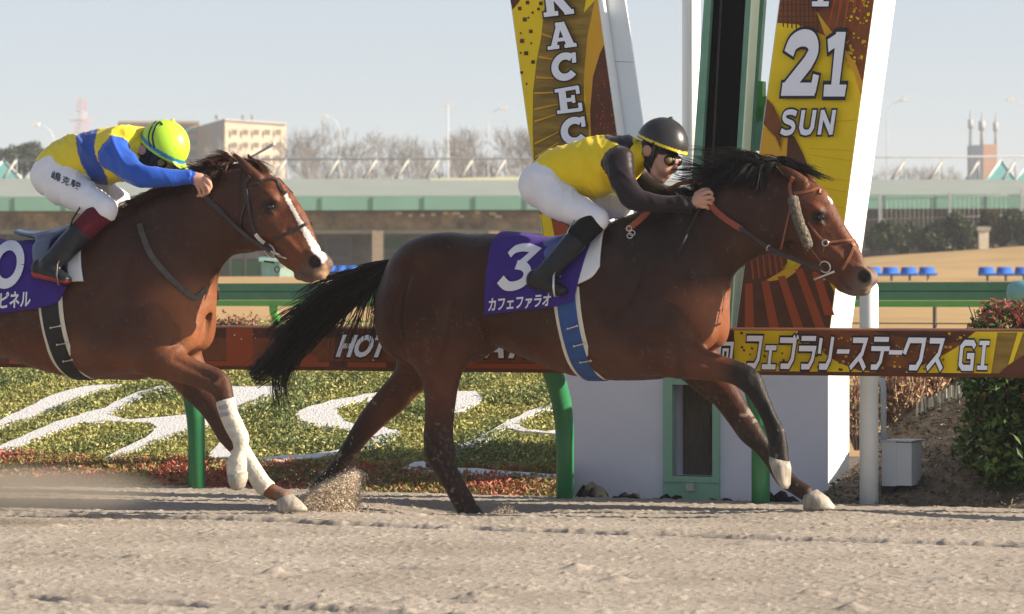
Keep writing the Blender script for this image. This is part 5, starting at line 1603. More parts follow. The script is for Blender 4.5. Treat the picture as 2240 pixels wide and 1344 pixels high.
    c = mix(c, dark * 1.6, l5 * ramp01(py, 890, 990) * .85)
    c = mix(c, dark * 1.3, l2 * ramp01(py, 850, 990) * .8)
    c = mix(c, dark * 1.2, l3 * ramp01(px, 850, 760) * .9)
    c = mix(c, grey, .85 * ramp01(px + .8 * py, 2325, 2385) * (px > 1800))
    c = mix(c, dark, .9 * ramp01(np.hypot(px - 1890, py - 605), 17, 12) * (V[:, 1] < 0))
    c = mix(c, dark, .8 * ramp01(np.hypot(px - 1793, (py - 475) * 1.2), 26, 14))
    star = in_poly(px, py, [(1811, 430), (1820, 437), (1823, 447), (1816, 444)]); c[star] = (.6, .55, .5)
    c = mix(c, (.26, .22, .18), .55 * (fbm(V[:, 0] * 30, V[:, 2] * 30, 8, 2) > .6) * (py > 880) * (l2 | l3 | l4 | l5))
    c = splash(c, V, py)
    cs = Caster(V, Q)
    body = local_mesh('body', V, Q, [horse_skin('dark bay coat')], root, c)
    # hooves
    hoof(f, 'hoof', [(1703, 1003, 24, 7, .040), (1705, 1018, 25.5, 7, .046), (1709, 1040, 20, 6, .048), (1713, 1056, 15, 4, .044), (1717, 1068, 6, 2, .03)], [hoof_pale], root, n)
    hoof(f, 'hoof', [(1770, 1080, 17, -9, .042), (1783, 1094, 29, -5, .055), (1789, 1109, 37, 0, .062), (1789, 1114, 36, 0, .06)], [hoof_pale], root, fa)
    hoof(f, 'hoof', [(1024, 1116, 22, -10, .042), (1031, 1132, 26, -7, .055), (1036, 1150, 30, -5, .06)], [hoof_dark], root, n)
    hoof(f, 'hoof', [(708, 1050, 13, 12, .04), (699, 1062, 13, 12, .046), (690, 1072, 9, 9, .04)], [hoof_dark], root, fa)
    # eyes
    for s in (1, -1):
        p = f.L(1795, 475, .078); mb = MB()
        e = Vector((p.x, p.y * s, p.z))
        mb.loft([[e + Vector((.021 * math.sin(a) * math.cos(b), .019 * math.cos(a), .017 * math.sin(a) * math.sin(b))) for b in [6.2832 * j / 16 for j in range(16)]] for a in [math.pi * i / 10 + 1e-3 for i in range(11)]])
        mb_local(mb, 'eye', [eye_m], root)
    # tail and mane
    sp = [(856, 578), (812, 602), (757, 638), (702, 684), (650, 736), (602, 786), (550, 822)]
    g = [tail_mesh(f, sp, [10, 26, 33, 36, 32, 23, 12], 850)]
    g.append(tail_mesh(f, [(852, 585), (832, 625), (822, 665), (818, 705), (815, 750)], [6, 12, 16, 18, 16], 50))
    g.append(tail_mesh(f, [(830, 600), (790, 650), (765, 700), (745, 745), (735, 790)], [8, 16, 20, 18, 14], 45))
    g.append(tail_mesh(f, [(700, 700), (655, 745), (625, 790), (610, 840), (618, 885)], [20, 26, 22, 14, 8], 150))
    g.append(tail_mesh(f, [(840, 585), (780, 600), (730, 612), (685, 625), (640, 652)], [6, 12, 12, 11, 10], 70))
    g.append(tail_mesh(f, [(800, 620), (730, 640), (670, 675), (620, 705), (585, 735)], [10, 16, 18, 18, 16], 110))
    build_hair('tail', g, hair_black, root)
    crest = [(1425, 474), (1490, 440), (1552, 408), (1612, 376), (1672, 356), (1712, 362)]
    g = []
    g.append(mane_strands(f, crest[2:], 900, lambda t: (rng.normal(-78, 22) * (1.0 if t > .15 else .5), rng.normal(2, 16), rng.uniform(6, 26), rng.normal(.03, .04))))
    g.append(mane_strands(f, crest[2:], 900, lambda t: (rng.normal(-50, 20), rng.normal(50, 14), rng.uniform(4, 20), rng.normal(.115, .012))))
    g.append(mane_strands(f, [(1560, 404), (1640, 366), (1690, 354)], 260, lambda t: (rng.normal(-88, 26), rng.normal(-22, 14), rng.uniform(0, 14), rng.normal(0, .03))))
    g.append(mane_strands(f, crest[:3], 500, lambda t: (rng.normal(-50, 18), rng.normal(16, 9), rng.uniform(2, 12), rng.normal(.06, .03))))
    g.append(mane_strands(f, [(1690, 352), (1735, 372)], 420, lambda t: (rng.normal(44, 15), rng.normal(14, 8), rng.uniform(6, 20), rng.normal(-.01, .03))))
    g.append(mane_strands(f, [(1440, 465), (1520, 425)], 60, lambda t: (rng.normal(-40, 20), rng.normal(-25, 12), rng.uniform(0, 14), rng.normal(.0, .05))))
    build_hair('mane', g, hair_black, root)
    # bridle
    br = straps(f, cs, 'bridle', [([(1738, 424), (1768, 420), (1800, 409)], .017), ([(1735, 388), (1728, 410), (1733, 436)], .02), ([(1730, 452), (1722, 490), (1708, 546)], .011),
        ([(1768, 486), (1786, 512), (1803, 530)], .012), ([(1808, 532), (1840, 527), (1872, 526)], .014), ([(1872, 528), (1862, 556), (1843, 590)], .015), ([(1804, 534), (1802, 552)], .009), ([(1772, 540), (1787, 560), (1800, 576)], .011)], tan_strap, root)
    # sheepskin cheek roll
    for s in (1, -1):
        pts, rad = [], []
        A = catmull([(1736, 432), (1742, 460), (1751, 490), (1763, 518), (1772, 543)], 5)
        mb = MB()
        for i, (x, y) in enumerate(A):
            p, nn = cs.hit(f, x, y); p = p + nn * .018; pts.append(Vector((p.x, p.y * s, p.z))); rad.append(.029 if 0 < i < len(A) - 1 else .016)
        mb.tube(pts, rad, 14)
        o = mb_local(mb, 'cheek_roll', [mat('grey brown sheepskin', (.14, .12, .095), .95, .1, .55, 60, bump=1.0, bscale=90)], br)
        C, sz, cc = [], [], []
        for _ in range(900):
            k = rng.integers(1, len(pts) - 1); d = Vector(rng.normal(size=3)).normalized()
            C.append(pts[k] + (pts[k + 1] - pts[k]) * rng.random() + d * .029); sz.append(rng.uniform(.008, .016)); cc.append(np.array((.16, .135, .10)) * rng.uniform(.4, 1.3))
        V2, Q2, c2 = leaves(np.array([list(x) for x in C]), np.array(sz), np.array(cc), 1, .4)
        local_mesh('fleece', V2, Q2, [leaf_mat('fleece tufts')], br, c2, False)
    # bit rings and bit
    for s in (1, -1):
        mb = MB()
        p, nn = cs.hit(f, 1807, 583); p = p + nn * .012; ringmesh((p.x, p.y * s, p.z), .030, .0042, (nn.x, nn.y * s, nn.z), mb)
        mb_local(mb, 'bit_ring', [steel], br); mb = MB()
        p2, n2 = cs.hit(f, 1806, 532); p2 = p2 + n2 * .008; ringmesh((p2.x, p2.y * s, p2.z), .016, .0035, (n2.x, n2.y * s, n2.z), mb)
        mb_local(mb, 'noseband_ring', [steel], br); mb = MB()
        a, b_ = f.L(1780, 612, .075), f.L(1826, 594, .062)
        mb.tube([Vector((q.x, q.y * s, q.z)) for q in (a, (a + b_) / 2, b_)], [.006, .005, .008], 8)
        mb_local(mb, 'bit_lever', [steel], br)
    return f, root, cs, V, Q

def make_horse2():
    f = F2
    root = thing('racehorse', 'chestnut racehorse with a white blaze and bandaged forelegs, second in the race', 'horse', f.O, -f.th, 'racehorses in the finish')
    pr, pt = f.pair, f.pt
    D = DX
    trunk = [pt(872 + D, 660, 80, .12), pr(930 + D, 528, 930 + D, 800, .235), pr(1000 + D, 515, 1000 + D, 800, .268), pr(1070 + D, 520, 1062 + D, 772, .262), pr(1130 + D, 532, 1120 + D, 775, .262), pr(75, 532, 68, 797, .29),
             pr(148, 520, 146, 823, .298), pr(218, 490, 216, 832, .285), pr(278, 468, 285, 832, .262), pr(332, 490, 340, 831, .24), pr(372, 565, 380, 812, .205), pr(392, 640, 398, 780, .15)]
    neck = [pr(290, 462, 408, 668, .16), pr(345, 428, 440, 622, .138), pr(406, 402, 470, 582, .115), pr(463, 378, 503, 556, .10), pr(512, 358, 532, 545, .09), pr(540, 362, 545, 538, .08)]
    head = [pt(545, 455, 82, .08), pt(577, 466, 82, .092), pt(612, 490, 62, .075), pt(645, 541, 49, .058), pt(671, 567, 39, .052), pt(687, 586, 31, .05)]
    n, fa = .145, -.145
    legs = [(2, [pt(940 + D, 640, 104, .12, .12), pt(952 + D, 720, 94, .115, .15), pt(961 + D, 780, 70, .095, n), pt(950 + D, 835, 44, .072, n), pt(915 + D, 890, 35, .055, n), pt(880 + D, 935, 34, .046, n), pt(860 + D, 975, 26, .036, n), pt(835 + D, 1020, 22, .034, n), pt(815 + D, 1050, 20, .038, n)]),
            (3, [pt(930 + D, 640, 100, .12, -.12), pt(925 + D, 740, 85, .115, -.15), pt(915 + D, 795, 58, .09, fa), pt(893 + D, 832, 40, .07, fa), pt(866 + D, 864, 38, .056, fa), pt(810 + D, 922, 30, .042, fa), pt(764 + D, 986, 22, .034, fa), pt(730 + D, 1033, 20, .036, fa)]),
            (4, [pt(305, 700, 85, .09, .15), pt(335, 770, 58, .095, .165), pt(390, 803, 34, .078, .16), pt(438, 821, 28, .058, .15), pt(476, 838, 28, .05, n), pt(490, 866, 22, .042, n), pt(498, 895, 18, .034, n), pt(513, 935, 18, .034, n), pt(525, 962, 17, .034, n), pt(523, 990, 11, .03, n), pt(518, 1014, 19, .038, n), pt(518, 1040, 19, .04, n)]),
            (5, [pt(345, 700, 80, .09, -.14), pt(395, 790, 55, .09, -.16), pt(428, 845, 37, .072, -.15), pt(457, 880, 31, .058, fa), pt(480, 916, 27, .052, fa), pt(499, 951, 25, .048, fa), pt(526, 986, 20, .038, fa), pt(549, 1022, 17, .034, fa), pt(572, 1058, 18, .036, fa), pt(594, 1075, 17, .038, fa), pt(620, 1086, 16, .038, fa)])]
    ear = [pt(566, 392, 12, .022, .05), pt(548, 376, 12, .024, .06), pt(532, 358, 9, .018, .068), pt(512, 336, 2.5, .006, .07)]
    extra = dict(box_x=[(640 + D, 600), (760, 600)], box_y=[(430, 290), (430, 1140)],
        muscle=[(315, 600, .17, (.13, .07, .30), 28, .08), (308, 715, .185, (.16, .07, .12), -20, .06), (418, 705, .08, (.085, .09, .15), 8, .04), (275, 770, .14, (.2, .1, .09), 0, .08),
                (885 + D, 690, .10, (.13, .1, .22), -8, .07), (1008 + D, 742, .185, (.10, .055, .12), 20, .05), (960 + D, 560, .13, (.2, .11, .1), 12, .07), (430, 500, .07, (.22, .05, .12), 32, .06), (310, 640, .215, (.10, .045, .05), 60, .04), (480, 840, .145, (.035, .056, .030), -65, .015)],
        face=[(562, 500, .062, (.12, .035, .115), -20, .03), (592, 430, .072, (.042, .026, .026), -25, .02), (595, 464, .078, (.034, .014, .012), -30, .012), (625, 520, .055, (.09, .018, .016), -45, .02), (702, 580, .03, (.034, .03, .036), -45, .03), (687, 572, .046, (.056, .018, .046), -50, .012), (694, 600, .02, (.035, .035, .026), -25, .025), (667, 606, .018, (.034, .034, .024), -25, .02), (655, 604, 0, (.026, .03, .022), 0, .02), (660, 480, 0, (.1, .03, .02), -58, .03)],
        ears=[ear], cut=[(688, 573, .062, (.036, .026, .024), -50, .01), (592, 452, .098, (.024, .02, .018), -30, .01), (622, 455, .085, (.03, .02, .05), -45, .03), (590, 540, .075, (.05, .02, .02), -40, .03), (1050 + D, 660, .30, (.12, .045, .14), 10, .06)],
        groove=[([pt(703, 606, 3, .012, .035), pt(682, 611, 3, .02, .05), pt(662, 600, 3, .02, .055), pt(648, 584, 2.5, .012, .05)], .01),
                ([pt(446, 655, 5, .02, 0.0), pt(450, 710, 6, .02, 0.0), pt(446, 770, 6, .02, 0.0)], .03),
                ([pt(398, 500, 6, .02, .17), pt(412, 560, 8, .02, .17), pt(425, 625, 8, .02, .17)], .05),
                ([pt(352, 560, 5, .02, .245), pt(372, 640, 6, .02, .245), pt(366, 720, 6, .02, .25)], .04),
                ([pt(205, 700, 5, .02, .30), pt(255, 640, 5, .02, .285), pt(275, 570, 5, .02, .265)], .05),
                ([pt(255, 735, 5, .02, .285), pt(300, 750, 5, .02, .285), pt(345, 735, 5, .02, .275)], .035),
                ([pt(380, 788, 4, .015, .245), pt(430, 812, 4, .015, .215), pt(468, 828, 3, .012, .192)], .025)])
    V, Q, lab = horse_body(f, trunk, neck, head, legs, extra)
    px, py = f.pix(V); N_ = normals(V, Q)
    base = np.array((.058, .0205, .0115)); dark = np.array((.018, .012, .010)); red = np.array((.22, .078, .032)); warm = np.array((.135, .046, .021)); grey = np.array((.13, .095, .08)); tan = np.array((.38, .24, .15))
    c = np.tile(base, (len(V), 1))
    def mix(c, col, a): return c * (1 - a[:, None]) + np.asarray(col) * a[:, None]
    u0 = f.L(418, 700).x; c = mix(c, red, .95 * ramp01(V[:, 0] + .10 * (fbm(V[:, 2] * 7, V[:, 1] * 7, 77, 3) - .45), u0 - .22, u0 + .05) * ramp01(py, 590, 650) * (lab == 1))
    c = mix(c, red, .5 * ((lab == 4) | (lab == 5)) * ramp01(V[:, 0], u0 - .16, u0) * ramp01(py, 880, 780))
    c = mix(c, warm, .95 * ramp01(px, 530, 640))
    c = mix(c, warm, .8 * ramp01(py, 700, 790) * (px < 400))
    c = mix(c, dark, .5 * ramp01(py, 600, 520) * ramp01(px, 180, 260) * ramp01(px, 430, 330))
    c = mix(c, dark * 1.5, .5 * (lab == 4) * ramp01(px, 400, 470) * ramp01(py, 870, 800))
    c = mix(c, red, .5 * (lab == 5) * ramp01(py, 1040, 1070))
    c = mix(c, dark * 1.2, ((lab == 2) | (lab == 3)) * ramp01(py, 850, 990) * .85)
    c = mix(c, grey, .7 * ramp01(px * .85 + py, 1128, 1165) * (px > 600))
    c = mix(c, tan, .85 * ramp01(np.hypot(px - 704, py - 596), 22, 12) * (N_[:, 0] > -.2))
    c = mix(c, dark, .9 * ramp01(np.hypot(px - 688, py - 573), 17, 12) * (V[:, 1] < 0))
    c = mix(c, dark, .8 * ramp01(np.hypot(px - 590, (py - 453) * 1.2), 26, 14))
    bl = [(617, 416), (624, 416), (636, 440), (650, 466), (668, 496), (690, 528), (712, 556), (716, 566), (704, 578), (696, 572), (682, 548), (668, 522), (655, 496), (645, 474), (630, 448)]
    c = mix(c, (.72, .68, .62), in_poly(px, py, bl) * 1.0 * (N_[:, 0] > .05))
    c = splash(c, V, py)
    cs = Caster(V, Q)
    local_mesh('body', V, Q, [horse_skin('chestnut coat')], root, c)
    hoof(f, 'hoof', [(621, 1089, 18, -8, .042), (631, 1102, 27, -4, .055), (636, 1114, 35, -1, .062), (636, 1119, 34, -1, .06)], [hoof_pale], root, fa)
    hoof(f, 'hoof', [(518, 1036, 23, -4, .044), (519, 1052, 21, -4, .046), (521, 1068, 13, -3, .04), (522, 1072, 6, -2, .025)], [hoof_pale], root, n)
    for w, (x, y) in ((n, (815 + D, 1050)), (fa, (730 + D, 1033))):
        hoof(f, 'hoof', [(x, y, 14, 10, .042), (x - 10, y + 14, 16, 12, .048), (x - 18, y + 26, 14, 12, .044)], [hoof_dark], root, w)
    for s in (1, -1):
        p = f.L(592, 453, .078); mb = MB(); e = Vector((p.x, p.y * s, p.z))
        mb.loft([[e + Vector((.021 * math.sin(a) * math.cos(b), .019 * math.cos(a), .017 * math.sin(a) * math.sin(b))) for b in [6.2832 * j / 16 for j in range(16)]] for a in [math.pi * i / 10 + 1e-3 for i in range(11)]])
        mb_local(mb, 'eye', [eye_m], root)
    # bandages on both forelegs
    for ch, (lo, hi) in ((
        [pt(494, 880, 22, .044, n), pt(499, 900, 21, .041, n), pt(514, 936, 21.5, .041, n), pt(526, 962, 19.5, .041, n), pt(524, 990, 14.5, .036, n), pt(518, 1014, 23, .044, n), pt(518, 1036, 22.5, .045, n)], ((484, 840), (540, 1080))), (
        [pt(524, 982, 23, .046, fa), pt(550, 1022, 20.5, .041, fa), pt(572, 1057, 21.5, .043, fa), pt(585, 1069, 20.5, .045, fa)], ((490, 950), (620, 1100)))):
        w = -ch[0][1]
        fl = Field((min(q[0] for q in ch) - .1, ch[0][1] - .08, min(q[2] for q in ch) - .1), (max(q[0] for q in ch) + .1, ch[0][1] + .08, max(q[2] for q in ch) + .1), .006)
        fl.chain(ch, 0, 1, 3)
        A, B = np.array(ch[0]), np.array(ch[1]); d = A[:3] - B[:3]; fl.clip(A[:3] + d / np.linalg.norm(d) * .012, d)
        A, B = np.array(ch[-1]), np.array(ch[-2]); d = A[:3] - B[:3]; fl.clip(A[:3] + d / np.linalg.norm(d) * .012, d)
        bv, bq, _ = fl.surface(1)
        bn = normals(bv, bq); bv = bv + bn * (.0025 * (fbm(bv[:, 2] * 26 + bv[:, 0] * 14, bv[:, 0] * 10, 3, 3) - .45))[:, None] * 2
        o = local_mesh('leg_bandage', bv, bq, [bandage_m], root)
        if ch[0][1] < 0:
            c2 = Caster(bv, bq); mb = MB()
            for (xa, ya, xb, yb) in ((479, 893, 499, 888), (483, 908, 503, 903)):
                p, nn = path_on(f, c2, [(xa, ya), ((xa + xb) / 2, (ya + yb) / 2 + 1), (xb, yb)], .002, 3); strap(p, nn, .022, .002, mb)
            mb_local(mb, 'bandage_tape', [mat('grey bandage tape', (.3, .3, .33), .6, .3)], o)
    crest = [(292, 462), (345, 428), (406, 402), (463, 378), (512, 356), (545, 362)]
    g = [mane_strands(f, crest[2:5], 800, lambda t: (rng.normal(-40, 16), rng.normal(4, 12), rng.uniform(4, 20), rng.normal(.03, .03))),
         mane_strands(f, crest[2:5], 600, lambda t: (rng.normal(-34, 14), rng.normal(34, 10), rng.uniform(2, 14), rng.normal(.10, .015))),
         mane_strands(f, [(470, 374), (520, 354)], 160, lambda t: (rng.normal(-20, 14), rng.normal(-18, 8), rng.uniform(0, 6), rng.normal(0, .03))),
         mane_strands(f, crest[:3], 900, lambda t: (rng.normal(-46, 16), rng.normal(22, 12), rng.uniform(4, 16), rng.normal(.09, .03))),
         mane_strands(f, [(520, 352), (556, 364)], 260, lambda t: (rng.normal(30, 14), rng.normal(16, 6), rng.uniform(6, 16), rng.normal(-.01, .025)))]
    build_hair('mane', g, hair_chest, root)
    g = [tail_mesh(f, [(856 + D, 580), (815 + D, 607), (765 + D, 640), (715 + D, 685), (665 + D, 738), (620 + D, 795)], [10, 34, 48, 52, 46, 38], 500)]
    build_hair('tail', g, hair_chest, root)
    br = straps(f, cs, 'bridle', [([(552, 404), (590, 392), (625, 400)], .018), ([(548, 386), (536, 404), (540, 430), (545, 450)], .022), ([(545, 450), (551, 485), (560, 512), (570, 526)], .017), ([(540, 440), (528, 480), (530, 510), (552, 530)], .011),
        ([(600, 524), (640, 506), (672, 489)], .018)], dark_strap, root)
    for s in (1, -1):
        mb = MB()
        for pix, wd in (([(560, 512), (568, 524), (577, 532)], .02),):
            p, nn = path_on(f, cs, pix, .006, 4, s < 0); strap(p, nn, wd, .006, mb)
        mb_local(mb, 'cheek_keeper', [cream_edge], br)
    for s in (1, -1):
        mb = MB()
        p, nn = cs.hit(f, 592, 550); p = p + nn * .012; ringmesh((p.x, p.y * s, p.z), .032, .0045, (nn.x, nn.y * s, nn.z), mb)
        mb_local(mb, 'bit_ring', [steel], br); mb = MB()
        pts = []
        for x, y in ((590, 532), (600, 540), (605, 553), (600, 563), (612, 558), (630, 565)):
            q, nq = cs.hit(f, x, y); q = q + nq * .012; pts.append(Vector((q.x, q.y * s, q.z)))
        mb.tube(pts, [.005, .006, .008, .008, .006, .003], 8)
        mb_local(mb, 'bit_cheek', [steel], br)
    a = f.L(578, 572, .07); b_ = f.L(600, 575, .06); mb = MB(); mb.tube([a, (a + b_) / 2, b_], .005, 6)
    c3 = f.L(606, 590, .04); ringmesh(c3, .014, .0025, (0, 1, 0), mb); mb_local(mb, 'chin_strap', [dark_strap], br)
    # breast collar
    mb = MB()
    for s in (1, -1):
        p, nn = path_on(f, cs, [(306, 492), (314, 520), (331, 560), (360, 596), (395, 630), (422, 651), (438, 645), (449, 632)], .005, 6, s < 0); strap(p, nn, .034, .006, mb)
    mb_local(mb, 'breast_collar', [mat('worn grey brown strap', (.075, .06, .05), .55, .4, .3, 30)], root)
    return f, root, cs, V, Q

H1 = make_horse1()
H2 = make_horse2()

def tack(H, which):
    f, root, cs, V, Q = H
    d = 0
    if which == 1:
        pad, Vp, Qp = cloth(f, cs, 'saddle_pad', [(1200, 640), (1240, 632), (1268, 622), (1297, 607), (1313, 585)], [(1240, 522), (1345, 490)], .006, pad_white, root, 16, 20, .008)
        girth(f, cs, (1240, 660), (1300, 834), [(.155, .002, 0), (.112, .007, 1)], 0, [cream_edge, blue_web], root, 'girth')
        cl, Vc, Qc = cloth(f, cs, 'saddle_cloth', [(1062, 689), (1110, 684), (1160, 678), (1214, 672), (1240, 664), (1258, 660)], [(1116, 528), (1336, 488)], .016, purple, root, 30, 26, .004, .003)
        place = on_cloth(f, Vc, Qc)
        mb = MB(); put_glyph(mb, 'three', [(1112, 542), (1178, 536), (1166, 630), (1086, 632)], place, .008, 0)
        mb_local(mb, 'number', [cloth_white], cl)
        mb = MB(); put_text(mb, 'カフェファラオ', [(1070, 653), (1207, 642), (1203, 671), (1068, 683)], place, .004, 0, bold=.028)
        mb_local(mb, 'lettering', [cloth_white], cl)
        sad = [(1156, 527, 9, .10), (1190, 533, 8, .13), (1235, 530, 12, .15), (1290, 508, 16, .13), (1330, 490, 13, .10)]
        sm = mat('blue saddle leather', (.07, .085, .26), .4, .4, .15, 12)
        st = (1232, 610)
    else:
        pad, Vp, Qp = cloth(f, cs, 'saddle_pad', [(70, 634), (108, 626), (156, 618), (184, 617)], [(140, 520), (204, 500)], .006, pad_white, root, 16, 20, .008)
        girth(f, cs, (112, 650), (178, 833), [(.155, .002, 0), (.112, .007, 1)], 0, [cream_edge, black_web], root, 'girth')
        cl, Vc, Qc = cloth(f, cs, 'saddle_cloth', [(-70, 693), (-20, 688), (40, 681), (92, 674), (132, 660), (152, 622)], [(-10, 528), (188, 505)], .016, purple, root, 30, 26, .004, .003)
        place = on_cloth(f, Vc, Qc)
        mb = MB(); put_glyph(mb, 'zero', [(-12, 532), (62, 532), (48, 630), (-24, 630)], place, .009, 0)
        put_glyph(mb, 'one', [(-70, 534), (-24, 534), (-34, 630), (-78, 630)], place, .004, 0)
        mb_local(mb, 'number', [cloth_white], cl)
        mb = MB(); put_text(mb, 'ピネル', [(2, 640), (69, 636), (67, 671), (0, 676)], place, .004, 0, bold=.028)
        mb_local(mb, 'lettering', [cloth_white], cl)
        sad = [(52, 508, 8, .10), (90, 515, 9, .13), (130, 515, 14, .15), (165, 505, 16, .13), (196, 492, 12, .10)]
        sm = mat('grey blue saddle leather', (.10, .13, .19), .4, .4, .15, 12)
        st = (130, 600)
    A = [f.pt(x, y, r, hw) for x, y, r, hw in sad]
    fl = Field((A[0][0] - .12, -.26, min(q[2] for q in A) - .2), (A[-1][0] + .16, .26, max(q[2] for q in A) + .12), .008)
    fl.chain(A, 0, 1, 4)
    for s in (1, -1):
        x = A[2][0] + .04; fl.chain([(x - .03, s * .10, A[2][2] - .0, .05, .02), (x - .02, s * .20, A[2][2] - .05, .06, .018), (x + .0, s * .245, A[2][2] - .13, .05, .014)], .03, 1, 3)
    v, q, _ = fl.surface(1)
    local_mesh('saddle', v, q, [sm], root)
    if which == 1:
        # buckles on the girth
        for (xa, ya, xb, yb) in ((1245, 718, 1265, 712), (1259, 755, 1281, 750), (1273, 789, 1296, 786)):
            mb = MB(); p, n = path_on(f, cs, [(xa, ya), ((xa + xb) / 2, (ya + yb) / 2), (xb, yb)], .016, 2); strap(p, n, .006, .003, mb)
            for q_ in (p[0], p[-1]): mb.lathe(q_ - Vector((0, .004, .006)), [(.001, 0), (.007, .002), (.007, .01), (.001, .012)], 8)
            mb_local(mb, 'buckle', [steel], root)
    else:
        for (xa, ya, xb, yb) in ((115, 716, 135, 712), (129, 752, 150, 749), (143, 787, 162, 784)):
            mb = MB(); p, n = path_on(f, cs, [(xa, ya), ((xa + xb) / 2, (ya + yb) / 2), (xb, yb)], .016, 2); strap(p, n, .005, .003, mb)
            for q_ in (p[0], p[-1]): mb.lathe(q_ - Vector((0, .004, .006)), [(.001, 0), (.006, .002), (.006, .01), (.001, .012)], 8)
            mb_local(mb, 'buckle', [steel], root)
    return place
PLACE1 = tack(H1, 1)
PLACE2 = tack(H2, 2)
# ================================================================== RIDERS
skin_m = mat('light skin', (.50, .27, .19), .5, .35, .08, 18, attr=True)
silk_m = mat('racing silk', (1, 1, 1), .45, .22, .05, 14, attr=True, bump=.12, bscale=70, sheen=.1)
white_breech = mat('white breeches', (.78, .78, .82), .6, .3, .03, 10, bump=.12, bscale=60)
boot_m = mat('black riding boot', (.012, .013, .016), .32, .3, .2, 14, attr=True, bump=.5, bscale=30)
helmet_m = mat('helmet cover', (1, 1, 1), .33, .45, .04, 20, attr=True)
gog_m = mat('black goggle rubber', (.008, .008, .009), .3, .5)
lens_m = mat('amber lens', (.20, .145, .05), .25, .4, .05, 10)
SKIN = np.array((.52, .28, .20)); BLK = np.array((.010, .009, .010))

def cut_caps(fl, A, B, grow):
    d = np.array(A[:3]) - np.array(B[:3]); d /= np.linalg.norm(d); fl.clip(np.array(A[:3]) + d * grow, d)

def wrinkle(V, Q, amp, sx, sz, seed, it=1):
    N_ = normals(V, Q)
    a = V[:, 0] * sx + V[:, 2] * sz * .4 + V[:, 1] * 4; b = V[:, 2] * sz * .45 - V[:, 0] * sx * .25 + V[:, 1] * 6
    wx = 1.2 * (fbm(a * .5, b * .5, seed + 5, 2) - .4)
    r1 = 1 - np.abs(2 * vnoise(a + wx, b * .5 + wx, seed) - 1); r2 = 1 - np.abs(2 * vnoise(a * 2.1 + wx, b * .9, seed + 3) - 1)
    m = np.clip((fbm(V[:, 0] * 6 + 3, V[:, 2] * 6 + V[:, 1] * 3, seed + 7, 2) - .25) / .3, 0.15, 1)
    return V + N_ * (amp * m * ((r1 ** 3 - .3) * 1.3 + (r2 ** 3 - .3) * .5))[:, None]

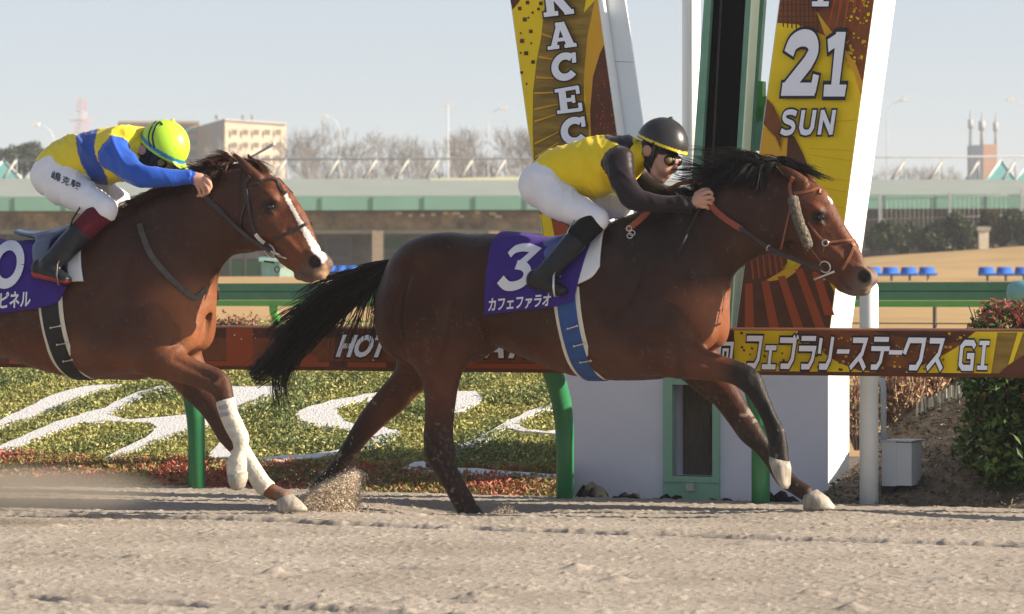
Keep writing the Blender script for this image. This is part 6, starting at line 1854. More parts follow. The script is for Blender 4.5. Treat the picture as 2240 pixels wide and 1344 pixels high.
def jockey(f, name_label, p, k):
    root = thing('person', name_label, 'person', f.O, -f.th, 'jockeys in the finish')
    pt = f.pt
    S_ = .007                                   # cloth thickness over the body
    def shrink(ch): return [(x, y, z, max(a - S_, .01), max(b - S_, .01)) for x, y, z, a, b in ch]
    def far(ch): return [(x, -y, z, a, b) for x, y, z, a, b in ch]
    torso = [pt(*q) for q in p['torso']]
    arm = [pt(*q) for q in p['arm']]; arm2 = [pt(*q) for q in p['arm_far']]
    thigh = [pt(*q) for q in p['thigh']]; thigh2 = [pt(*q) for q in p['thigh_far']]
    shin = [pt(*q) for q in p['shin']]; foot = [pt(*q) for q in p['foot']]
    shin2, foot2 = far(shin), far(foot)
    allp = np.array(torso + arm + arm2 + thigh + thigh2 + shin + shin2 + foot + foot2)
    hd = f.L(*p['helmet'][0:2]); fr = f.L(*p['hand'][0:2], .1)
    lo = (allp[:, :3].min(0) - .13); hi = (allp[:, :3].max(0) + .13)
    hi[0] = max(hi[0], fr.x + .12, hd.x + .2); hi[2] = max(hi[2], hd.z + .2)
    body = Field(lo, hi, .0058)
    body.chain(shrink(torso), .04, 1, 3)
    for c in (arm, arm2): body.chain(shrink(c), .03, 2, 3)
    for c in (thigh, thigh2): body.chain(shrink(c), .04, 3, 3)
    for c in (shin, shin2): body.chain(shrink(c), .02, 4, 3)
    for c in (foot, foot2): body.chain(shrink(c), .02, 4, 3)
    body.chain([pt(*q) for q in p['neck']], .03, 5, 3)
    for (x, y, w, r, a) in p['headshape']:
        for s in (1, -1) if w else (1,):
            q = f.L(x, y, abs(w)); body.ell((q.x, -abs(w) * s, q.z), r, .018, 5, math.radians(a))
    for ch in p['headchains']:
        c = [pt(*q) for q in ch]
        body.chain(c, .012, 5, 3)
        if abs(c[0][1]) > .01: body.chain(far(c), .012, 5, 3)
    for hx, hy, sgn, dx, dy in ((0, 0, 1, 0, 0), (0, 0, -1, *p['hand_far'])):
        x, y, w, r, a = p['palm']
        q = f.L(x + dx, y + dy, w * sgn); body.ell((q.x, q.y, q.z), r, .015, 6, math.radians(a))
        for ch in p['fingers']:
            body.chain([pt(u + dx, v + dy, rr * .9, rr * .9 * f.m(1), ww * sgn) for u, v, rr, ww in ch], 0.0, 6, 3)
        body.chain([pt(u + dx, v + dy, rr, rr * f.m(1), ww * sgn) for u, v, rr, ww in p['thumb']], .006, 6, 3)
        wr = arm[-1] if sgn > 0 else arm2[-1]
        body.chain([(wr[0], wr[1], wr[2], .026, .024), (q.x, q.y, q.z, .022, .026)], .02, 6, 2)
    V, Q, lab = body.surface(1)
    px, py = f.pix(V)
    c = np.tile(SKIN, (len(V), 1))
    c[lab == 1] = p['col_body']; c[lab == 2] = p['col_sleeve']; c[lab == 3] = (.6, .6, .62); c[lab == 4] = (.02, .02, .02)
    hair = in_poly(px, py, p['dark_head']) & ((lab == 5) | (px < p['collar_at'][0] + 8)) & (lab != 1)  # dark hood and hair, plus visor shade painted black under the peak
    ex, ey, er = p['ear']
    hair &= ~((np.hypot((px - ex) * 1.2, py - ey) < er))
    c[hair] = BLK
    lip = (np.hypot(px - p['mouth'][0], py - p['mouth'][1]) < 5) & (lab == 5); c[lip] = (.40, .19, .14)
    stub = ramp01(np.hypot(px - p['mouth'][0] + 6, (py - p['mouth'][1] - 6)), 24, 10) * (lab == 5) * ~lip; c = c * (1 - .35 * stub[:, None]) + np.array((.16, .11, .09)) * .35 * stub[:, None]
    local_mesh('body', V, Q, [skin_m], root, c)
    # ---- jersey
    fl = Field(lo, hi, .0075)
    fl.chain(torso, .03, 1, 3)
    d = f.L(*p['waist'][0]) - f.L(*p['waist'][1])
    w0 = f.L(*p['waist_at']); nrm = (f.L(p['waist_at'][0] + p['waist_n'][0], p['waist_at'][1] + p['waist_n'][1]) - w0)
    fl.clip((w0.x, w0.y, w0.z), (nrm.x, nrm.y, nrm.z))
    cl = f.L(*p['collar_at']); cn = f.L(p['collar_at'][0] + p['collar_n'][0], p['collar_at'][1] + p['collar_n'][1]) - cl
    fl.clip((cl.x, cl.y, cl.z), (cn.x, cn.y, cn.z))
    sl = Field(lo, hi, .0075)
    for c_, i in ((arm, 2), (arm2, 3)): sl.chain(c_, .0, i, 3)
    for c_ in (arm, arm2):
        A, B = np.array(c_[-1]), np.array(c_[-2]); dd = A[:3] - B[:3]; dd /= np.linalg.norm(dd)
        X, Y, Z = sl.grid(tuple(slice(0, n) for n in sl.f.shape))
        pl = (X - A[0]) * dd[0] + (Y - A[1]) * dd[1] + (Z - A[2]) * dd[2]
        near = np.sqrt((X - A[0]) ** 2 + (Y - A[1]) ** 2 + (Z - A[2]) ** 2) < .12
        sl.f = np.where(near, np.maximum(sl.f, pl), sl.f).astype(np.float32)
    dsl = sl.f; kk = .025; h_ = np.maximum(kk - np.abs(fl.f - dsl), 0) / kk
    fl.lab = np.where(dsl < fl.f + .004, 2, 1).astype(np.int8); fl.f = np.minimum(fl.f, dsl) - h_ * h_ * kk * .25
    V, Q, lab = fl.surface(1)
    px, py = f.pix(V)
    V = wrinkle(V, Q, .0155, 10, 17, k, 1)
    c = np.tile(np.array(p['col_body']), (len(V), 1))
    for poly, col in p['patches']: c[in_poly(px, py, poly) & (lab == 1)] = col
    c[lab == 2] = p['col_sleeve']
    jersey = local_mesh('jersey', V, Q, [silk_m], root, c)
    # ---- breeches
    fl = Field(lo, hi, .0075)
    fl.chain([pt(*q) for q in p['pelvis']], .0, 1, 3)
    for c_ in (thigh, thigh2): fl.chain(c_, .05, 1, 3)
    V, Q, lab = fl.surface(2); V = wrinkle(V, Q, .012, 13, 9, k + 3)
    br = local_mesh('breeches', V, Q, [white_breech], root)
    bc = Caster(V, Q)
    # ---- gaiters and boots
    for sh, ft in ((shin, foot), (shin2, foot2)):
        fl = Field(lo, hi, .0075); fl.chain([(x, y, z, a + .001, b + .001) for x, y, z, a, b in sh[:3]], 0, 1, 3)
        cut_caps(fl, sh[2], sh[1], .0); cut_caps(fl, sh[0], sh[1], .03)
        v, q, _ = fl.surface(1); local_mesh('gaiter', v, q, [mat('gaiter cloth', p['col_sock'], .75, .2, .1, 20, bump=.2, bscale=120)], root)
        fl = Field(lo, hi, .0065); fl.chain([(x, y, z, a + .002, b + .002) for x, y, z, a, b in sh[2:]], 0, 1, 3); fl.chain(ft, .02, 2, 3)
        cut_caps(fl, sh[2], sh[3], .004)
        v, q, l_ = fl.surface(1); v = wrinkle(v, q, .003, 12, 22, k + 6)
        x_, y_ = f.pix(v * np.array((1, math.copysign(1, -1) * 0 + 1, 1)))
        cc = np.tile(np.array((.013, .015, .02)), (len(v), 1))
        if p['col_sole'] is not None:
            zz = v[:, 2]; a_, b_ = np.array(ft[0]), np.array(ft[-1])
            line = np.interp(v[:, 0], [a_[0], b_[0]], [a_[2] - a_[3] * .45, b_[2] - b_[3] * .2])
            cc[(zz < line) & (l_ == 2)] = p['col_sole']
        local_mesh('boot', v, q, [boot_m], root, cc)
    # ---- helmet
    hx, hy, ra, rb, rl, ang = p['helmet']
    hc = f.L(hx, hy)
    fl = Field((hc.x - .22, -.2, hc.z - .22), (hc.x + .22, .2, hc.z + .22), .006)
    fl.ell((hc.x, 0, hc.z), (f.m(ra), rl, f.m(rb)), 0, 1, math.radians(ang))
    e0 = f.L(*p['helmet_edge'][0]); e1 = f.L(*p['helmet_edge'][1]); dv = (e1 - e0).normalized(); dn = Vector((dv.z, 0, -dv.x))
    dn = dn if dn.z < 0 else -dn
    pk = f.L(*p['peak'][0]); pk2 = f.L(*p['peak'][1])
    fl.chain([(pk.x, 0, pk.z, .009, .07), (pk2.x, 0, pk2.z, .005, .05)], .01, 1, 2)
    fl.clip((e0.x, 0, e0.z), (dn.x, 0, dn.z))
    bt = f.L(*p['button']); fl.ell((bt.x, 0, bt.z), (.012, .012, .010), .004, 1)
    v, q, _ = fl.surface(1)
    dist = -((v[:, 0] - e0.x) * dn.x + (v[:, 2] - e0.z) * dn.z)
    cc = np.tile(np.array(p['helmet_col']), (len(v), 1))
    a_, b_ = p['stripe']; cc[(dist > a_) & (dist < b_)] = p['stripe_col']
    if p.get('edge_col') is not None: cc[dist <= a_] = p['edge_col']
    he = local_mesh('helmet', v, q, [helmet_m], root, cc)
    hcst = Caster(v, q)
    mb = MB()
    for path, wd in p['helmet_straps']:
        for mr in (False, True):
            P_, N_ = path_on(f, hcst, path, .001, 6, mr); strap(P_, N_, wd, .0025, mb)
    if p['helmet_straps']: mb_local(mb, 'goggle_strap', [gog_m], he)
    mb = MB()
    for s in (1, -1):
        P_ = [f.L(x, y, w) for x, y, w in p['chin']]; strap([Vector((q_.x, q_.y * s, q_.z)) for q_ in P_], [Vector((0, -s, 0))] * len(P_), .022, .004, mb)
    mb_local(mb, 'chin_strap', [gog_m], he)
    # ---- goggles
    gx, gy, ga = p['goggles']
    fl = Field((f.L(gx, gy).x - .1, -.12, f.L(gx, gy).z - .08), (f.L(gx, gy).x + .1, .12, f.L(gx, gy).z + .08), .005)
    g = f.L(gx, gy); fl.ell((g.x, 0, g.z), (.026, .070, .020), 0, 1, math.radians(ga))
    for s in (1, -1):
        q = f.L(p['lens'][0], p['lens'][1], .05); fl.ell((q.x + .004, -s * .046, q.z), (.033, .030, .031), .008, 1, math.radians(ga))
    
    v, q, _ = fl.surface(1); go = local_mesh('goggles', v, q, [gog_m], root)
    for s in (1, -1):
        lx, ly, lw = p['lens']; l_ = f.L(lx, ly, lw); mb = MB(); n_ = Vector((.35, -.93 * s, -.1)).normalized()
        a = n_.orthogonal().normalized(); b = n_.cross(a); cc_ = Vector((l_.x, l_.y * s, l_.z))
        mb.loft([[cc_ + (a * math.cos(6.2832 * j / 18) + b * math.sin(6.2832 * j / 18)) * r + n_ * o for j in range(18)] for r, o in ((.018, -.006), (.0185, .003), (.014, .006), (.013, .0045), (.0125, .006), (.001, .007))])
        mb_local(mb, 'lens', [lens_m], go)
    return root, br, bc

J1 = dict(
    torso=[(1196, 388, 46, .15), (1217, 377, 50, .152), (1274, 371, 64, .165), (1320, 363, 64, .178), (1358, 350, 54, .182), (1384, 342, 38, .13)],
    pelvis=[(1186, 403, 48, .165), (1206, 388, 46, .155), (1222, 382, 42, .148)],
    neck=[(1380, 342, 24, .058), (1402, 338, 24, .055), (1425, 336, 26, .06)],
    arm=[(1352, 352, 36, .07, .165), (1360, 382, 29, .062, .20), (1372, 412, 27, .058, .225), (1390, 436, 26, .052, .235), (1420, 443, 21, .046, .22), (1465, 447, 17, .040, .19), (1512, 448, 14, .033, .155)],
    arm_far=[(1372, 348, 34, .07, -.165), (1395, 378, 28, .06, -.20), (1425, 410, 25, .055, -.22), (1448, 425, 22, .046, -.20), (1485, 428, 17, .038, -.16), (1512, 430, 14, .033, -.13)],
    thigh=[(1190, 412, 47, .11, .085), (1235, 446, 39, .095, .15), (1275, 466, 32, .075, .205), (1307, 480, 26, .06, .235)],
    thigh_far=[(1195, 408, 47, .11, -.085), (1255, 430, 36, .09, -.15), (1315, 448, 30, .072, -.205), (1362, 462, 24, .058, -.235)],
    shin=[(1300, 486, 26, .058, .24), (1284, 500, 27, .058, .255), (1262, 524, 26, .056, .275), (1240, 550, 25, .056, .295), (1212, 582, 24, .052, .315), (1190, 603, 22, .046, .325)],
    foot=[(1166, 610, 20, .036, .325), (1192, 620, 19, .038, .33), (1216, 630, 15, .042, .335), (1232, 636, 10, .04, .335)],
    palm=(1530, 438, .145, (.040, .022, .040), -10),
    fingers=[[(1538, 424, 5.2, .152), (1552, 420, 5, .146), (1557, 427, 4.6, .125), (1546, 430, 4.4, .112)], [(1540, 434, 5.4, .156), (1555, 432, 5.1, .148), (1559, 438, 4.7, .125), (1547, 440, 4.4, .112)],
             [(1539, 444, 5.2, .154), (1552, 443, 5, .147), (1556, 448, 4.6, .126), (1545, 449, 4.3, .113)], [(1535, 453, 4.7, .15), (1546, 453, 4.4, .144), (1550, 457, 4.1, .127), (1541, 458, 3.9, .115)]],
    thumb=[(1524, 426, 6.5, .128), (1538, 417, 5.6, .118), (1551, 416, 4.8, .112)], hand=(1558, 440), hand_far=(-6, -12),
    headshape=[(1440, 333, 0, (.105, .078, .105), 0), (1452, 362, 0, (.06, .058, .075), -30), (1449, 390, 0, (.024, .026, .022), 0), (1457, 383, 0, (.020, .024, .013), -40), (1452, 366, .036, (.035, .03, .035), 0), (1415, 329, .075, (.02, .012, .03), -15), (1470, 346, 0, (.04, .055, .03), -40)],
    headchains=[[(1474, 353, 5, .013), (1477, 364, 5, .012), (1477, 372, 5.5, .014), (1470, 376, 4, .012)], [(1416, 360, 9, .02, .058), (1432, 381, 9, .02, .04), (1446, 393, 8, .02, .012)], [(1458, 381, 3, .018), (1461, 384, 2.5, .014)]],
    dark_head=[(1385, 290), (1440, 312), (1505, 340), (1492, 349), (1462, 340), (1440, 338), (1432, 352), (1424, 368), (1420, 395), (1398, 380), (1384, 340)], ear=(1415, 330, 12), mouth=(1458, 386),  # dark_head reaches forward to paint the visor's shadow above the goggles
    waist=((1185, 343), (1279, 437)), waist_at=(1226, 398), waist_n=(-40, 34), collar_at=(1393, 335), collar_n=(30, 8),
    col_body=(.80, .58, .010), col_sleeve=(.013, .008, .012), col_sock=(.008, .008, .009), col_sole=None,
    patches=[([(1312, 290), (1382, 290), (1390, 350), (1384, 345), (1372, 332), (1348, 315), (1325, 303)], (.012, .010, .012))],
    helmet=(1448, 317, 59, 60, .118, -20), helmet_edge=((1391, 296), (1501, 342)), peak=((1492, 337), (1504, 345)), button=(1468, 259),
    helmet_col=(.022, .021, .022), stripe=(.007, .020), stripe_col=(.72, .55, .02), helmet_straps=[([(1428, 312), (1436, 325), (1446, 336)], .014)],
    chin=[(1432, 320, .085), (1426, 345, .078), (1422, 365, .066), (1430, 384, .05)], goggles=(1470, 350, -35), lens=(1463, 351, .072))

J2 = dict(
    torso=[(124, 362, 44, .15), (142, 351, 47, .152), (190, 345, 57, .165), (232, 341, 62, .178), (275, 330, 54, .182), (300, 318, 38, .13)],
    pelvis=[(122, 382, 49, .165), (138, 366, 46, .155), (150, 358, 42, .148)],
    neck=[(296, 318, 24, .058), (318, 318, 24, .055), (335, 325, 26, .06)],
    arm=[(249, 338, 36, .07, .165), (268, 356, 30, .062, .195), (290, 376, 27, .056, .22), (315, 388, 24, .05, .23), (350, 389, 20, .044, .21), (385, 389, 17, .039, .18), (420, 389, 15, .034, .15)],
    arm_far=[(268, 335, 34, .07, -.165), (300, 355, 28, .06, -.20), (340, 372, 24, .052, -.21), (380, 378, 18, .04, -.17), (420, 382, 15, .033, -.13)],
    thigh=[(126, 392, 48, .11, .085), (168, 422, 41, .095, .15), (204, 444, 33, .075, .205), (231, 458, 27, .06, .235)],
    thigh_far=[(132, 388, 48, .11, -.085), (185, 408, 36, .09, -.15), (235, 428, 30, .072, -.205), (262, 440, 25, .058, -.235)],
    shin=[(224, 466, 27, .058, .24), (206, 480, 28, .058, .255), (180, 506, 27, .056, .275), (155, 532, 26, .056, .295), (128, 560, 24, .052, .315), (108, 578, 22, .046, .325)],
    foot=[(82, 588, 21, .036, .325), (108, 596, 19, .038, .33), (132, 605, 14, .042, .335), (146, 612, 9, .04, .335)],
    palm=(436, 394, .14, (.045, .022, .034), -25),
    fingers=[[(450, 392, 5.4, .15), (459, 401, 5.2, .146), (460, 412, 4.8, .135), (455, 417, 4.4, .12)], [(446, 400, 5.4, .154), (454, 411, 5.2, .15), (455, 421, 4.7, .136), (449, 425, 4.4, .12)],
             [(439, 405, 5.2, .152), (446, 417, 5, .148), (446, 426, 4.6, .135), (441, 429, 4.3, .12)], [(431, 407, 4.8, .148), (437, 418, 4.6, .144), (437, 426, 4.2, .134), (433, 429, 4, .12)]],
    thumb=[(440, 385, 6.2, .12), (452, 388, 5.4, .108), (460, 396, 4.8, .105)], hand=(462, 410), hand_far=(2, -8),
    headshape=[(345, 334, 0, (.105, .078, .105), 0), (352, 360, 0, (.06, .058, .07), -45), (340, 384, 0, (.024, .026, .022), 0), (348, 378, 0, (.020, .024, .013), -50), (349, 362, .036, (.035, .03, .035), 0), (310, 328, .075, (.018, .012, .027), -25), (368, 348, 0, (.04, .055, .03), -50)],
    headchains=[[(372, 355, 5, .013), (368, 368, 5, .012), (364, 376, 5.5, .014), (358, 378, 4, .012)], [(312, 352, 9, .02, .058), (326, 372, 9, .02, .04), (338, 385, 8, .02, .012)]],
    dark_head=[(285, 290), (345, 325), (362, 345), (352, 360), (345, 372), (340, 395), (310, 380), (290, 345)], ear=(310, 328, 11), mouth=(350, 382),
    waist=((115, 325), (240, 406)), waist_at=(150, 372), waist_n=(-40, 32), collar_at=(312, 315), collar_n=(30, 8),
    col_body=(.76, .60, .03), col_sleeve=(.020, .088, .45), col_sock=(.10, .010, .022), col_sole=(.32, .04, .03),
    patches=[([(173, 270), (215, 270), (206, 319), (215, 350), (234, 386), (240, 420), (215, 420), (197, 392), (179, 362), (169, 331), (166, 312)], (.028, .075, .34))],
    helmet=(360, 319, 58, 57, .118, -37), helmet_edge=((306, 297), (398, 368)), peak=((392, 358), (403, 370)), button=(378, 264),
    helmet_col=(.42, .70, .045), stripe=(.016, .036), stripe_col=(.03, .19, .36), edge_col=(.42, .70, .045), helmet_straps=[([(352, 262), (340, 280), (334, 300), (338, 325)], .012), ([(341, 266), (329, 284), (325, 304), (330, 322)], .008)],
    chin=[(330, 325, .085), (322, 345, .078), (318, 365, .066), (326, 380, .05)], goggles=(362, 358, -50), lens=(352, 356, .07))
JR1 = jockey(F1, 'jockey in a yellow jersey with black sleeves and a black helmet with a yellow stripe', J1, 100)
JR2 = jockey(F2, 'jockey in a yellow and blue jersey with a lime green helmet, face down', J2, 200)
# handwriting on the white thigh
mb = MB()
def on_breech(px, py, off):
    o, d = F2.ray(px, py); p, n, i, t = JR2[2].b.ray_cast(o, d)
    if p is None: p = F2.L(px, py, .2); n = Vector((0, -1, 0))
    return p + n * off
for ch, q in (('嶋', [(116, 373), (136, 381), (131, 399), (111, 391)]), ('克', [(139, 384), (155, 391), (150, 408), (134, 401)]), ('駿', [(158, 392), (179, 402), (174, 417), (153, 407)])):
    put_text(mb, ch, q, on_breech, .003, 0, bold=.01)
mb_local(mb, 'handwriting', [mat('black marker ink', (.012, .012, .014), .6, .2)], JR2[1])

# ---- reins, whips, straps held by the riders
def free_strap(f, pts, wd, th, mb, mi=0, sign=1):
    A = catmull([(x, y, w) for x, y, w in pts], 6)
    P_ = [f.L(x, y, w * sign) for x, y, w in A]
    strap(P_, [Vector((.1, -sign, .25))] * len(P_), wd, th, mb, mi)
mb = MB()
free_strap(F1, [(1548, 430, .125), (1560, 455, .135), (1585, 478, .145), (1622, 502, .145)], .034, .006, mb, 0)
free_strap(F1, [(1618, 499, .147), (1650, 521, .145), (1682, 543, .135), (1725, 563, .115), (1765, 578, .10), (1800, 588, .082)], .021, .005, mb, 1)
free_strap(F1, [(1540, 428, .125), (1590, 478, .14), (1680, 540, .13), (1800, 588, .082)], .022, .005, mb, 1, -1)
free_strap(F1, [(1552, 418, .11), (1540, 404, .07), (1515, 399, .02), (1485, 403, -.02), (1462, 418, -.05), (1452, 432, -.08)], .022, .005, mb, 0)
mb_local(mb, 'rein', [red_strap, dark_strap], H1[1])
mb = MB(); c = F1.L(1681, 542, .146); ringmesh(c, .016, .003, (.8, -.1, -.5), mb); mb_local(mb, 'rein_ring', [steel], H1[1])
mb = MB(); free_strap(F1, [(1418, 462, .21), (1400, 480, .225), (1380, 497, .235), (1372, 506, .235)], .034, .007, mb, 0)
for (x, y) in ((1376, 500), (1383, 510), (1378, 516)): ringmesh(F1.L(x, y, .245), .014, .003, (.3, -1, .3), mb, 1)
mb_local(mb, 'neck_strap', [red_strap, steel], H1[1])
mb = MB()
free_strap(F2, [(447, 424, .125), (462, 445, .13), (490, 470, .13)], .03, .006, mb, 0)
free_strap(F2, [(486, 467, .132), (520, 500, .125), (555, 528, .105), (592, 550, .082)], .020, .005, mb, 0)
free_strap(F2, [(440, 420, .125), (500, 480, .13), (592, 550, .082)], .020, .005, mb, 0, -1)
mb_local(mb, 'rein', [dark_strap], H2[1])
w1 = MB(); A = [F1.L(x, y, w) for x, y, w in ((1540, 440, .135), (1526, 462, .15), (1508, 500, .20), (1490, 540, .245), (1474, 575, .262))]
w1.tube([Vector(q) for q in A], [.010, .010, .009, .008, .006], 8)
o = w1.build('riding_whip', [mat('black braided whip', (.012, .011, .011), .4, .4, .3, 90, bump=.6, bscale=200)], None, world=False)
o.matrix_world = Matrix.Translation(F1.O) @ Matrix.Rotation(-F1.th, 4, 'Z')
tag(o, 'black whip hanging down from the gloveless hand over the dark shoulder', 'whip')
w2 = MB(); A = [F2.L(x, y, w) for x, y, w in ((432, 402, -.16), (500, 368, -.17), (560, 338, -.18), (596, 317, -.185), (601, 314, -.185))]
w2.tube(A, [.008, .006, .0055, .009, .008], 8)
o = w2.build('riding_whip', [mat('pale grey whip', (.5, .5, .5), .4, .4, .2, 90)], None, world=False)
o.matrix_world = Matrix.Translation(F2.O) @ Matrix.Rotation(-F2.th, 4, 'Z')
tag(o, 'pale grey whip pointing up beyond the ears of the chestnut horse', 'whip')
# stirrup irons under the boots
for f, H, J in ((F1, H1, J1), (F2, H2, J2)):
    x, y = J['foot'][2][0], J['foot'][2][1]
    for s in (1, -1):
        mb = MB(); P_ = [Vector((0, -s * w_, 0)) + Vector((u, 0, v)) for u, v, w_ in ((0, .10, .335), (.005, .06, .29), (.01, 0, .28), (.012, -.042, .29), (.012, -.046, .335), (.012, -.042, .38), (.01, 0, .39), (.005, .06, .375), (0, .10, .335))]
        b0 = f.L(x, y, .335); P_ = [Vector((b0.x, 0, b0.z)) + q for q in P_]
        mb.tube(P_, .006, 8); mb.tube([Vector((b0.x, -s * .335, b0.z + .1)), Vector((b0.x + .06, -s * .31, b0.z + .30)), Vector((b0.x + .09, -s * .22, b0.z + .42))], .008, 6, flat=.4)
        mb_local(mb, 'stirrup', [steel if f is F1 else dark_strap], H[1])
# ================================================================== BESIDE THE WINNING POST, SMALL THINGS
# round white post
c = onq(1901, 900, 17.62)
t = thing('marker_post', 'round white post with a domed top, right of the white wing', 'post', (c.x, c.y, -.1))
zt = EYE - (617 - HOR) * c.y / F_PX
MB().lathe((c.x, c.y, 0), [(.053, -.3), (.053, zt - .04), (.050, zt - .018), (.038, zt - .004), (.018, zt + .002), (.001, zt + .003)], 28).build('shaft', mat('white gloss post', (.84, .86, .88), .35, .45, .03, 3), t)
# cable pipe and box
c2 = onq(1933, 900, 17.75)
MB().tube([(c2.x, c2.y, EYE - (968 - HOR) * c2.y / F_PX), (c2.x, c2.y, EYE - (850 - HOR) * c2.y / F_PX), (c2.x - .012, c2.y, EYE - (828 - HOR) * c2.y / F_PX)], .016, 10).build('cable_pipe', mat('pale blue pipe', (.45, .52, .58), .45), t)
b = thing('junction_box', 'pale grey steel box fixed beside the round white post', 'junction box', onq(1962, 1066, 17.75))
z0, z1 = onq(1962, 1063, 17.75).z, onq(1962, 966, 17.75).z; m_ = onq(1948, 1000, 17.75)
def sidebox(mb, x0, x1, z0, z1, q0, q1, mi=0):
    A, B = onq(x0, 1000, q0), onq(x1, 1000, q0)
    mb.hexa([(A.x, A.y, z0), (B.x, B.y, z0), (B.x + NX * (q1 - q0), B.y + NY * (q1 - q0), z0), (A.x + NX * (q1 - q0), A.y + NY * (q1 - q0), z0)], [(A.x, A.y, z1), (B.x, B.y, z1), (B.x + NX * (q1 - q0), B.y + NY * (q1 - q0), z1), (A.x + NX * (q1 - q0), A.y + NY * (q1 - q0), z1)], mi)
    return mb
gm = mat('pale grey steel', (.52, .56, .60), .45, .4, .05, 4)
sidebox(MB(), 1929, 1960, z0, z1, 17.70, 17.92).build('case', gm, b)
sidebox(MB(), 1960.5, 1994, z0 + .004, z1 - .004, 17.704, 17.90).build('door', gm, b)
sidebox(MB(), 1928, 1996, z1 + .001, z1 + .008, 17.69, 17.93).build('lid', mat('box lid', (.42, .46, .5), .5), b)
sidebox(MB(), 1927, 1956, -.2, z0 - .001, 17.73, 17.9).build('foot', mat('dark steel foot', (.03, .032, .036), .6), b)

# dark rubber mats along the foot of the house
rub = mat('black rubber netting', (.012, .012, .013), .85, .2, .5, 60, bump=1.0, bscale=120)
say_m = ['black netting heap at the left corner of the winning post house', 'black netting heap left of the mint window', 'black netting heap under the mint window', 'low black netting between window and right rail post', 'grey black netting heap behind the front hoof']
for i, (x0, x1, y) in enumerate(((1255, 1332, 1060), (1325, 1420, 1080), (1408, 1520, 1084), (1500, 1650, 1091), (1640, 1760, 1078))):
    A, B = onq(x0, 1080, 17.75), onq(x1, 1080, 17.75); zt = EYE - (y - HOR) * A.y / F_PX; ring = []
    for k in range(15):
        u = k / 14; h = (zt + .12) * (math.sin(math.pi * min(1, max(0.02, u))) ** .45) * (1 + .14 * math.sin(k * 2.1 + i)); p = A.lerp(B, u)
        ring.append([Vector((p.x, p.y, -.12)) + NVEC * (.16 * math.cos(a) + .02 * math.sin(5 * a + k)) + Vector((0, 0, h * max(0, math.sin(a)))) for a in np.linspace(-.1, math.pi + .1, 9)])
    tag(MB().loft(ring).build('netting_heap', rub), say_m[i], 'netting', 'black netting along the house foot')

# mound of earth at the right, with a paling edge
def build_mound():
    a = np.linspace(onq(1872, 900, 18.4).dot(TVEC), onq(1872, 900, 18.4).dot(TVEC) + 4.7, 124); q = np.linspace(17.45, 21, 90)
    A, Q_ = np.meshgrid(a, q, indexing='ij'); X, Y = A * TX + Q_ * NX, A * TY + Q_ * NY
    px = 1120 + X * F_PX / Y
    edge = np.interp(px, [1880, 1940, 2000, 2060, 2115, 2300], [985, 940, 915, 885, 862, 835])      # crest row
    crest = EYE - (edge - HOR) * 19.4 / F_PX
    t = np.clip((Q_ - 17.5) / 1.35, 0, 1); Z = -.06 + (crest + .06) * t ** .8
    Z = np.where(Q_ > 19.0, crest + (Q_ - 19.0) * .13, Z) + .05 * (fbm(A * 6, Q_ * 6, 3, 4) - .45) * np.clip(t * 3, 0, 1) + .02 * (fbm(A * 25, Q_ * 25, 4, 3) - .45)
    n, m = X.shape; I = np.arange(n * m).reshape(n, m)
    Fq = np.stack([I[:-1, :-1], I[1:, :-1], I[1:, 1:], I[:-1, 1:]], -1).reshape(-1, 4)
    tag(link_mesh('earth_mound', mesh_np('earth_mound', np.stack([X, Y, Z], -1).reshape(-1, 3), Fq), [M['earth']]), kind='structure')
    n = 5000; a = rng.uniform(A.min(), A.min() + 1.6, n); q = rng.uniform(17.5, 19.0, n); x, y = a * TX + q * NX, a * TY + q * NY
    px = 1120 + x * F_PX / y; e = np.interp(px, [1880, 1940, 2000, 2060, 2115, 2300], [985, 940, 915, 885, 862, 835]); cz = EYE - (e - HOR) * 19.4 / F_PX
    z = -.06 + (cz + .06) * np.clip((q - 17.5) / 1.35, 0, 1) ** .8 + .012
    V, Fq, cc = leaves(np.stack([x, y, z], 1), rng.uniform(.015, .05, n), np.array([(.22, .17, .11), (.10, .08, .05), (.28, .24, .17), (.16, .10, .06)])[rng.integers(0, 4, n)] * rng.uniform(.6, 1.2, n)[:, None], .4, .3)
    tag(link_mesh('dead_leaves', mesh_np('dead_leaves', V, Fq, False, cc), [LEAFM]), kind='stuff')
build_mound()
t = thing('paling_edge', 'low edging of short weathered pales climbing the earth mound', 'edging', onq(2050, 900, 18.9))
pm = mat('weathered pale wood', (.40, .40, .33), .8, .2, .25, 12)
for k in range(22):
    x = 2004 + k * 5.4; y = 918 - k * 2.55 - 3 * math.sin(k * .5)
    a = onq(x, y, 18.85 + rng.uniform(-.02, .02)); h = .085 + .02 * rng.random(); tl = rng.uniform(-.012, .012)
    mb = MB(); w = .0062
    mb.hexa([a - TVEC * w + Vector((0, 0, -.05)), a + TVEC * w + Vector((0, 0, -.05)), a + TVEC * w + NVEC * .012 + Vector((0, 0, -.05)), a - TVEC * w + NVEC * .012 + Vector((0, 0, -.05))],
            [a - TVEC * (w - tl) + Vector((0, 0, h)), a + TVEC * (w + tl) + Vector((0, 0, h)), a + TVEC * (w + tl) + NVEC * .012 + Vector((0, 0, h)), a - TVEC * (w - tl) + NVEC * .012 + Vector((0, 0, h))])
    mb.build('pale', pm, t)

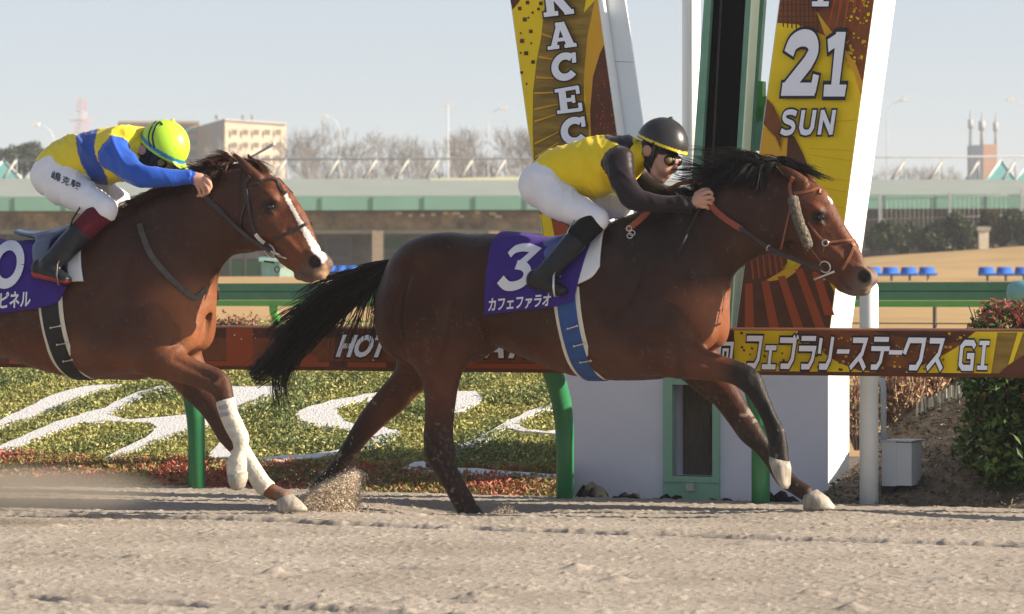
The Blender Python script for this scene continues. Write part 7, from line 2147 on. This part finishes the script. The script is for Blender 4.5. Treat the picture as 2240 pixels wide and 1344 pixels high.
def twig_shrub(name, say, base, h, spread, n, leafcols, nleaf, lsize, twigcol, cat='shrub', group=None):
    t = thing(name, say, cat, base, group=group)
    Pt, R = [], []
    for i in range(n):
        a = rng.uniform(0, 6.283); s = rng.random() ** .6 * spread; tp = Vector((math.cos(a) * s, math.sin(a) * s * .6, h * rng.uniform(.55, 1)))
        b = Vector((math.cos(a) * s * .25, math.sin(a) * s * .2, 0)); m_ = (tp + b) / 2 + Vector(rng.normal(size=3)) * .04
        T = np.linspace(0, 1, 7)[:, None]; Pt.append(np.array(b) * (1 - T) ** 2 + np.array(m_) * 2 * T * (1 - T) + np.array(tp) * T ** 2); R.append(np.linspace(.007, .002, 7))
    Pt = np.array(Pt) + np.array(base); V, Q = tubes(Pt, np.array(R), 4)
    link_mesh('stem', mesh_np('stem', V, Q), [mat('twig bark', twigcol, .85, .15, .3, 20)], t)
    i = rng.integers(0, n, nleaf); k = rng.integers(2, 7, nleaf)
    C = Pt[i, k] + rng.normal(size=(nleaf, 3)) * .035
    cc = np.array(leafcols)[rng.integers(0, len(leafcols), nleaf)] * rng.uniform(.6, 1.3, nleaf)[:, None]
    V, Q, c4 = leaves(C, rng.uniform(.6, 1.4, nleaf) * lsize, cc, 1, .45)
    link_mesh('foliage', mesh_np('foliage', V, Q, False, c4), [LEAFM], t)
    return t
for x, y, q, h, s, say in ((1972, 905, 19.3, .30, .16, 'dry reddish shrub on the mound, beside the round white post'), (2032, 888, 19.5, .34, .2, 'dry tan shrub on the mound, in the middle'), (2092, 868, 19.7, .34, .18, 'dry pinkish shrub on the mound, next to the green hedge'), (1938, 930, 19.6, .36, .12, 'dry shrub half behind the round white post'), (1878, 985, 18.9, .5, .09, 'tall dry shrub in the gap between white wing and round post'), (2000, 905, 20.0, .42, .22, 'wide dry shrub at the back of the mound')):
    b_ = onq(x, y, q); twig_shrub('dry_shrub', say, b_, h, s, 70, [(.42, .22, .14), (.5, .36, .2), (.33, .12, .1), (.28, .26, .1), (.45, .3, .24)], 900, .035, (.36, .26, .18), group='dry shrubs on the mound')
# small dried flower heads behind the rail
for i, (x, y) in enumerate(((462, 700), (492, 697), (520, 698), (548, 703))):
    b_ = onq(x, 745, 21.2); h = onq(x, y, 21.2).z - b_.z
    twig_shrub('dried_flower', 'dried red flower head above the brown rail cover, %s from the left' % ('first', 'second', 'third', 'fourth')[i], b_, h, .07, 14, [(.30, .09, .06), (.24, .13, .08)], 200, .035, (.2, .14, .09), 'flower', 'dried flowers above the rail')

# the red-tipped evergreen shrub at the right edge
def photinia():
    base = onq(2225, 1110, 17.75); base.z = -.08
    t = thing('evergreen_shrub', 'dense glossy green shrub with red young leaves on top, at the right edge', 'shrub', base)
    n = 11500
    u = rng.random(n); v = rng.random(n); w = rng.random(n)
    # rounded block standing on the mound edge
    d = rng.normal(size=(n, 3)); d /= np.linalg.norm(d, axis=1)[:, None]
    sx, sy, sz = .40, .42, .56
    sup = np.abs(d) ** 1.0; k = (np.abs(d) ** 4).sum(1) ** (-1 / 4)
    r = (1 - .34 * rng.random(n) ** 1.3) * (.74 + .52 * fbm(d[:, 0] * 3.5 + d[:, 1] * 2, d[:, 2] * 4.5, 19, 3)) + .10 * (rng.random(n) > .97)
    C = d * (k * r)[:, None] * np.array((sx, sy, sz)) * .93
    ctr = np.array((base.x + .10, base.y + .16, .55))
    C = C + ctr
    top = ramp01(C[:, 2], .90, 1.06)
    g = np.array([(.05, .105, .026), (.08, .145, .035), (.03, .062, .018), (.12, .17, .045)])[rng.integers(0, 4, n)]
    rd_ = np.array([(.26, .055, .05), (.32, .12, .08), (.18, .04, .04), (.22, .14, .05)])[rng.integers(0, 4, n)]
    isr = (rng.random(n) < top * .5 + .02)
    c = np.where(isr[:, None], rd_, g) * rng.uniform(.6, 1.35, n)[:, None]
    V, Q, c4 = leaves(C, rng.uniform(.035, .08, n), c, .8, .42, .25)
    lm_ = leaf_mat('glossy evergreen leaves', rough=.38, transl=.18)
    link_mesh('foliage', mesh_np('foliage', V, Q, False, c4), [lm_], t)
    n2 = 170; Pt, R = [], []
    for i in range(n2):
        a = rng.uniform(0, 6.283); s = rng.random() ** .5
        tp = ctr + np.array((math.cos(a) * s * sx * .95, math.sin(a) * s * sy * .95, sz * rng.uniform(-.3, 1.0))); b_ = np.array((base.x + .1 + rng.normal() * .05, base.y + .16 + rng.normal() * .05, -.1)); m_ = (tp * .5 + b_ * .5) + rng.normal(size=3) * .06
        T = np.linspace(0, 1, 6)[:, None]; Pt.append(b_ * (1 - T) ** 2 + m_ * 2 * T * (1 - T) + tp * T ** 2); R.append(np.linspace(.011, .003, 6))
    V, Q = tubes(np.array(Pt), np.array(R), 4); link_mesh('stem', mesh_np('stem', V, Q), [mat('shrub bark', (.10, .07, .05), .9)], t)
    # red sprigs standing up on the top
    C, cc = [], []
    for i in range(70):
        x, y = rng.uniform(-.25, .36), rng.uniform(-.3, .3); z = 1.04 + rng.uniform(-.05, .06)
        for k in range(9):
            C.append(ctr * np.array((1, 1, 0)) + np.array((x, y, z)) + rng.normal(size=3) * .02); cc.append(np.array((.30, .075, .07)) * rng.uniform(.6, 1.3))
    V, Q, c4 = leaves(np.array(C), rng.uniform(.04, .07, len(C)), np.array(cc), .5, .3, .9)
    link_mesh('young_leaves', mesh_np('young_leaves', V, Q, False, c4), [lm_], t)
photinia()

# ---- sand thrown up by the hooves
grain_m = mat('flying sand grains', (.56, .465, .355), .95, .1, .2, 40)
def spray(name, pts, n, size):
    """pts: function of random numbers giving pixel column, row and depth offset for each grain"""
    x, y, dd = pts(n); d = dd
    C = np.stack([(x - 1120) * d / F_PX, d, EYE - (y - HOR) * d / F_PX], 1)
    s = size * rng.uniform(.5, 1.5, n)
    off = np.array([(1, 1, 1), (1, -1, -1), (-1, 1, -1), (-1, -1, 1)]) * .5
    R = rng.normal(size=(n, 3, 3)); V = (C[:, None, :] + np.einsum('ij,njk->nik', off, R) * (s * .55)[:, None, None]).reshape(-1, 3)
    k = np.arange(n) * 4
    Fq = np.concatenate([np.stack([k + a, k + b, k + c], 1) for a, b, c in ((0, 1, 2), (0, 2, 3), (0, 3, 1), (1, 3, 2))])
    return tag(link_mesh(name, mesh_np(name, V, Fq, False), [grain_m]), kind='stuff')
def plume(n):
    # fan thrown up and forward from the trailing hind hoof, dense near its rim and thinning out below
    t = rng.random(n) ** .8; u = rng.random(n)
    x0 = 668 + 118 * t; top = np.interp(x0, [660, 700, 745, 778, 800], [1098, 1070, 1047, 1034, 1046]); bot = np.interp(x0, [660, 700, 745, 785, 800], [1126, 1131, 1132, 1128, 1120])
    v = u ** 1.35
    y = top + (bot - top) * v + rng.normal(size=n) * 2.5 - np.abs(rng.normal(size=n)) * 5 * (rng.random(n) > .8)
    x = x0 + rng.normal(size=n) * (2.5 + 5 * v) - 16 * v ** 1.5 * (t > .5) + np.where(rng.random(n) > .9, rng.normal(size=n) * 10, 0)
    return x, y, 17.74 + rng.normal(size=n) * .15
spray('sand_spray', plume, 190000, .0038)
def puff(n):
    a = np.abs(rng.normal(size=n)); x = 1105 + rng.normal(size=n) * 32; y = 1137 - np.abs(rng.normal(size=n)) * 11 * np.exp(-((x - 1105) / 40) ** 2)
    return x, y, 17.72 + rng.normal(size=n) * .06
spray('sand_spray', puff, 14000, .0034)
def scatter(n):
    x = rng.normal(size=n) * 70 + 720; y = 1118 - np.abs(rng.normal(size=n)) * 38
    return x, y, 17.8 + rng.normal(size=n) * .2
spray('loose_grains', scatter, 1200, .005)
# faint dust hanging at the left
def dust_cloud(x0, x1, y0, y1, d, dens, name):
    a, b = P(x0, y1, d - .5), P(x1, y0, d + .5)
    m = bpy.data.materials.new('hanging dust'); m.use_nodes = True; nt = m.node_tree; nt.nodes.clear()
    o = nt.nodes.new('ShaderNodeOutputMaterial'); v = nt.nodes.new('ShaderNodeVolumePrincipled'); nt.links.new(v.outputs[0], o.inputs['Volume'])
    v.inputs['Color'].default_value = (.8, .7, .58, 1); v.inputs['Anisotropy'].default_value = .2
    C = (a + b) / 2; hx, hy, hz = (b.x - a.x) / 2, .5, (b.z - a.z) / 2
    tc = nt.nodes.new('ShaderNodeTexCoord'); nz = nt.nodes.new('ShaderNodeTexNoise'); nz.inputs['Scale'].default_value = 2.6; nz.inputs['Detail'].default_value = 3
    nt.links.new(tc.outputs['Object'], nz.inputs['Vector'])
    g = nt.nodes.new('ShaderNodeTexGradient'); g.gradient_type = 'SPHERICAL'
    mp = nt.nodes.new('ShaderNodeMapping'); mp.vector_type = 'POINT'; mp.inputs['Scale'].default_value = (1 / hx, 1 / hy, 1 / hz)
    nt.links.new(tc.outputs['Object'], mp.inputs['Vector']); nt.links.new(mp.outputs['Vector'], g.inputs['Vector'])
    mu = nt.nodes.new('ShaderNodeMath'); mu.operation = 'MULTIPLY'; nt.links.new(nz.outputs['Fac'], mu.inputs[0]); nt.links.new(g.outputs['Fac'], mu.inputs[1])
    m2 = nt.nodes.new('ShaderNodeMath'); m2.operation = 'MULTIPLY'; m2.inputs[1].default_value = dens; nt.links.new(mu.outputs[0], m2.inputs[0]); nt.links.new(m2.outputs[0], v.inputs['Density'])
    mb = MB(); q = [(-hx, -hy), (hx, -hy), (hx, hy), (-hx, hy)]
    mb.hexa([(x, y, -hz) for x, y in q], [(x, y, hz) for x, y in q])
    o2 = mb.build(name, m); o2.location = C
    tag(o2, kind='stuff')
dust_cloud(-420, 420, 1000, 1150, 16.7, 7.0, 'dust_cloud')

# ---- the winter haze that pales the far things: one even body of air round everything
hb = MB(); X, Y0, Y1, Z0, Z1 = 720, -90, 1340, -1.4, 62
hb.hexa([(-X, Y0, Z0), (X, Y0, Z0), (X, Y1, Z0), (-X, Y1, Z0)], [(-X, Y0, Z1), (X, Y0, Z1), (X, Y1, Z1), (-X, Y1, Z1)])
hm = bpy.data.materials.new('winter haze'); hm.use_nodes = True; nt = hm.node_tree; nt.nodes.clear()
o_ = nt.nodes.new('ShaderNodeOutputMaterial'); v_ = nt.nodes.new('ShaderNodeVolumePrincipled')
v_.inputs['Color'].default_value = (.86, .90, .95, 1); v_.inputs['Density'].default_value = .0006; v_.inputs['Anisotropy'].default_value = .1
nt.links.new(v_.outputs[0], o_.inputs['Volume'])
tag(hb.build('haze', hm), kind='stuff')
